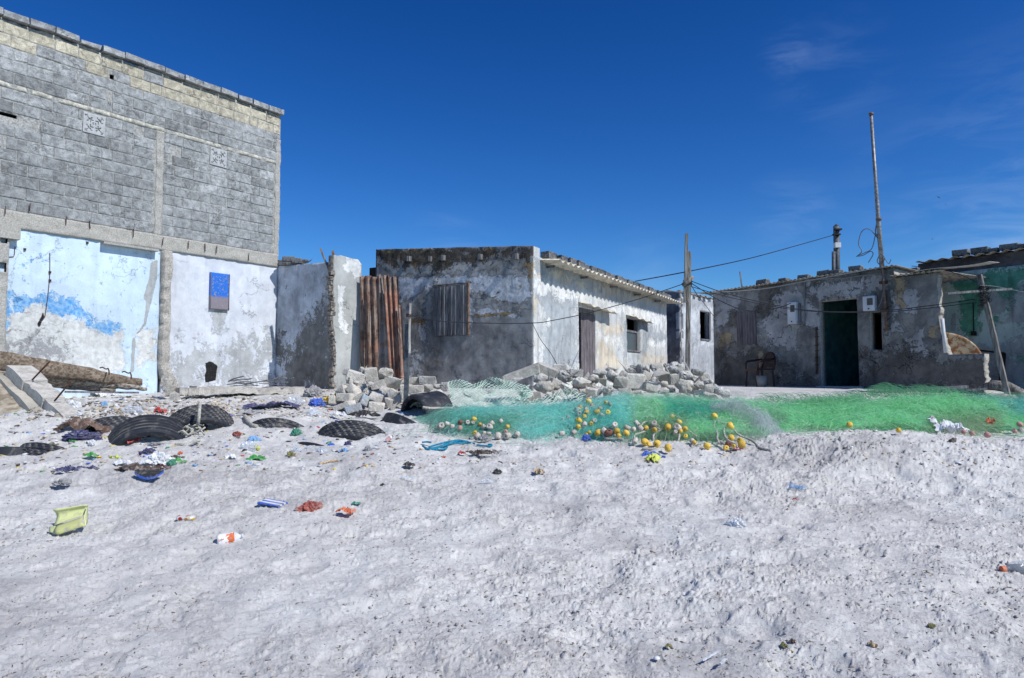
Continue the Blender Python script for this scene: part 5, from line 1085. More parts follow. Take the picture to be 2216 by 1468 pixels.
def spl(pts, Y=None, n=10, W_=None, out=.1):
    q = [P(*p) if len(p) == 3 else (W_.at(*p, out) if W_ else P(*p, Y)) for p in pts]; o = []
    for i in range(len(q)-1):
        p0, p1, p2, p3 = q[max(i-1, 0)], q[i], q[i+1], q[min(i+2, len(q)-1)]
        for k in range(n):
            t_ = k/n; o.append(.5*((2*p1)+(p2-p0)*t_+(2*p0-5*p1+4*p2-p3)*t_*t_+(3*p1-p0-3*p2+p3)*t_**3))
    o.append(q[-1]); return o
wire('thin black wire rising from the alley pole to the roof post', spl([(1375, 609, 16.), (1493, 587, 13.6), (1620, 560, 16), (1720, 533, 18), (1804, 509, 19.4)]), .011)
wire('black wire sagging from the grey metal post across the middle house to the alley pole', spl([(888, 683, 11.2), (960, 696, 11.8), (1080, 700, 12.8), (1160, 699, 13.), (1200, 693, 13), (1280, 676, 13.2), (1380, 648, 13.4), (1440, 628, 13.5), (1478, 615, 13.5)]), .008)
wire('black wire sagging from the alley pole to the tall left meter box', spl([(1491, 610, 13.6), (1560, 652, 14.5), (1620, 673, 15.2), (1680, 668, 16.4), (1738, 645, 17)]), .009)
wire('upper black wire crossing from the alley pole past the doorway to the leaning post', spl([(1494, 608, 13.6), (1580, 638, 14), (1700, 665, 14), (1800, 675, 13.8), (1920, 672, 13.6), (2010, 662, 13.3), (2110, 648, 13)]), .008)
wire('lower black wire crossing from the alley pole past the doorway to the leaning post', spl([(1494, 620, 13.6), (1580, 644, 14), (1700, 668, 13.9), (1800, 676, 13.7), (1920, 675, 13.5), (2010, 667, 13.2), (2112, 655, 13)]), .007)
wire('pale grey cable crossing the stained house wall up to the mast', spl([(1440, 628, 16.), (1500, 634, 16.), (1640, 627, 16), (1760, 606, 15.5), (1912, 578, 14.9)]), .012, 'wiregrey')
wire('thin wire running right from the leaning crossbar post', spl([(2120, 618, 13.), (2150, 620, 13.), (2188, 627, 12.9), (2260, 642, 12.6)]), .008, 'wiregrey')
wire('thin wire running down from the roof edge to the leaning post top', spl([(1973, 576, 14.6), (2030, 582, 14.2), (2080, 596, 13.6), (2115, 612, 13)]), .007, 'wire')
wire('slack wire hanging down the lit corner of the middle house', spl([(1152, 700, 14.2), (1170, 735, 14.0), (1190, 762, 13.8), (1205, 788, 13.5)]), .006, 'wire')
wire('thin drop wire beside the mast pipe looping down from the roof', spl([(1915, 580), (1919, 620), (1916, 640), (1910, 660), (1900, 672)], W_=W, out=.12), .008, 'wiregrey')
wire('looped loose cable hanging in the sky beside the mast', spl([(1904, 479), (1899, 500), (1903, 515), (1890, 500), (1878, 497), (1868, 506), (1863, 530), (1870, 545), (1858, 557)], W_=W, out=.1), .010, 'wiregrey')
wire('tangled cable end drooping from the mast above the roof', spl([(1904, 480), (1900, 515), (1893, 540), (1880, 548), (1862, 556), (1875, 554), (1890, 546), (1896, 552), (1886, 570)], W_=W, out=.14), .010, 'wiregrey')
wire('frayed loose cable wrapped round the mast foot', spl([(1905, 510), (1912, 545), (1922, 560), (1914, 575), (1906, 566), (1916, 552), (1930, 572), (1936, 563)], W_=W, out=.16), .009, 'wiregrey')
wire('thin drop wire in the alley from the pole to the small building', spl([(1494, 615, 14), (1510, 640, 16), (1530, 665, 19), (1548, 690, 20)]), .008)
bars('thin_stick', 'thin grey stick upright on the roof behind the stained house', 'stick', [(P(1606, 625, 18.9), P(1601, 588, 18.9), .03, .03)], 'polewood')
# leaning post with a crossbar
t = thing('crossbar_post', 'leaning grey wooden post with a crossbar bound in wire in front of the green wall', 'post', P(2184, 862, 12.9))
bars('post_shaft', None, None, [(P(2185, 872, 12.8), P(2119, 595, 13.1), .11, .08)], 'polewood', parent=t)
bars('crossbar', None, None, [(P(2048, 636, 12.95), P(2187, 626, 12.95), .11, .04)], 'greywood', parent=t)
bars('splint', None, None, [(P(2141, 692, 12.9), P(2126, 628, 12.95), .05, .04)], 'polewood', parent=t)
mb = MB(); rr = random.Random(4)
for k in range(60):
    cx_, cy_ = 2127+rr.uniform(-3, 3)+(k % 6), 618+rr.uniform(0, 44); a0_ = rr.uniform(0, 6.28); r_ = rr.uniform(5, 13)
    mb.tube([P(cx_+r_*math.cos(a0_+j*.8), cy_+r_*.45*math.sin(a0_+j*.8+rr.uniform(-.3, .3)), 13.0+.14*math.sin(a0_+j*.8)) for j in range(6)], .005, 4)
for k in range(6): mb.tube([P(2125, 655, 12.9), P(2118+rr.uniform(-6, 10), 675+rr.uniform(-5, 15), 12.9)], .005, 4)
mb.build('wire_binding', M['wire'], t)
# birds
def bird(px, py, w_, tilt, label):
    p = P(px, py, 140); s = w_*140/F/2; ca, sa = math.cos(tilt), math.sin(tilt); mb = MB()
    f = lambda x, z, y=0: p+Vector((x*ca-z*sa, y, x*sa+z*ca))*s
    mb.tube([f(0, -.05, -.5), f(0, 0, -.2), f(0, 0, .3), f(0, .0, .55)], [.02*s, .14*s, .1*s, .03*s], 8)
    for sgn in (-1, 1): mb.add([f(0, .05, -.2), f(sgn*.5, .32, -.25), f(sgn*1, .1, .0), f(sgn*.5, .2, .12), f(0, .03, .2), f(0, .0, 0), f(sgn*.5, .22, -.05)], [(0, 1, 6, 5), (1, 2, 6), (2, 3, 6), (3, 4, 5, 6)])
    tag(mb.build('bird', LM['black'], None, True), label, 'bird', 'birds soaring over the roofs')
bird(2031, 428, 9, -.6, 'upper one of the two dark birds soaring over the stained house'); bird(2047, 442, 7, .7, 'lower one of the two dark birds soaring close together'); bird(2018, 518, 8, .1, 'lone far bird low over the broken wall')

# ================================================================ chair, disc, frame, planks
def chair():
    base = W.pt(W.uz(1674, 840)[0], 0, .55); base.z = gz(base.x, base.y)+.0; t = thing('plastic_chair', 'dark red plastic garden armchair with a lattice back standing against the stained wall', 'chair', base)
    z0 = base.z; fx = Vector((-.80, -.60, 0)).normalized(); sx = Vector((fx.y, -fx.x, 0)); sx = -sx if sx.x < 0 else sx
    # the chair faces left
    fx = Vector((-.97, -.25, 0)).normalized(); sx = Vector((-fx.y, fx.x, 0))
    pt = lambda f_, s_, z_: base+fx*f_+sx*s_+Zup*z_
    for f_ in (.22, -.2):
        for s_ in (-.22, .22):
            mb = MB(); mb.bar(pt(f_*1.12, s_*1.1, 0), pt(f_, s_, .42), .055, .04, segs=3); mb.build('leg', M['maroon'], t)
    mb = MB(); mb.box(pt(.0, 0, .43), (fx, sx, Zup), (.25, .24, .02)); mb.box(pt(.24, 0, .41), (fx, sx, Zup), (.015, .24, .035)); mb.build('seat', M['maroon'], t)
    mb = MB(); n_ = 13
    arch = [(math.cos(math.pi*i/n_)*.24, .58+math.sin(math.pi*i/n_)*.27) for i in range(n_+1)]
    mb.tube([pt(-.20, -.24, .44)]+[pt(-.24-.12*(z_-.44), s_, z_) for s_, z_ in arch[::-1]]+[pt(-.20, .24, .44)], .022, 8); 
    mb.build('back_frame', M['maroon'], t, True)
    mb = MB()
    for i in range(-6, 14):
        for sg in (-1, 1):
            pts = []
            for k in range(24):
                z_ = .47+k*.017; s_ = sg*(-.45+i*.06+k*.017)
                lim = .23 if z_ < .6 else .23*math.sqrt(max(0, 1-((z_-.58)/.27)**2))
                if abs(s_) < lim: pts.append(pt(-.235-.12*(z_-.44), s_, z_))
            if len(pts) > 1: mb.tube([pts[0], pts[-1]], .008, 4)
    mb.build('back_lattice', M['maroon'], t)
    for s_ in (-.26, .26):
        mb = MB(); mb.tube([pt(-.22, s_, .68), pt(-.05, s_*1.03, .66), pt(.18, s_*1.03, .63), pt(.235, s_, .58), pt(.235, s_*.95, .43)], [.028, .026, .026, .024, .022], 8); mb.build('armrest', M['maroon'], t, True)
    mb = MB(); mb.lathe([(.0, 0), (.10, 0), (.13, .27), (.12, .27), (.09, .02)], Matrix.Translation(base+Vector((-.12, -.42, 0))), 20); tag(mb.build('bucket', M['bucket'], None, True), 'pale grey bucket standing in front of the dark red chair', 'bucket')
chair()
dc = P(2048, 790, 14.6); dn_ = Vector((-.30, -.93, .18)).normalized(); mb = MB(); Mx = Matrix.Translation(dc) @ dn_.to_track_quat('Z', 'Y').to_matrix().to_4x4()
mb.lathe([(.0, .012), (.66, .012), (.68, .02), (.71, .012), (.71, -.02), (.66, -.01), (0, -.01)], Mx, 48)
def rustdisc():
    n = NT('rusted_white_enamel'); a = n.noise(5, 8, .7, .5); b = n.noise(16, 5, .7); f = n.mr(n.math('ADD', a, n.math('MULTIPLY', b, .35)), .60, .74); c = n.mix(f, C(176, 158, 132), C(130, 86, 50)); c = n.mix(n.mr(b, .60, .68), c, C(84, 50, 32)); return n.fin(c, n.bump(b, .3, .005), .6)
tag(mb.build('rusty_disc', rustdisc(), None, True), 'large round rusty metal disc leaning behind the broken low wall', 'metal disc')
t = thing('black_frame', 'black rectangular frame leaning against the green wall by the leaning post', 'frame', GW.at(2160, 850, .3)); bars('frame_board', None, None, [], 'black') if False else None
mb = MB(); 
a = [GW.at(x, y, .35+o) for x, y, o in ((2135, 858, .2), (2186, 862, .2), (2184, 765, 0), (2131, 759, 0))]
for i, (p, q) in enumerate(((a[0], a[3]), (a[3], a[2]), (a[2], a[1]))): mb.bar(p, q, .16 if i == 1 else .10, .04)
mb.build('frame_board', M['black'], t)
mb = MB(); mb.bar(GW.at(2141, 776, .42), GW.at(2180, 779, .42), .025, .02); mb.bar(GW.at(2180, 779, .42), GW.at(2176, 812, .42), .025, .02); mb.build('frame_trim', M['wiregrey'], t)
bars('plank', 'long grey weathered plank on top of the net by the broken wall', 'plank', [(P(1925, 848, 13.), P(2092, 837, 12.8), .15, .05)], 'greywood', 'planks by the broken wall')
bars('plank', 'lower short grey plank end beside the broken wall foot', 'plank', [(P(2085, 845, 12.8), P(2136, 842, 12.7), .06, .04)], 'greywood', 'planks by the broken wall')
bars('plank', 'dark lower plank half hidden behind the net below the broken wall', 'plank', [(P(2000, 856, 12.7), P(2140, 858, 12.6), .12, .05)], 'greywood', 'planks by the broken wall')
mb = MB(); mb.tube([P(2128, 838, 13.2), P(2150, 834, 13.1), P(2180, 838, 13.), P(2205, 850, 12.9), P(2230, 872, 12.8)], [.06, .10, .11, .10, .09], 10); tag(mb.build('curved_log', M['polewood'], None, True), 'pale curved driftwood log lying behind the leaning post foot', 'log')
mb = MB(); mb.tube([P(2140, 866, 12.2), P(2165, 858, 12.2), P(2195, 862, 12.1), P(2215, 874, 12.)], [.03, .06, .06, .03], 8); tag(mb.build('bleached_branch', M['palewood'], None, True), 'short bleached branch on the net right of the leaning post', 'branch')

# ================================================================ left: slab, beams, logs
sl = thing('collapsed_slab', 'collapsed concrete slab sloping down to the sand at the left edge', 'concrete slab', P(60, 930, 9.8))
top = [(-420, 800, 10.6), (-150, 806, 10.8), (0, 812, 11.0), (40, 806, 11.1), (100, 850, 10.7), (158, 905, 10.0), (150, 922, 9.75), (90, 925, 9.6), (0, 950, 9.1), (-150, 975, 8.9), (-420, 1010, 8.7)]
T3 = [P(*q) for q in top]; cen = sum(T3, Vector())/len(T3)
bm = bmesh.new(); vs = [bm.verts.new(q) for q in T3]; f = bm.faces.new(vs); bmesh.ops.triangulate(bm, faces=[f]); 
for _ in range(5): bmesh.ops.subdivide_edges(bm, edges=[e for e in bm.edges if e.calc_length() > .12], cuts=1); bmesh.ops.triangulate(bm, faces=bm.faces[:])
co = np.array([v.co[:] for v in bm.verts]); dz = .03*fbm(co[:, 0]*2.5, co[:, 1]*2.5, 4)+.03*np.round(fbm(co[:, 0]*.9, co[:, 1]*1.6+3, 2)*3)/3
bnd = {v.index for e in bm.edges if e.is_boundary for v in e.verts}
for v, d_ in zip(bm.verts, dz): v.co.z += d_
ret = bmesh.ops.extrude_edge_only(bm, edges=[e for e in bm.edges if e.is_boundary])
for g_ in ret['geom']:
    if isinstance(g_, bmesh.types.BMVert): g_.co.z = gz(g_.co.x, g_.co.y)-.3
me = bpy.data.meshes.new('slab_surface'); bm.normal_update(); bm.to_mesh(me); bm.free(); me.materials.append(M['slabbase'])
o = bpy.data.objects.new('slab_surface', me); COL.objects.link(o); o.parent = sl; o.location = -Vector(sl.location)
bt = thing('broken_beam', 'broken square concrete beam with two rusty rods poking out, lying on the slab', 'concrete beam', P(110, 870, 10.2))
p, q = P(40, 806, 11.1), P(158, 912, 9.7); mb = MB(); dd = (q-p)
for k in range(3):
    a = p+dd*(k/3)+Vector((0, 0, -.02*k)); b = p+dd*((k+1)/3-.01)+Vector((0, 0, -.02*k)); mb.bar(a, b, .34-.05*k, .22, segs=5, jit=.012)
mb.build('beam_block', M['rock3'], bt)
mb = MB(); mb.bar(p+Vector((-.22, -.05, -.1)), p+dd*.75+Vector((-.22, -.05, -.1)), .22, .16, segs=6, jit=.02); mb.build('beam_flange', M['slab'], bt)
for (a, b) in (((70, 822, 10.6), (107, 783, 10.4)), ((118, 868, 10.0), (153, 826, 9.9))):
    mb = MB(); mb.tube([P(*a), P(*b)], .013, 7); mb.build('reinforcing_rod', M['rebar'], bt, True)
def log(name, label, pts, rad, mat, flat=1.0, n=9, seed=0):
    mb = MB(); q = []; rs = []
    for i in range(len(pts)-1):
        for k in range(8): t_ = k/8; a, b = P(*pts[i]), P(*pts[i+1]); q.append(a+(b-a)*t_+Vector((0, 0, .02*float(vn(np.array(i*8.+k+seed)*.5, np.array(seed*1.)))))); rs.append((rad[i]+(rad[i+1]-rad[i])*t_)*(1+.10*float(vn(np.array(i*8.+k+seed)*.8, np.array(3.+seed)))))
    q.append(P(*pts[-1])); rs.append(rad[-1]); mb.tube(q, rs, n)
    o = mb.build(name, M[mat], None, True); return tag(o, label, 'log', 'driftwood timbers')
def timber(label, pts, hgt, thk, mat):
    mb = MB(); V = []; Fs = []; rg = random.Random(int(hgt*1000)); q = []
    for i in range(len(pts)-1):
        a_, b_ = P(*pts[i]), P(*pts[i+1])
        for k in range(10): q.append((a_+(b_-a_)*(k/10), (i+k/10)/(len(pts)-1)))
    q.append((P(*pts[-1]), 1.0)); d_ = (q[-1][0]-q[0][0]).normalized(); sd = Vector((-d_.y, d_.x, 0)).normalized(); up_ = Vector((0, 0, 1)); n8 = 10
    for c_, t_ in q:
        k_ = 1-.62*t_**1.6; e1 = float(vn(np.array(t_*9.), np.array(hgt*50))); e2 = float(vn(np.array(t_*23.), np.array(4.)))
        for j in range(n8):
            a_ = 2*math.pi*j/n8; cx_ = math.copysign(abs(math.cos(a_))**.5, math.cos(a_)); cz_ = math.copysign(abs(math.sin(a_))**.5, math.sin(a_)); w_ = 1+.10*float(vn(np.array(t_*14.), np.array(j*1.7)))
            V.append(c_+sd*(cx_*thk*.5*w_)+up_*(cz_*hgt*.5*k_*w_+.012*e1+.006*e2))
    m_ = len(q)
    for i in range(m_-1):
        for j in range(n8): Fs.append((i*n8+j, i*n8+(j+1) % n8, (i+1)*n8+(j+1) % n8, (i+1)*n8+j))
    Fs += [tuple(range(n8))[::-1], tuple((m_-1)*n8+j for j in range(n8))]
    return tag(mk('driftwood_timber', np.array([tuple(v) for v in V]), Fs, M[mat], None, True), label, 'timber', 'driftwood timbers')
timber('broad brown weathered timber resting on the slab below the blue wall', [(-160, 756, 10.6), (0, 782, 11.0), (120, 798, 11.6), (220, 815, 12.2), (306, 828, 12.7)], .34, .14, 'logwood')
log('driftwood_log', 'split grey timber with dark cracks lying under the brown driftwood', [(-120, 812, 11.), (60, 812, 11.6), (150, 822, 12.), (250, 832, 12.4), (318, 842, 12.6)], [.07, .08, .075, .07, .03], 'logdark', seed=5)
log('driftwood_log', 'shorter charred timber lowest in the driftwood stack', [(90, 822, 11.8), (160, 836, 12.1), (250, 846, 12.4)], [.09, .08, .05], 'logdark', seed=9)
bars('driftwood_board', 'flat dark board under the driftwood timbers behind the beam', 'board', [(P(140, 848, 12.), P(300, 850, 12.6), .25, .03)], 'greywood')
mb = MB()
for c_ in ((228, 803), (276, 812)):
    mb.tube([P(c_[0]-12+3*j, c_[1]-6-2*math.sin(j), 12.2) for j in range(7)]+[P(c_[0]+8, c_[1]+j*3, 12.05) for j in range(4)], .012, 5)
tag(mb.build('rope_binding', M['rebar'], None), 'brown cord loops tied round the driftwood timber end', 'rope')
# threshold slab at the foot of the white panel
t = thing('threshold_slab', 'broken concrete threshold slab at the foot of the white plaster panel', 'concrete slab', A.pt(-1, EYE-.35, .5))
ua, ub = A.uz(380, 800)[0], A.uz(600, 800)[0]
def slabbar(nm, px0, px1, y_, Ya, Yb_, wz, wy):
    mb = MB(); mb.bar(P(px0, y_, Ya), P(px1, y_, Yb_), wy, wz, segs=26, jit=.018); return mb.build(nm, M['rock3'], t)
slabbar('slab_piece', 418, 648, 845, 12.7, 14.0, .13, .5); slabbar('slab_piece', 376, 432, 848, 12.3, 12.7, .12, .4)
mb = MB(); rr = random.Random(8)
for k in range(16):
    a = P(485+rr.uniform(0, 110), 828+rr.uniform(-6, 6), 14+rr.uniform(-.5, .6)); a2 = a+Vector((rr.uniform(.2, .6), rr.uniform(-.2, .2), rr.uniform(-.05, .12))); mb.bar(a, a2, rr.uniform(.03, .12), .015, segs=3, jit=.01)
tag(mb.build('wood_scraps', M['greywood'], None), 'loose grey wood scraps and bark piled on the threshold slab', 'scrap wood', kind='stuff')
mb = MB(); a = G(372, 862); 
for k in range(5): mb.box(P(358+k*6+rr.uniform(-3, 3), 822+k*12, 12.6-k*.2), (Vector((1, 0, 0)), Vector((0, 1, 0)), Zup), (rr.uniform(.04, .09), .08, rr.uniform(.06, .10)), jit=.03)
tag(mb.build('masonry_chunk', M['rim'], None), 'crumbled masonry foot fallen from the broken blue wall stub', 'masonry', None, 'stuff')

# ================================================================ tyres
def tyre(label, c, Rr, Wd, axis, a0=0, a1=2*math.pi, up=Zup, grooves=4, lugs=0, mat='tyre', name='tyre', n=132, squash=1.0):
    c = Vector(c); ax = Vector(axis).normalized(); x = up.cross(ax).normalized(); z = ax.cross(x).normalized()
    tread = []; m = grooves*8+8
    prof_ = [(-.5, .80), (-.56, .88), (-.54, .95), (-.49, .985)]
    for i in range(m+1):
        t = -.46+.92*i/m; g = 0
        for k in range(grooves):
            gc = -.46+.92*(k+1)/(grooves+1)
            if abs(t-gc) < .024: g = 1
        prof_.append((t, 1.0-.035*g, g))
    prof_ += [(.49, .985), (.54, .95), (.56, .88), (.5, .80)]; prof_ += [(.44, .80), (.47, .90), (.40, .945), (0, .955), (-.40, .945), (-.47, .90), (-.44, .80)]
    V = []; Fs = []; gr_ = []; np_ = len(prof_); full = abs(a1-a0-2*math.pi) < .01; na = n if full else int(n*(a1-a0)/(2*math.pi))+8
    for i in range(na+(0 if full else 1)):
        a = a0+(a1-a0)*i/na
        for q_ in prof_:
            t, r = q_[0], q_[1]; g = q_[2] if len(q_) > 2 else 0; 
            if lugs and len(q_) > 2 and (i+int(t*9+9)) % 4 == 0: r -= .028 if abs(t) > .3 else .014; g = max(g, .8)
            rr_ = r*Rr; V.append(c+ax*(t*Wd)+(x*math.cos(a)+z*math.sin(a)*squash)*rr_); gr_.append(float(g))
    tot = na if full else na+1
    for i in range(na):
        i2 = (i+1) % tot
        for j in range(np_):
            j2 = (j+1) % np_; Fs.append((i*np_+j, i*np_+j2, i2*np_+j2, i2*np_+j))
    if not full: Fs += [tuple(range(np_)), tuple(na*np_+j for j in range(np_))[::-1]]
    o = mk(name, np.array([tuple(q) for q in V]), Fs, M[mat], None, False, {'groove': gr_}); return tag(o, label, 'tyre', 'old tyres half buried in the sand')
def tg(px, py, dz): p = G(px, py); return p+Vector((0, 0, dz))
tyre('big black ribbed tyre arching out of the sand at the left', tg(314, 948, -.20)+Vector((0, .1, 0)), .50, .34, (.42, -.75, -.55), grooves=4)
tyre('big black block tread tyre with a rope hanging over it behind the front tyre', tg(425, 922, -.20)+Vector((0, .1, 0)), .50, .34, (.45, -.72, -.55), grooves=5, lugs=1)
tyre('heavy lug tread tyre lying tilted in the sand, centre left', tg(748, 948, -.17)+Vector((0, .40, 0)), .50, .26, (.02, -.62, -.80), grooves=3, lugs=1)
tyre('small sunken tyre showing only a low tread arc between the bigger tyres', tg(586, 926, -.27)+Vector((0, .34, 0)), .50, .24, (.02, -.65, -.76), grooves=2, lugs=1, mat='tyredusty')
tyre('thin sunken black tyre rim just left of the lug tread tyre front', tg(676, 966, -.24)+Vector((.08, .3, 0)), .44, .2, (-.25, -.40, -.88), grooves=0, mat='tyredusty')
tyre('smooth black tyre opening like a tunnel beside the grey metal post', tg(925, 893, -.06), .38, .50, (-.72, -.68, -.10), grooves=0)
tyre('dusty grey tyre sidewall leaning against the tunnel shaped tyre', tg(885, 915, -.20)+Vector((0, .25, 0)), .50, .16, (-.45, -.35, -.8), grooves=0, mat='tyredusty')
tyre('sand clogged block tread tyre piece behind the front tyre at the left', tg(226, 926, -.29)+Vector((0, .25, 0)), .50, .30, (.35, -.6, -.72), grooves=3, lugs=1, mat='tyredusty')
tyre('sandy block tread tyre piece squeezed between the two big tyres', tg(372, 930, -.30)+Vector((0, .2, 0)), .48, .3, (.5, -.6, -.6), grooves=3, lugs=1, mat='tyredusty')
tyre('flat black tyre sidewall at the left edge of the picture', tg(5, 972, -.23)+Vector((0, .25, 0)), .50, .2, (.1, -.35, -.93), grooves=0)
tyre('long low tread strip of a sunken tyre left of the brown rag', tg(105, 968, -.33)+Vector((0, .25, 0)), .54, .24, (-.15, -.55, -.82), grooves=2, lugs=1)
# ================================================================ ropes and floats
def rope(name, label, pts, r=.012, mat='ropew', group='ropes on the sand', on=True, Y=None):
    q = []
    for p in pts:
        if len(p) == 3: a = P(*p)
        else: a = GH(*p); a.z += r
        q.append(a)
    o = []
    for i in range(len(q)-1):
        p0, p1, p2, p3 = q[max(i-1, 0)], q[i], q[i+1], q[min(i+2, len(q)-1)]
        for k in range(7): t_ = k/7; o.append(.5*((2*p1)+(p2-p0)*t_+(2*p0-5*p1+4*p2-p3)*t_*t_+(3*p1-p0-3*p2+p3)*t_**3))
    o.append(q[-1]); mb = MB(); mb.tube(o, r, 7); return tag(mb.build(name, M[mat], None, True), label, 'rope', group)
qA = lambda L_: [(x/4.432+820, y/4.432+760) for x, y in L_]; qB = lambda L_: [(x/4.432+1200, y/4.432+760) for x, y in L_]
rope('rope', 'grey rope hanging over the block tread tyre', [(433, 873, 9.35), (431.5, 890, 9.2), (430, 908, 9.15), (428, 920, 9.2)], .022)
mb = MB(); rr = random.Random(12)
for k in range(22):
    p = G(405+rr.uniform(-18, 30), 935+rr.uniform(-15, 14)); a = rr.uniform(0, 6.28); r_ = rr.uniform(.05, .13); mb.tube([p+Vector((r_*math.cos(a+j*.6), r_*.7*math.sin(a+j*.6), .05+rr.uniform(-.04, .06))) for j in range(7)], rr.uniform(.008, .016), 5)
tag(mb.build('rope_tangle', M['ropew'], None, True), 'sandy tangle of old grey rope between the tyres', 'rope', 'ropes on the sand')
rope('rope', 'thick pale rope lying in the sand left of the sunken tyre', [(530, 905), (535, 915), (545, 925), (556, 928)], .03)
rope('rope', 'grey rope end snaking in the sand right of the front tyre', [(380, 965), (405, 966), (420, 960), (432, 957)], .02)
mb = MB()
for k in range(12):
    p = GH(905+rr.uniform(-12, 16), 883+rr.uniform(-6, 8)); a = rr.uniform(0, 6.28); r_ = rr.uniform(.05, .10); mb.tube([p+Vector((r_*math.cos(a+j*.6), -.1+r_*.7*math.sin(a+j*.6), .08+rr.uniform(-.03, .05))) for j in range(7)], .018, 6)
tag(mb.build('rope_tangle', M['ropew'], None, True), 'bundle of thick pale rope on the tunnel shaped tyre', 'rope', 'ropes on the sand')
rope('rope', 'thick rope running from the tunnel tyre into the turquoise net', [(915, 882, 10.2), (930, 884, 10.2), (950, 884, 10.3), (980, 884, 10.4)], .022)
for k, pts in enumerate([[(420, 920), (470, 945), (560, 930), (650, 900), (740, 875), (820, 880), (900, 890)], [(440, 945), (520, 950), (600, 925), (700, 895), (800, 890), (850, 885), (920, 895)], [(480, 930), (560, 905), (660, 880), (760, 865), (860, 880)], [(940, 910), (1000, 918), (1060, 920), (1085, 910), (1050, 905)], [(500, 955), (580, 955), (640, 945), (655, 930)], [(415, 885), (460, 880), (500, 885)]]):
    rope('blue_rope', ['longest blue rope strand in front of the turquoise net', 'second blue rope strand of the loose coil on the sand', 'upper blue rope strand along the net edge', 'short blue rope loop near the grey stone', 'lowest short blue rope strand in the coil', 'tiny blue rope end left of the coil'][k], qA(pts), .012, 'ropeb', 'blue rope strands on the sand')
for k, pts in enumerate([[(660, 680), (700, 685), (760, 710), (840, 720), (900, 740), (960, 745)], [(960, 770), (1040, 760), (1090, 780), (1080, 800)], [(780, 715), (850, 725), (920, 700), (1000, 720)], [(1090, 690), (1150, 655), (1200, 665), (1220, 690)], [(1240, 750), (1290, 765), (1330, 790)], [(1030, 670), (1060, 700), (1030, 740)]]):
    rope('blue_rope' if k < 4 else 'rope', ['thin blue cord threading the white floats of the left cluster', 'thin blue cord looping below the left float cluster', 'blue cord crossing the middle of the left float cluster', 'blue cord arching over the right end of the left cluster', 'grey cord joining the last white floats of the left cluster', 'short grey cord crossing the left float cluster'][k], qA(pts), .009, 'ropeb' if k < 4 else 'ropew', 'float line cords')
RB = [[(90, 690), (80, 620), (130, 590), (190, 600), (250, 530), (300, 535), (330, 560)], [(190, 650), (215, 610), (260, 590), (300, 600), (340, 590), (350, 570)], [(370, 530), (385, 580), (370, 640), (320, 665)], [(400, 520), (450, 480), (520, 500), (550, 540)], [(350, 665), (420, 625), (500, 595)], [(360, 760), (420, 745), (480, 740), (540, 760)], [(470, 790), (475, 830), (520, 855), (600, 850), (640, 855)], [(555, 790), (600, 840), (660, 860)], [(680, 830), (700, 780), (730, 790)],
      [(760, 840), (780, 810), (840, 790), (900, 760), (990, 745)], [(810, 760), (850, 700), (920, 690), (980, 715), (1010, 740)], [(1070, 700), (1070, 650), (1120, 625), (1170, 640), (1195, 675)], [(950, 880), (950, 820), (1000, 780), (1060, 745)], [(870, 650), (920, 640), (960, 670)], [(840, 945), (930, 950), (990, 935), (1060, 940)], [(1280, 770), (1330, 810), (1360, 830)], [(1310, 930), (1350, 920), (1400, 940), (1440, 925)], [(1340, 600), (1420, 620), (1500, 630)], [(1430, 640), (1500, 650), (1580, 690), (1660, 705)], [(1540, 690), (1530, 730), (1560, 800), (1560, 850), (1580, 900)], [(1650, 730), (1625, 770), (1640, 840), (1700, 890), (1750, 920)], [(1715, 755), (1760, 810), (1850, 850), (1920, 890), (1970, 940), (2080, 965)], [(1560, 860), (1620, 900), (1690, 950), (1740, 930)], [(1200, 800), (1190, 860), (1180, 880)], [(1340, 790), (1370, 750), (1400, 745)], [(850, 770), (900, 740), (960, 745), (1010, 760)]]
wh = ['left', 'left', 'left', 'left', 'left', 'left', 'lower left', 'lower left', 'lower left', 'middle', 'middle', 'middle', 'middle', 'middle', 'bottom', 'middle', 'bottom', 'right', 'right', 'right', 'right', 'right', 'right', 'middle', 'middle', 'middle']
cnt = {}
for k, pts in enumerate(RB):
    c_ = cnt.get(wh[k], 0); cnt[wh[k]] = c_+1; rope('rope', f'pale twisted cord, {ordn(c_)} from left in the {wh[k]} part of the float tangle', qB(pts), .015, 'ropew', 'float line cords')
FM = {'y': ('fy', 'yellow'), 'w': ('fw', 'whitish'), 'b': ('fb', 'brown'), 'p': ('fp', 'pink')}
def floatmesh(kind):
    mb = MB(); r = 1; pr = [(.18, .72), (.18, .80), (.62, .78), (.88, .55), (1.0, .18), (1.0, -.18), (.88, -.55), (.62, -.78), (.18, -.80), (.18, -.72), (.18, .72)]
    if kind == 'w': pr = [(.2, .78), (.2, .85), (.80, .85), (.92, .74), (.94, 0), (.92, -.74), (.80, -.85), (.2, -.85), (.2, .78)]
    mb.lathe(pr, Matrix(), 20); me = bpy.data.meshes.new('net_float'); me.from_pydata([tuple(v) for v in mb.v], [], mb.f); me.update(); me.polygons.foreach_set('use_smooth', [True]*len(me.polygons)); return me
FMESH = {}
for k in 'ywbp':
    FMESH[k] = floatmesh(k); FMESH[k].materials.append(M[FM[k][0]])
fl = []
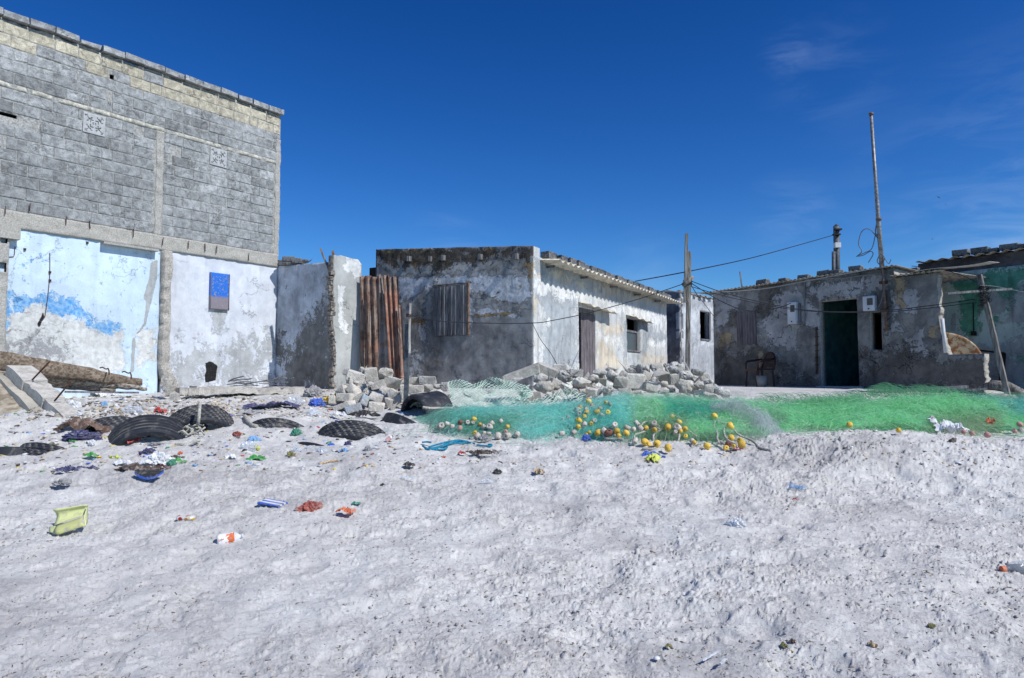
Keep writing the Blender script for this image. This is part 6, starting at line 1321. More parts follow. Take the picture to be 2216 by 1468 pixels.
for (x, y, w_, k) in [(912, 663, 54, 'y'), (968, 710, 40, 'y'), (1235, 733, 40, 'y'), (920, 792, 46, 'y'), (600, 725, 60, 'w'), (655, 705, 40, 'w'), (780, 692, 56, 'b'), (845, 692, 44, 'w'), (775, 745, 44, 'p'), (1000, 735, 52, 'w'), (1062, 735, 60, 'w'), (1085, 700, 46, 'w'), (700, 730, 50, 'w'), (945, 818, 50, 'w'), (1010, 795, 44, 'w'), (1142, 822, 60, 'w'), (1232, 820, 66, 'w'), (1325, 808, 62, 'w'), (1215, 780, 44, 'p'), (1055, 800, 40, 'w'), (560, 735, 36, 'w'), (1170, 680, 44, 'w'), (900, 700, 36, 'w')]: fl.append((x/4.432+820, y/4.432+760, w_/4.432, k, 'left cluster'))
for (x, y, w_, k) in [(330, 494, 60, 'y'), (495, 503, 44, 'y'), (248, 549, 52, 'y'), (310, 597, 50, 'y'), (290, 640, 54, 'y'), (235, 677, 70, 'y'), (232, 735, 54, 'y'), (410, 592, 56, 'y'), (512, 597, 60, 'y'), (352, 705, 50, 'y'), (420, 790, 66, 'y'), (600, 777, 70, 'y'), (690, 795, 62, 'y'), (700, 744, 56, 'w'), (1200, 692, 58, 'y'), (1090, 738, 70, 'y'), (1256, 755, 54, 'y'), (1215, 778, 44, 'y'), (962, 766, 52, 'y'), (870, 880, 76, 'y'), (985, 897, 70, 'y'), (910, 905, 44, 'y'), (1092, 937, 78, 'y'), (1537, 637, 66, 'y'), (1690, 728, 74, 'y'), (1468, 920, 78, 'y'), (1650, 938, 54, 'y'), (1700, 840, 62, 'y'), (1785, 868, 60, 'y'), (1802, 905, 68, 'y'), (1722, 918, 42, 'y'), (1345, 885, 40, 'y'), (306, 808, 34, 'y'), (335, 787, 36, 'y'), (225, 572, 60, 'w'), (240, 610, 56, 'w'), (305, 575, 52, 'w'), (365, 535, 56, 'p'), (440, 560, 46, 'p'), (385, 678, 52, 'w'), (460, 625, 42, 'w'), (185, 787, 50, 'w'), (72, 800, 60, 'w'), (575, 725, 64, 'w'), (758, 762, 54, 'w'), (776, 868, 56, 'w'), (960, 710, 66, 'w'), (822, 750, 60, 'w'), (1185, 742, 74, 'w'), (790, 702, 52, 'w'), (478, 772, 60, 'w'), (1325, 872, 52, 'w'), (522, 795, 76, 'b'), (1673, 902, 60, 'b'), (1130, 640, 50, 'y'), (880, 745, 44, 'y'), (1260, 825, 44, 'y'), (290, 715, 56, 'w'), (535, 522, 40, 'b'), (130, 640, 36, 'w'), (1160, 790, 46, 'w'), (620, 820, 44, 'y')]:
    fl.append((x/4.432+1200, y/4.432+760, w_/4.432, k, 'left part' if x < 560 else 'middle part' if x < 1300 else 'right part'))
for (x, y, w_, k) in [(1715, 613, 44, 'p'), (1785, 625, 40, 'p'), (1915, 640, 52, 'p'), (2190, 550, 48, 'p'), (2145, 607, 44, 'p'), (2200, 600, 40, 'w'), (745, 552, 46, 'y'), (1160, 600, 46, 'y'), (1440, 498, 40, 'w')]: fl.append((x/3.915+1650, y/3.915+780, w_/3.915, k, 'far right net'))
cn = {}
fl.sort(key=lambda q: q[0])
for i, (px, py, w_, k, part) in enumerate(fl):
    p = GH(px, py, .055); d = p.y; r_ = w_*d/F/2; o = bpy.data.objects.new('net_float', FMESH[k]); COL.objects.link(o)
    o.location = p+Vector((0, .02, .01)); s = r_*random.uniform(.95, 1.1); o.scale = (s*random.uniform(.85, 1.05), s*random.uniform(.8, 1.05), s*random.uniform(.8, 1.25)); o.rotation_euler = (random.uniform(.5, 2.6), random.uniform(-.6, .6), random.uniform(0, 6.28))
    c_ = cn.get((part, k), 0); cn[(part, k)] = c_+1
    tag(o, f'{FM[k][1]} net float, {ordn(c_)} from left among the {FM[k][1]} ones in the '+('left cluster' if part == 'left cluster' else 'far right net' if 'far' in part else part.replace(' part', '')+' tangle'), 'net float', 'floats of the fishing nets')
# ================================================================ litter
def place(px, py, w_): p = GH(px, py) if py < 1000 else G(px, py); return p, w_*p.y/F
def gzh(x, y): return gz(x, y)+float(heap(x, y))*1.05
def crumple(name, label, cat, px, py, w_, h_, mat, kind='sheet', seed=None, group=None, lift=.4, on=None):
    """crumpled thin litter: kind sheet (folded film), bag (puffed lump), strip, shard"""
    seed = seed if seed is not None else int(px*7+py*3); rg = random.Random(seed); p, ww = place(px, py, w_); hh = ww*h_/w_
    V = []; Fs = []
    if kind in ('sheet', 'strip'):
        nx, ny = ((26, 16) if w_ > 45 else (14, 10)) if kind == 'sheet' else (16, 4); dep = max(hh*1.6, ww*.45) if kind == 'sheet' else ww*.22; yaw = rg.uniform(-.5, .5)
        for k in range(2):
            for j in range(ny):
                for i in range(nx):
                    s, t = i/(nx-1)-.5, j/(ny-1)-.5; rag = 1+.25*rg.uniform(-1, 1)*(i in (0, nx-1))+0
                    x = s*ww*rag; y = t*dep*(1+.4*float(vn(np.array(s*5+seed), np.array(2.)))); f1 = float(vn(np.array(s*4.+seed), np.array(t*4.+seed*.3))); f2 = float(vn(np.array(s*11.+seed), np.array(t*11.)))
                    f3 = float(vn(np.array(s*23.+t*9+seed), np.array(t*23.-s*7))); z = hh*(.38+.55*f1+.26*(abs(f2)*2-.5)+.12*f3)*(lift/.4)*(1-.5*abs(s*2)**3)
                    z = max(z, -.01); xr = x*math.cos(yaw)-y*math.sin(yaw); yr = x*math.sin(yaw)+y*math.cos(yaw)
                    gx, gy = p.x+xr, p.y+yr; V.append((gx, gy, gzh(gx, gy)+.012+z-k*.0015))
        for j in range(ny-1):
            for i in range(nx-1): a = j*nx+i; Fs.append((a, a+1, a+nx+1, a+nx)); b = a+nx*ny; Fs.append((b, b+nx, b+nx+1, b+1))
        o = mk(name, V, Fs, LM[mat], None, False)
    else:
        bm = bmesh.new(); bmesh.ops.create_icosphere(bm, subdivisions=4, radius=1)
        for v in bm.verts:
            c = v.co.copy(); n1 = float(vn(np.array(c.x*2.+seed), np.array(c.y*2.+c.z*1.7))); n2 = float(vn(np.array(c.x*6.+seed), np.array(c.z*6.-c.y*5)))
            n3 = float(vn(np.array(c.x*11.+c.z*5+seed), np.array(c.y*11.-c.z*6))); k = 1+.28*n1+.26*(abs(n2)*2-.5)+.16*(abs(n3)*2-.5); v.co = Vector((c.x*ww/2*k, c.y*ww*.32*k, max(c.z, -.35)*hh*.62*k))
        me = bpy.data.meshes.new(name); bm.to_mesh(me); bm.free(); me.materials.append(LM[mat]); o = bpy.data.objects.new(name, me); COL.objects.link(o); o.location = (p.x, p.y, p.z+hh*.22)
        o.rotation_euler = (0, 0, rg.uniform(-.5, .5))
    return tag(o, label, cat, group)
LT = [
 ('plastic_bag', 'crumpled light blue plastic bag above the clear bag in the litter', 'bag', 550, 957, 26, 14, 'skyblue', 'bag'), ('plastic_bag', 'clear crumpled plastic bag lying below the light blue bag', 'bag', 537, 974, 30, 20, 'clear', 'bag'),
 ('snack_packet', 'small lime yellow packet beside the clear bag', 'packet', 556, 973, 12, 9, 'lime', 'bag'), ('plastic_scrap', 'bright green torn plastic scrap below the yellow packet', 'plastic scrap', 557, 999, 40, 11, 'green', 'sheet'),
 ('plastic_bag', 'tiny knotted green bag left of the lug tread tyre', 'bag', 641, 940, 20, 12, 'teal', 'bag'), ('plastic_bag', 'yellow plastic bag at the foot of the wall stub', 'bag', 713, 872, 24, 22, 'yellow', 'sheet'), ('plastic_bag', 'bright blue plastic bag beside the yellow bag at the wall stub', 'bag', 686, 878, 26, 15, 'blue', 'bag'),
 ('plastic_bag', 'large clear plastic bag left of the bright blue bag', 'bag', 636, 876, 38, 17, 'clear', 'bag'), ('plastic_bag', 'grey white bag on the rubble above the clear bag', 'bag', 678, 857, 30, 20, 'grey', 'bag'),
 ('cloth_rag', 'long navy blue cloth rag trampled behind the sunken tyre', 'cloth', 590, 884, 100, 14, 'navy', 'sheet'), ('rubber_flap', 'dark grey rubber flap in front of the navy rag', 'rubber scrap', 543, 898, 50, 10, 'grey', 'sheet'),
 ('plastic_scrap', 'small red plastic scrap right of the rope tyre', 'plastic scrap', 495, 909, 16, 6, 'red', 'sheet'), ('plastic_scrap', 'small blue plastic strip above the red scrap', 'plastic scrap', 492, 903, 20, 4, 'blue', 'strip'), ('plastic_scrap', 'small yellow plastic stick by the rope tyre', 'plastic scrap', 483, 897, 13, 5, 'yellow', 'strip'),
 ('plastic_scrap', 'red plastic shard behind the front tyre', 'plastic scrap', 347, 893, 22, 12, 'red', 'sheet'), ('plastic_scrap', 'dark red wedge poking from under the front tyre', 'plastic scrap', 284, 957, 26, 14, 'red', 'sheet'),
 ('paper_cup', 'white and red paper cup lying left of the front tyre', 'cup', 198, 962, 18, 10, 'white', 'bag'), ('plastic_bag', 'wide white crumpled bag below the driftwood', 'bag', 215, 858, 60, 17, 'white', 'sheet'), ('plastic_bag', 'second white crumpled bag right under the driftwood tip', 'bag', 248, 850, 36, 18, 'white', 'sheet'),
 ('plastic_bag', 'small shiny white bag by the lower end of the beam', 'bag', 160, 882, 24, 16, 'white', 'bag'), ('plastic_bag', 'clear and blue plastic litter heap behind the tyre piece', 'bag', 288, 892, 36, 15, 'clear', 'bag'), ('plastic_scrap', 'light blue plastic shard standing in the rubble', 'plastic scrap', 226, 880, 11, 12, 'skyblue', 'bag'),
 ('cloth_rag', 'brown cloth rag arching over the sand left of the front tyre', 'cloth', 185, 932, 100, 22, 'brown', 'sheet'), ('strap', 'dark navy strap hanging from the brown rag', 'strap', 178, 950, 60, 18, 'navy', 'strap'), ('cloth_rag', 'dark navy cloth lump in front of the brown rag', 'cloth', 212, 956, 14, 12, 'navy', 'bag'),
 ('plastic_bag', 'black torn bag above the lug tread tyre', 'bag', 790, 903, 56, 12, 'black', 'sheet'), ('paper_scrap', 'white paper scraps left of the black bag', 'paper scrap', 734, 902, 28, 11, 'white', 'sheet'), ('plastic_bag', 'clear bag scrap above the lug tread tyre left side', 'bag', 676, 900, 28, 12, 'clear', 'sheet'),
 ('glass_jar', 'small brown glass jar lying on the sand below the tyres', 'jar', 630, 990, 16, 12, 'olive', 'bag'), ('plastic_bag', 'clear crushed bag right of the brown jar', 'bag', 640, 979, 18, 12, 'clear', 'bag'), ('plastic_bag', 'pale clear bag in front of the lug tread tyre', 'bag', 692, 981, 30, 10, 'clear', 'sheet'), ('plastic_scrap', 'small dark blue bottle cap in the scrap line', 'plastic scrap', 717, 967, 15, 7, 'blue', 'bag'), ('plastic_scrap', 'small dark blue folded scrap right of the cap', 'plastic scrap', 753, 966, 12, 12, 'navy', 'bag'), ('plastic_scrap', 'pale blue film scrap below the dark blue scraps', 'plastic scrap', 743, 980, 18, 9, 'skyblue', 'sheet'),
 ('foil_cup', 'left one of two crushed silver cups on the sand', 'cup', 797, 978, 16, 14, 'grey', 'bag'), ('foil_cup', 'right one of two crushed silver cups on the sand', 'cup', 812, 976, 15, 10, 'white', 'bag'), ('twig', 'yellowish dry twig bundle on the sand below the cups', 'twig', 712, 1003, 40, 6, 'tan', 'strip'),
 ('plastic_bag', 'bright blue knotted bag at the front of the turquoise net', 'bag', 1269, 953, 16, 12, 'blue', 'bag'), ('snack_packet', 'blue and silver torn packet above the yellow film', 'packet', 1408, 987, 34, 8, 'blue', 'sheet'), ('snack_packet', 'small dark blue packet corner right of the torn packet', 'packet', 1436, 990, 8, 4, 'blue', 'bag'), ('plastic_bag', 'translucent yellow plastic film in front of the floats', 'bag', 1412, 999, 28, 16, 'lime', 'sheet'),
 ('snack_packet', 'red and yellow sweet wrapper near the seaweed clump', 'packet', 1000, 985, 14, 7, 'red', 'sheet'), ('plastic_scrap', 'tiny orange scrap left of the sweet wrapper', 'plastic scrap', 961, 990, 7, 3, 'orange', 'bag'), ('plastic_bag', 'white plastic bag lying on the green net at the right', 'bag', 2055, 938, 62, 24, 'white', 'sheet'),
 ('plastic_scrap', 'orange brown scrap caught in the net at the far right', 'plastic scrap', 2144, 918, 12, 10, 'orange', 'sheet'), ('plastic_bag', 'light blue film scrap on the churned sand at the right', 'bag', 1724, 1060, 32, 12, 'clearblue', 'sheet'), ('plastic_scrap', 'tiny red scrap below the light blue film', 'plastic scrap', 1720, 1085, 10, 5, 'red', 'sheet'),
 ('paper_scrap', 'crumpled brown and white paper ball on the open sand', 'paper scrap', 1594, 1142, 34, 20, 'white', 'bag'), ('plastic_scrap', 'black torn scrap on the sand below the white floats', 'plastic scrap', 1076, 1025, 14, 10, 'black', 'bag'), ('plastic_scrap', 'small black splayed scrap below the blue rope', 'plastic scrap', 885, 1010, 22, 9, 'black', 'sheet'), ('plastic_bag', 'faint clear film with a red corner on the sand', 'bag', 1052, 1045, 28, 6, 'clear', 'sheet'), ('plastic_bag', 'long clear film strip lying flat on the sand', 'bag', 882, 1038, 36, 5, 'clear', 'strip'),
 ('dried_plant', 'pale dried plant tuft standing on the sand', 'plant tuft', 1167, 1026, 20, 12, 'tan', 'sheet'), ('plastic_scrap', 'small round black cap on the sand', 'plastic scrap', 828, 1052, 8, 6, 'black', 'bag'),
 ('rubber_lump', 'dark red crumpled balloon like lump on the open sand', 'rubber lump', 673, 1106, 40, 22, 'rustred', 'bag'), ('plastic_scrap', 'salmon pink crushed plastic piece right of the red lump', 'plastic scrap', 749, 1113, 34, 13, 'orange', 'sheet'), ('plastic_scrap', 'tiny teal film scrap above the salmon piece', 'plastic scrap', 771, 1094, 16, 6, 'teal', 'sheet'), ('plastic_scrap', 'tiny teal film scrap left of the striped packet', 'plastic scrap', 530, 1083, 12, 5, 'teal', 'sheet'), ('plastic_scrap', 'small yellow plastic cap on the sand at the left edge', 'plastic scrap', 53, 1187, 13, 8, 'yellow', 'bag'),
 ('cloth_rag', 'dark tattered brown cloth with torn ends above the blue sole', 'cloth', 300, 1020, 80, 12, 'darkbrown', 'sheet'), ('cloth_rag', 'small torn dark end of the tattered cloth right of it', 'cloth', 352, 1014, 40, 8, 'maroon', 'strip'), ('net_scrap', 'tangled navy blue net scrap on the sand at the left', 'net scrap', 148, 1022, 52, 11, 'navy', 'sheet'), ('net_scrap', 'smaller navy net tuft right of the larger one', 'net scrap', 199, 1019, 24, 9, 'navy', 'sheet'),
 ('plastic_bowl', 'broken white plastic bowl standing among the scraps', 'bowl', 342, 1003, 34, 26, 'white', 'bag'), ('plastic_scrap', 'white bowl fragment left of the broken bowl', 'plastic scrap', 318, 1007, 30, 12, 'white', 'sheet'), ('plastic_scrap', 'green plastic strip right of the broken bowl', 'plastic scrap', 383, 1002, 44, 8, 'green', 'strip'), ('plastic_scrap', 'teal net scrap below the green strip', 'plastic scrap', 371, 1006, 18, 8, 'teal', 'bag'), ('cloth_rag', 'blue and black torn scrap above the broken bowl', 'cloth', 323, 986, 32, 16, 'navy', 'bag'), ('plastic_scrap', 'bright blue scrap beside the black torn one', 'plastic scrap', 318, 992, 14, 8, 'blue', 'bag'),
 ('snack_packet', 'yellow and green packet left of the blue black scrap', 'packet', 247, 995, 24, 8, 'lime', 'strip'), ('plastic_scrap', 'green and brown bottle scrap further left', 'plastic scrap', 198, 989, 26, 9, 'green', 'sheet'), ('snack_packet', 'round orange sweet wrapper above the green strip', 'packet', 390, 985, 14, 8, 'orange', 'bag'), ('twig', 'dark twig under the orange wrapper', 'twig', 380, 992, 38, 5, 'darkbrown', 'strip'),
 ('plastic_scrap', 'white crushed film on the sand above the dark cloth', 'plastic scrap', 268, 1006, 40, 8, 'white', 'sheet'), ('plastic_scrap', 'small yellow scrap right of the front tyre', 'plastic scrap', 374, 969, 8, 5, 'yellow', 'bag'), ('plastic_scrap', 'small teal scrap next to the yellow scrap', 'plastic scrap', 363, 973, 8, 6, 'teal', 'bag'), ('plastic_bottle', 'crushed grey tube in the sand before the front tyre', 'bottle', 340, 964, 28, 7, 'grey', 'bag'), ('glass_jar', 'short brown bottle neck half sunk by the tyres', 'bottle neck', 513, 943, 15, 10, 'rustred', 'bag'), ('plastic_scrap', 'orange tip beside the brown bottle neck', 'plastic scrap', 523, 942, 10, 4, 'orange', 'strip'),
 ('plastic_scrap', 'oval green plastic lid near the navy strap', 'plastic scrap', 158, 958, 18, 7, 'green', 'bag'), ('plastic_bottle', 'olive and silver crushed can left of the cup', 'can', 112, 968, 18, 9, 'olive', 'bag'), ('cloth_rag', 'low dark cloth strip at the far left sand', 'cloth', 62, 977, 34, 5, 'black', 'strip'), ('plastic_scrap', 'green and blue scrap at the left edge', 'plastic scrap', 10, 973, 16, 5, 'green', 'sheet'), ('stone', 'flat brown grey stone on the open sand left of the blue sole', 'stone', 133, 1049, 30, 12, 'grey', 'bag'),
 ('plastic_scrap', 'small white shell scrap near the bottom edge', 'shell', 1262, 1406, 10, 6, 'tan', 'bag'), ('leaf', 'dry yellow leaf at the bottom edge right of centre', 'leaf', 1889, 1403, 14, 10, 'tan', 'sheet'), ('leaf', 'small green brown leaf in the bottom scrap line', 'leaf', 1697, 1406, 14, 8, 'olive', 'sheet'), ('leaf', 'brown curled leaf left of the yellow leaf', 'leaf', 1715, 1395, 12, 8, 'brown', 'sheet'), ('leaf', 'curled olive leaf near the bottom centre', 'leaf', 1128, 1433, 14, 8, 'olive', 'sheet'), ('leaf', 'small olive leaf above the white disc', 'leaf', 1447, 1405, 14, 6, 'olive', 'sheet'), ('leaf', 'green leaf lump on the sand at the lower right', 'leaf', 2017, 1357, 14, 7, 'olive', 'bag'), ('leaf', 'olive leaf in the weed line right of centre', 'leaf', 2040, 1270, 22, 6, 'olive', 'sheet'),
 ('plastic_bag', 'clear bag scrap right below the sunken tyre rim', 'bag', 668, 975, 22, 10, 'clear', 'bag'), ('plastic_scrap', 'white bone like scrap left of the green scrap', 'plastic scrap', 498, 994, 22, 10, 'white', 'sheet'), ('stone', 'grey pebble in front of the white floats', 'stone', 1046, 953, 28, 13, 'grey', 'bag'), ('stone', 'flat mauve stone under the last yellow float', 'stone', 1597, 973, 20, 6, 'pink', 'bag')]
for L_ in LT:
    crumple(L_[0], L_[1], L_[2], *L_[3:8], kind=L_[8], group='litter scattered on the sand')
# --- shell shaped white disc, sticks
p, s = place(1421, 1430, 14); mb = MB(); mb.lathe([(0, .012), (s*.35, .011), (s*.5, .003), (s*.5, 0)], Matrix.Translation(p+Vector((0, 0, .01))), 16); tag(mb.build('shell', LM['white'], None, True), 'small round white shell disc near the bottom edge', 'shell')
bars('straw', 'longer white drinking straw near the bottom edge', 'straw', [(G(1521, 1434)+Vector((0, 0, .012)), G(1555, 1419)+Vector((0, 0, .02)), .008, .008)], 'meter', 'white straws on the sand'); bars('straw', 'shorter white straw right of the longer one', 'straw', [(G(1558, 1443)+Vector((0, 0, .012)), G(1571, 1433)+Vector((0, 0, .02)), .012, .006)], 'meter', 'white straws on the sand')
# --- broken yellow green tub
t = thing('broken_tub', 'broken pale yellow plastic tub lying on its side on the open sand', 'tub', G(150, 1155)); p = G(150, 1155); Y = p.y
yl = colmat('pale_yellow_plastic', C(216, 220, 156), .5, .4, dirt=.5); yd = colmat('muddy_yellow_plastic', C(196, 198, 128), .7, .3, dirt=.95)
def thickpoly(name, grid, mat, parent, th=.006):
    nx, ny = len(grid[0]), len(grid); V = []; Fs = []; nr = (grid[0][-1]-grid[0][0]).cross(grid[-1][0]-grid[0][0]).normalized()
    for k in range(2):
        for r_ in grid: V += [v+nr*(k*th) for v in r_]
    N = nx*ny
    for j in range(ny-1):
        for i in range(nx-1): a = j*nx+i; Fs.append((a, a+1, a+nx+1, a+nx)); Fs.append((a+N, a+N+nx, a+N+nx+1, a+N+1))
    for i in range(nx-1): Fs += [(i, i+N, i+1+N, i+1), ((ny-1)*nx+i, (ny-1)*nx+i+1, (ny-1)*nx+i+1+N, (ny-1)*nx+i+N)]
    for j in range(ny-1): Fs += [(j*nx, (j+1)*nx, (j+1)*nx+N, j*nx+N), (j*nx+nx-1, j*nx+nx-1+N, (j+1)*nx+nx-1+N, (j+1)*nx+nx-1)]
    return mk(name, V, Fs, mat, parent, True)
def quadgrid(a, b, c, d, nx=8, ny=6, bulge=0):
    g = []
    for j in range(ny+1):
        r_ = []
        for i in range(nx+1):
            s_, t_ = i/nx, j/ny; q_ = (a*(1-s_)+b*s_)*(1-t_)+(d*(1-s_)+c*s_)*t_; q_ = q_+Vector((0, bulge*math.sin(math.pi*t_), 0)); r_.append(q_)
        g.append(r_)
    return g
thickpoly('tub_wall', quadgrid(P(116, 1138, Y+.12), P(180, 1116, Y+.16), P(187, 1092, Y+.20), P(114, 1103, Y+.14), bulge=.05), yl, t)
thickpoly('tub_base', quadgrid(P(126, 1158, Y-.08), P(186, 1138, Y-.03), P(181, 1119, Y+.04), P(122, 1139, Y-.02), bulge=-.03), yd, t)
thickpoly('tub_side', quadgrid(P(184, 1140, Y-.02), P(189, 1128, Y+.14), P(188, 1095, Y+.20), P(181, 1118, Y+.03), 4, 4), yl, t)
thickpoly('tub_rim', quadgrid(P(107, 1152, Y-.04), P(126, 1158, Y-.08), P(121, 1139, Y-.02), P(108, 1141, Y), 4, 4), yl, t)
# --- bottles
def bottle(name, label, cat, a, b, r, mats, profile=None, extra=None):
    a, b = Vector(a), Vector(b); L_ = (b-a).length; Mx = Matrix.Translation(a) @ (b-a).to_track_quat('Z', 'Y').to_matrix().to_4x4(); t = thing(name, label, cat, a)
    body = [(0, .02), (.85, 0), (1, .04), (1, .25), (.93, .33), (.93, .5), (1, .58), (.96, .68), (.6, .80), (.36, .86), (.34, .93)]
    mb = MB(); mb.lathe([(x*r, z*L_) for x, z in body], Mx, 24); mb.build('bottle_body', mats[0], t, True)
    mb = MB(); mb.lathe([(0, 1.0*L_), (.40*r, 1.0*L_), (.42*r, .99*L_), (.42*r, .91*L_), (.2*r, .91*L_)], Mx, 20); mb.build('cap', mats[1], t, True)
    if len(mats) > 2: mb = MB(); mb.lathe([(1.015*r, .07*L_), (1.015*r, .26*L_), (.95*r, .34*L_), (.95*r, .49*L_), (1.015*r, .58*L_), (.985*r, .66*L_)], Mx, 24); mb.build('label_sleeve', mats[2], t, True)
    return t
def sleeve():
    n = NT('orange_white_sleeve'); o = n.obj(); a = n.noise(14, 4, .6, .6, o); c = n.mix(n.mr(a, .54, .58), C(232, 232, 234), C(224, 112, 56)); c = n.mix(n.mr(n.noise(30, 3, .6, 0, o), .62, .65), c, C(150, 150, 160)); return n.fin(c, None, .5)
p = G(498, 1172); Y = p.y
bottle('plastic_bottle', 'white drink bottle with an orange wrapper lying on the open sand', 'bottle', P(470, 1170, Y-.02), P(527, 1160, Y+.05), .045, [LM['white'], LM['white'], sleeve()])
p = G(2195, 1236); Y = p.y; dk = simple('dark_drink', C(40, 34, 34), .1, 10, .3, 0)
t = bottle('plastic_bottle', 'clear soft drink bottle with dark residue lying at the right edge', 'bottle', P(2262, 1226, Y+.02), P(2166, 1232, Y-.02), .05, [LM['clear'], LM['orange']])
mb = MB(); mb.tube([P(2186, 1233, Y), P(2255, 1230, Y+.02)], .036, 14); mb.build('drink_residue', dk, t, True)
p = G(843, 955); bottle('plastic_bottle', 'small white tube with red ends standing tilted in the sand', 'tube', P(836, 955, p.y), P(850, 943, p.y+.02), .028, [LM['white'], LM['red'], LM['pink']])
p = G(2064, 956); bottle('glass_bottle', 'small dark glass bottle at the edge of the white bag', 'bottle', P(2056, 957, p.y), P(2070, 949, p.y), .03, [LM['darkbrown'], LM['white']])
# --- crushed can, striped packet, blue sole
def canmat():
    n = NT('red_print_can'); o = n.obj(); a = n.vor(24, 'F1', o, 0); b = n.noise(20, 3, .6, 0, o); c = n.mix(n.mr(a, .35, .4), C(176, 40, 44), C(220, 216, 210)); c = n.mix(n.mr(b, .6, .64), c, C(220, 180, 60)); return n.fin(c, None, .4, .2)
p, s = place(403, 1126, 36); t = thing('crushed_can', 'crushed red and white printed can on the open sand', 'can', p); mb = MB(); mb.lathe([(0, -.5*s), (.22*s, -.5*s), (.25*s, -.42*s), (.2*s, -.1*s), (.25*s, .2*s), (.22*s, .5*s), (0, .48*s)], Matrix.Translation(p+Vector((0, 0, .02))) @ Matrix.Rotation(R(90), 4, 'Y') @ Matrix.Diagonal((.6, 1, 1, 1)), 16); mb.build('can_body', canmat(), t, True)
p, s = place(590, 1096, 50); mb = MB(); ax = (Vector((.93, -.2, -.12)).normalized(), Vector((.3, .95, .1)).normalized(), Zup)
t = thing('striped_packet', 'flat dark blue and white striped packet on the open sand', 'packet', p)
for i in range(5):
    mb = MB(); mb.box(p+ax[1]*((i-2)*s*.13)+Vector((0, 0, .03+.004*(i % 2))), ax, (s*.5, s*.065, .006), jit=.003); mb.build('packet_stripe', LM['blue'] if i % 2 == 0 else LM['white'], t)
p, s = place(322, 1040, 62); mb = MB()
def sole(mb, z0, z1, k):
    n_ = 26; V = []
    for i in range(n_):
        a = 2*math.pi*i/n_; x = math.cos(a)*s/2*k; w__ = (.17+.05*math.cos(a)+.03*math.cos(2*a))*s*k; V.append((x, math.sin(a)*w__*1.0))
    vs = [p+Vector((x, y, z0+.05*(x/s*2)**2+(.35*y))) for x, y in V]+[p+Vector((x, y, z1+.05*(x/s*2)**2+(.35*y))) for x, y in V]
    mb.add(vs, [tuple(range(n_))[::-1], tuple(range(n_, 2*n_))]+[(i, (i+1) % n_, n_+(i+1) % n_, n_+i) for i in range(n_)])
t = thing('shoe_sole', 'blue and black flip flop sole lying on the open sand at the left', 'shoe sole', p); sole(mb, .03, .05, 1); mb.build('sole_bottom', LM['blue'], t); mb = MB(); sole(mb, .052, .06, .97); mb.build('sole_top', LM['black'], t)
# --- seaweed clump
mb = MB(); rg = random.Random(3); c0 = G(1043, 984)
for k in range(90):
    a = rg.uniform(0, 6.28); q0 = c0+Vector((rg.gauss(0, .07), rg.gauss(0, .04), .01)); L_ = rg.uniform(.04, .12); mb.tube([q0, q0+Vector((math.cos(a)*L_*.5, math.sin(a)*L_*.3, rg.uniform(.02, .05))), q0+Vector((math.cos(a)*L_, math.sin(a)*L_*.6, rg.uniform(0, .03)))], rg.uniform(.003, .007), 4)
tag(mb.build('seaweed_clump', LM['darkbrown'], None), 'dark brown clump of dry seaweed on the sand before the turquoise net', 'seaweed', None, 'stuff')
# ================================================================ countless small stuff
def scatter(name, label, n, region, sz, cols, seed, flat=.5, elong=1.0):
    rng = np.random.default_rng(seed); V = []; Fs = []; MI = []
    pts = region(rng, n); base = np.array([(-1, -1, -1), (1, -1, -1), (1, 1, -1), (-1, 1, -1), (-.7, -.7, 1), (.7, -.7, 1), (.7, .7, 1), (-.7, .7, 1)], float); q_ = [(0, 3, 2, 1), (4, 5, 6, 7), (0, 1, 5, 4), (1, 2, 6, 5), (2, 3, 7, 6), (3, 0, 4, 7)]
    zz = surf(pts[:, 0], pts[:, 1]); k = 0
    for i in range(len(pts)):
        s = rng.uniform(*sz); b = base*(1+rng.uniform(-.3, .3, (8, 3))); b = b*np.array([s*elong*rng.uniform(.6, 1.4), s, s*flat]); a = rng.uniform(0, 6.28); t_ = rng.uniform(-.35, .35); ca, sa = math.cos(a), math.sin(a)
        x = b[:, 0]*ca-b[:, 1]*sa; y = b[:, 0]*sa+b[:, 1]*ca; z = b[:, 2]+b[:, 0]*t_; V.append(np.stack([pts[i, 0]+x, pts[i, 1]+y, zz[i]+z+s*flat*.35], 1)); Fs += [tuple(v+k for v in f_) for f_ in q_]; MI += [int(rng.integers(len(cols)))]*6; k += 8
    return tag(mk(name, np.concatenate(V), np.array(Fs), cols, None, False, None, MI), label, None, None, 'stuff')
M['clod'] = simple('sand_clod', C(172, 168, 166), .15, 30, .95, .8, C(150, 142, 136))
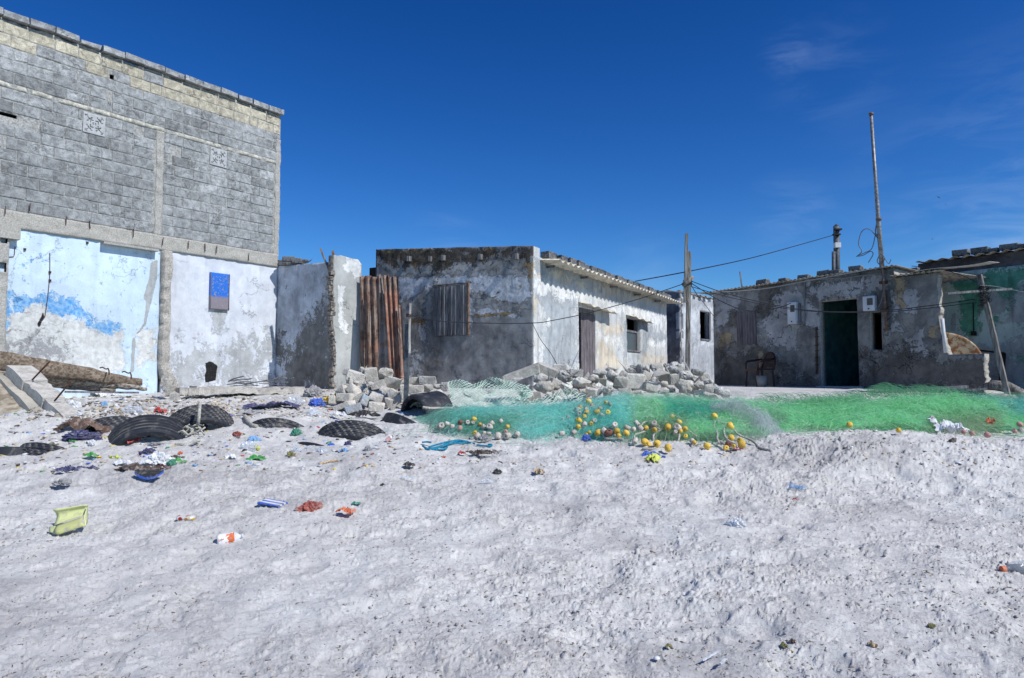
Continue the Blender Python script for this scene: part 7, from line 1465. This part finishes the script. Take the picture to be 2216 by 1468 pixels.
M['darkbit'] = simple('dark_plant_bits', C(84, 74, 66), .2, 30, .9, .3, C(128, 116, 104))
def fan(y0, y1, t0, t1):
    def f(rng, n): y = np.exp(rng.uniform(math.log(y0), math.log(y1), n*3)); t = rng.uniform(t0, t1, n*3); x = t*y; keep = fbm(x*1.3+2, y*1.5, 3) > rng.uniform(-.5, .35, n*3); return np.stack([x, y], 1)[keep][:n]
    return f
scatter('sand_clods', 'small lumps of dry sand scattered over the beach', 2600, fan(2.9, 9.5, -.95, .95), (.003, .010), [M['clod']], 1, .6)
scatter('plant_bits', 'dark bits of twig and dry weed scattered over the beach', 3000, fan(2.9, 10, -.95, .95), (.0012, .0032), [M['darkbit']], 2, .6, 4.5)
def zone(pxs, pys):
    def f(rng, n):
        out = []
        for _ in range(n): g = G(rng.uniform(*pxs), rng.uniform(*pys)); out.append((g.x, g.y))
        return np.array(out)
    return f
scatter('weed_bits', 'dry brown and green weed fragments at the lower right', 170, zone((1900, 2216), (1225, 1320)), (.002, .005), [M['darkbit'], LM['olive']], 4, .4, 3.0)
scatter('weed_bits', 'dry weed fragments along the bottom right edge', 70, zone((1400, 1760), (1385, 1440)), (.0015, .004), [M['darkbit'], LM['olive']], 6, .4, 3.0)
scatter('litter_crumbs', 'tiny coloured litter crumbs strewn over the left sand', 800, zone((0, 880), (845, 1020)), (.006, .022), [LM['white']]*6+[LM['tan']]*6+[LM['grey']]*5+[LM['darkbrown']]*5+[LM['brown']]*4+[LM['black'], LM['black'], LM['blue'], LM['skyblue'], LM['red'], LM['green'], LM['yellow']], 5, .35, 1.6)
scatter('rubble_chips', 'broken masonry chips covering the ground by the walls', 2300, zone((60, 760), (836, 905)), (.005, .026), [M['rim'], M['rock1'], M['slabbase'], M['darkbit'], LM['white'], LM['tan'], M['rim']], 9, .45, 1.8)
scatter('pebbles', 'small stones and shells strewn in front of the nets', 300, zone((850, 2216), (935, 1010)), (.006, .018), [M['clod'], LM['tan'], M['darkbit'], LM['white']], 12, .5, 1.4)
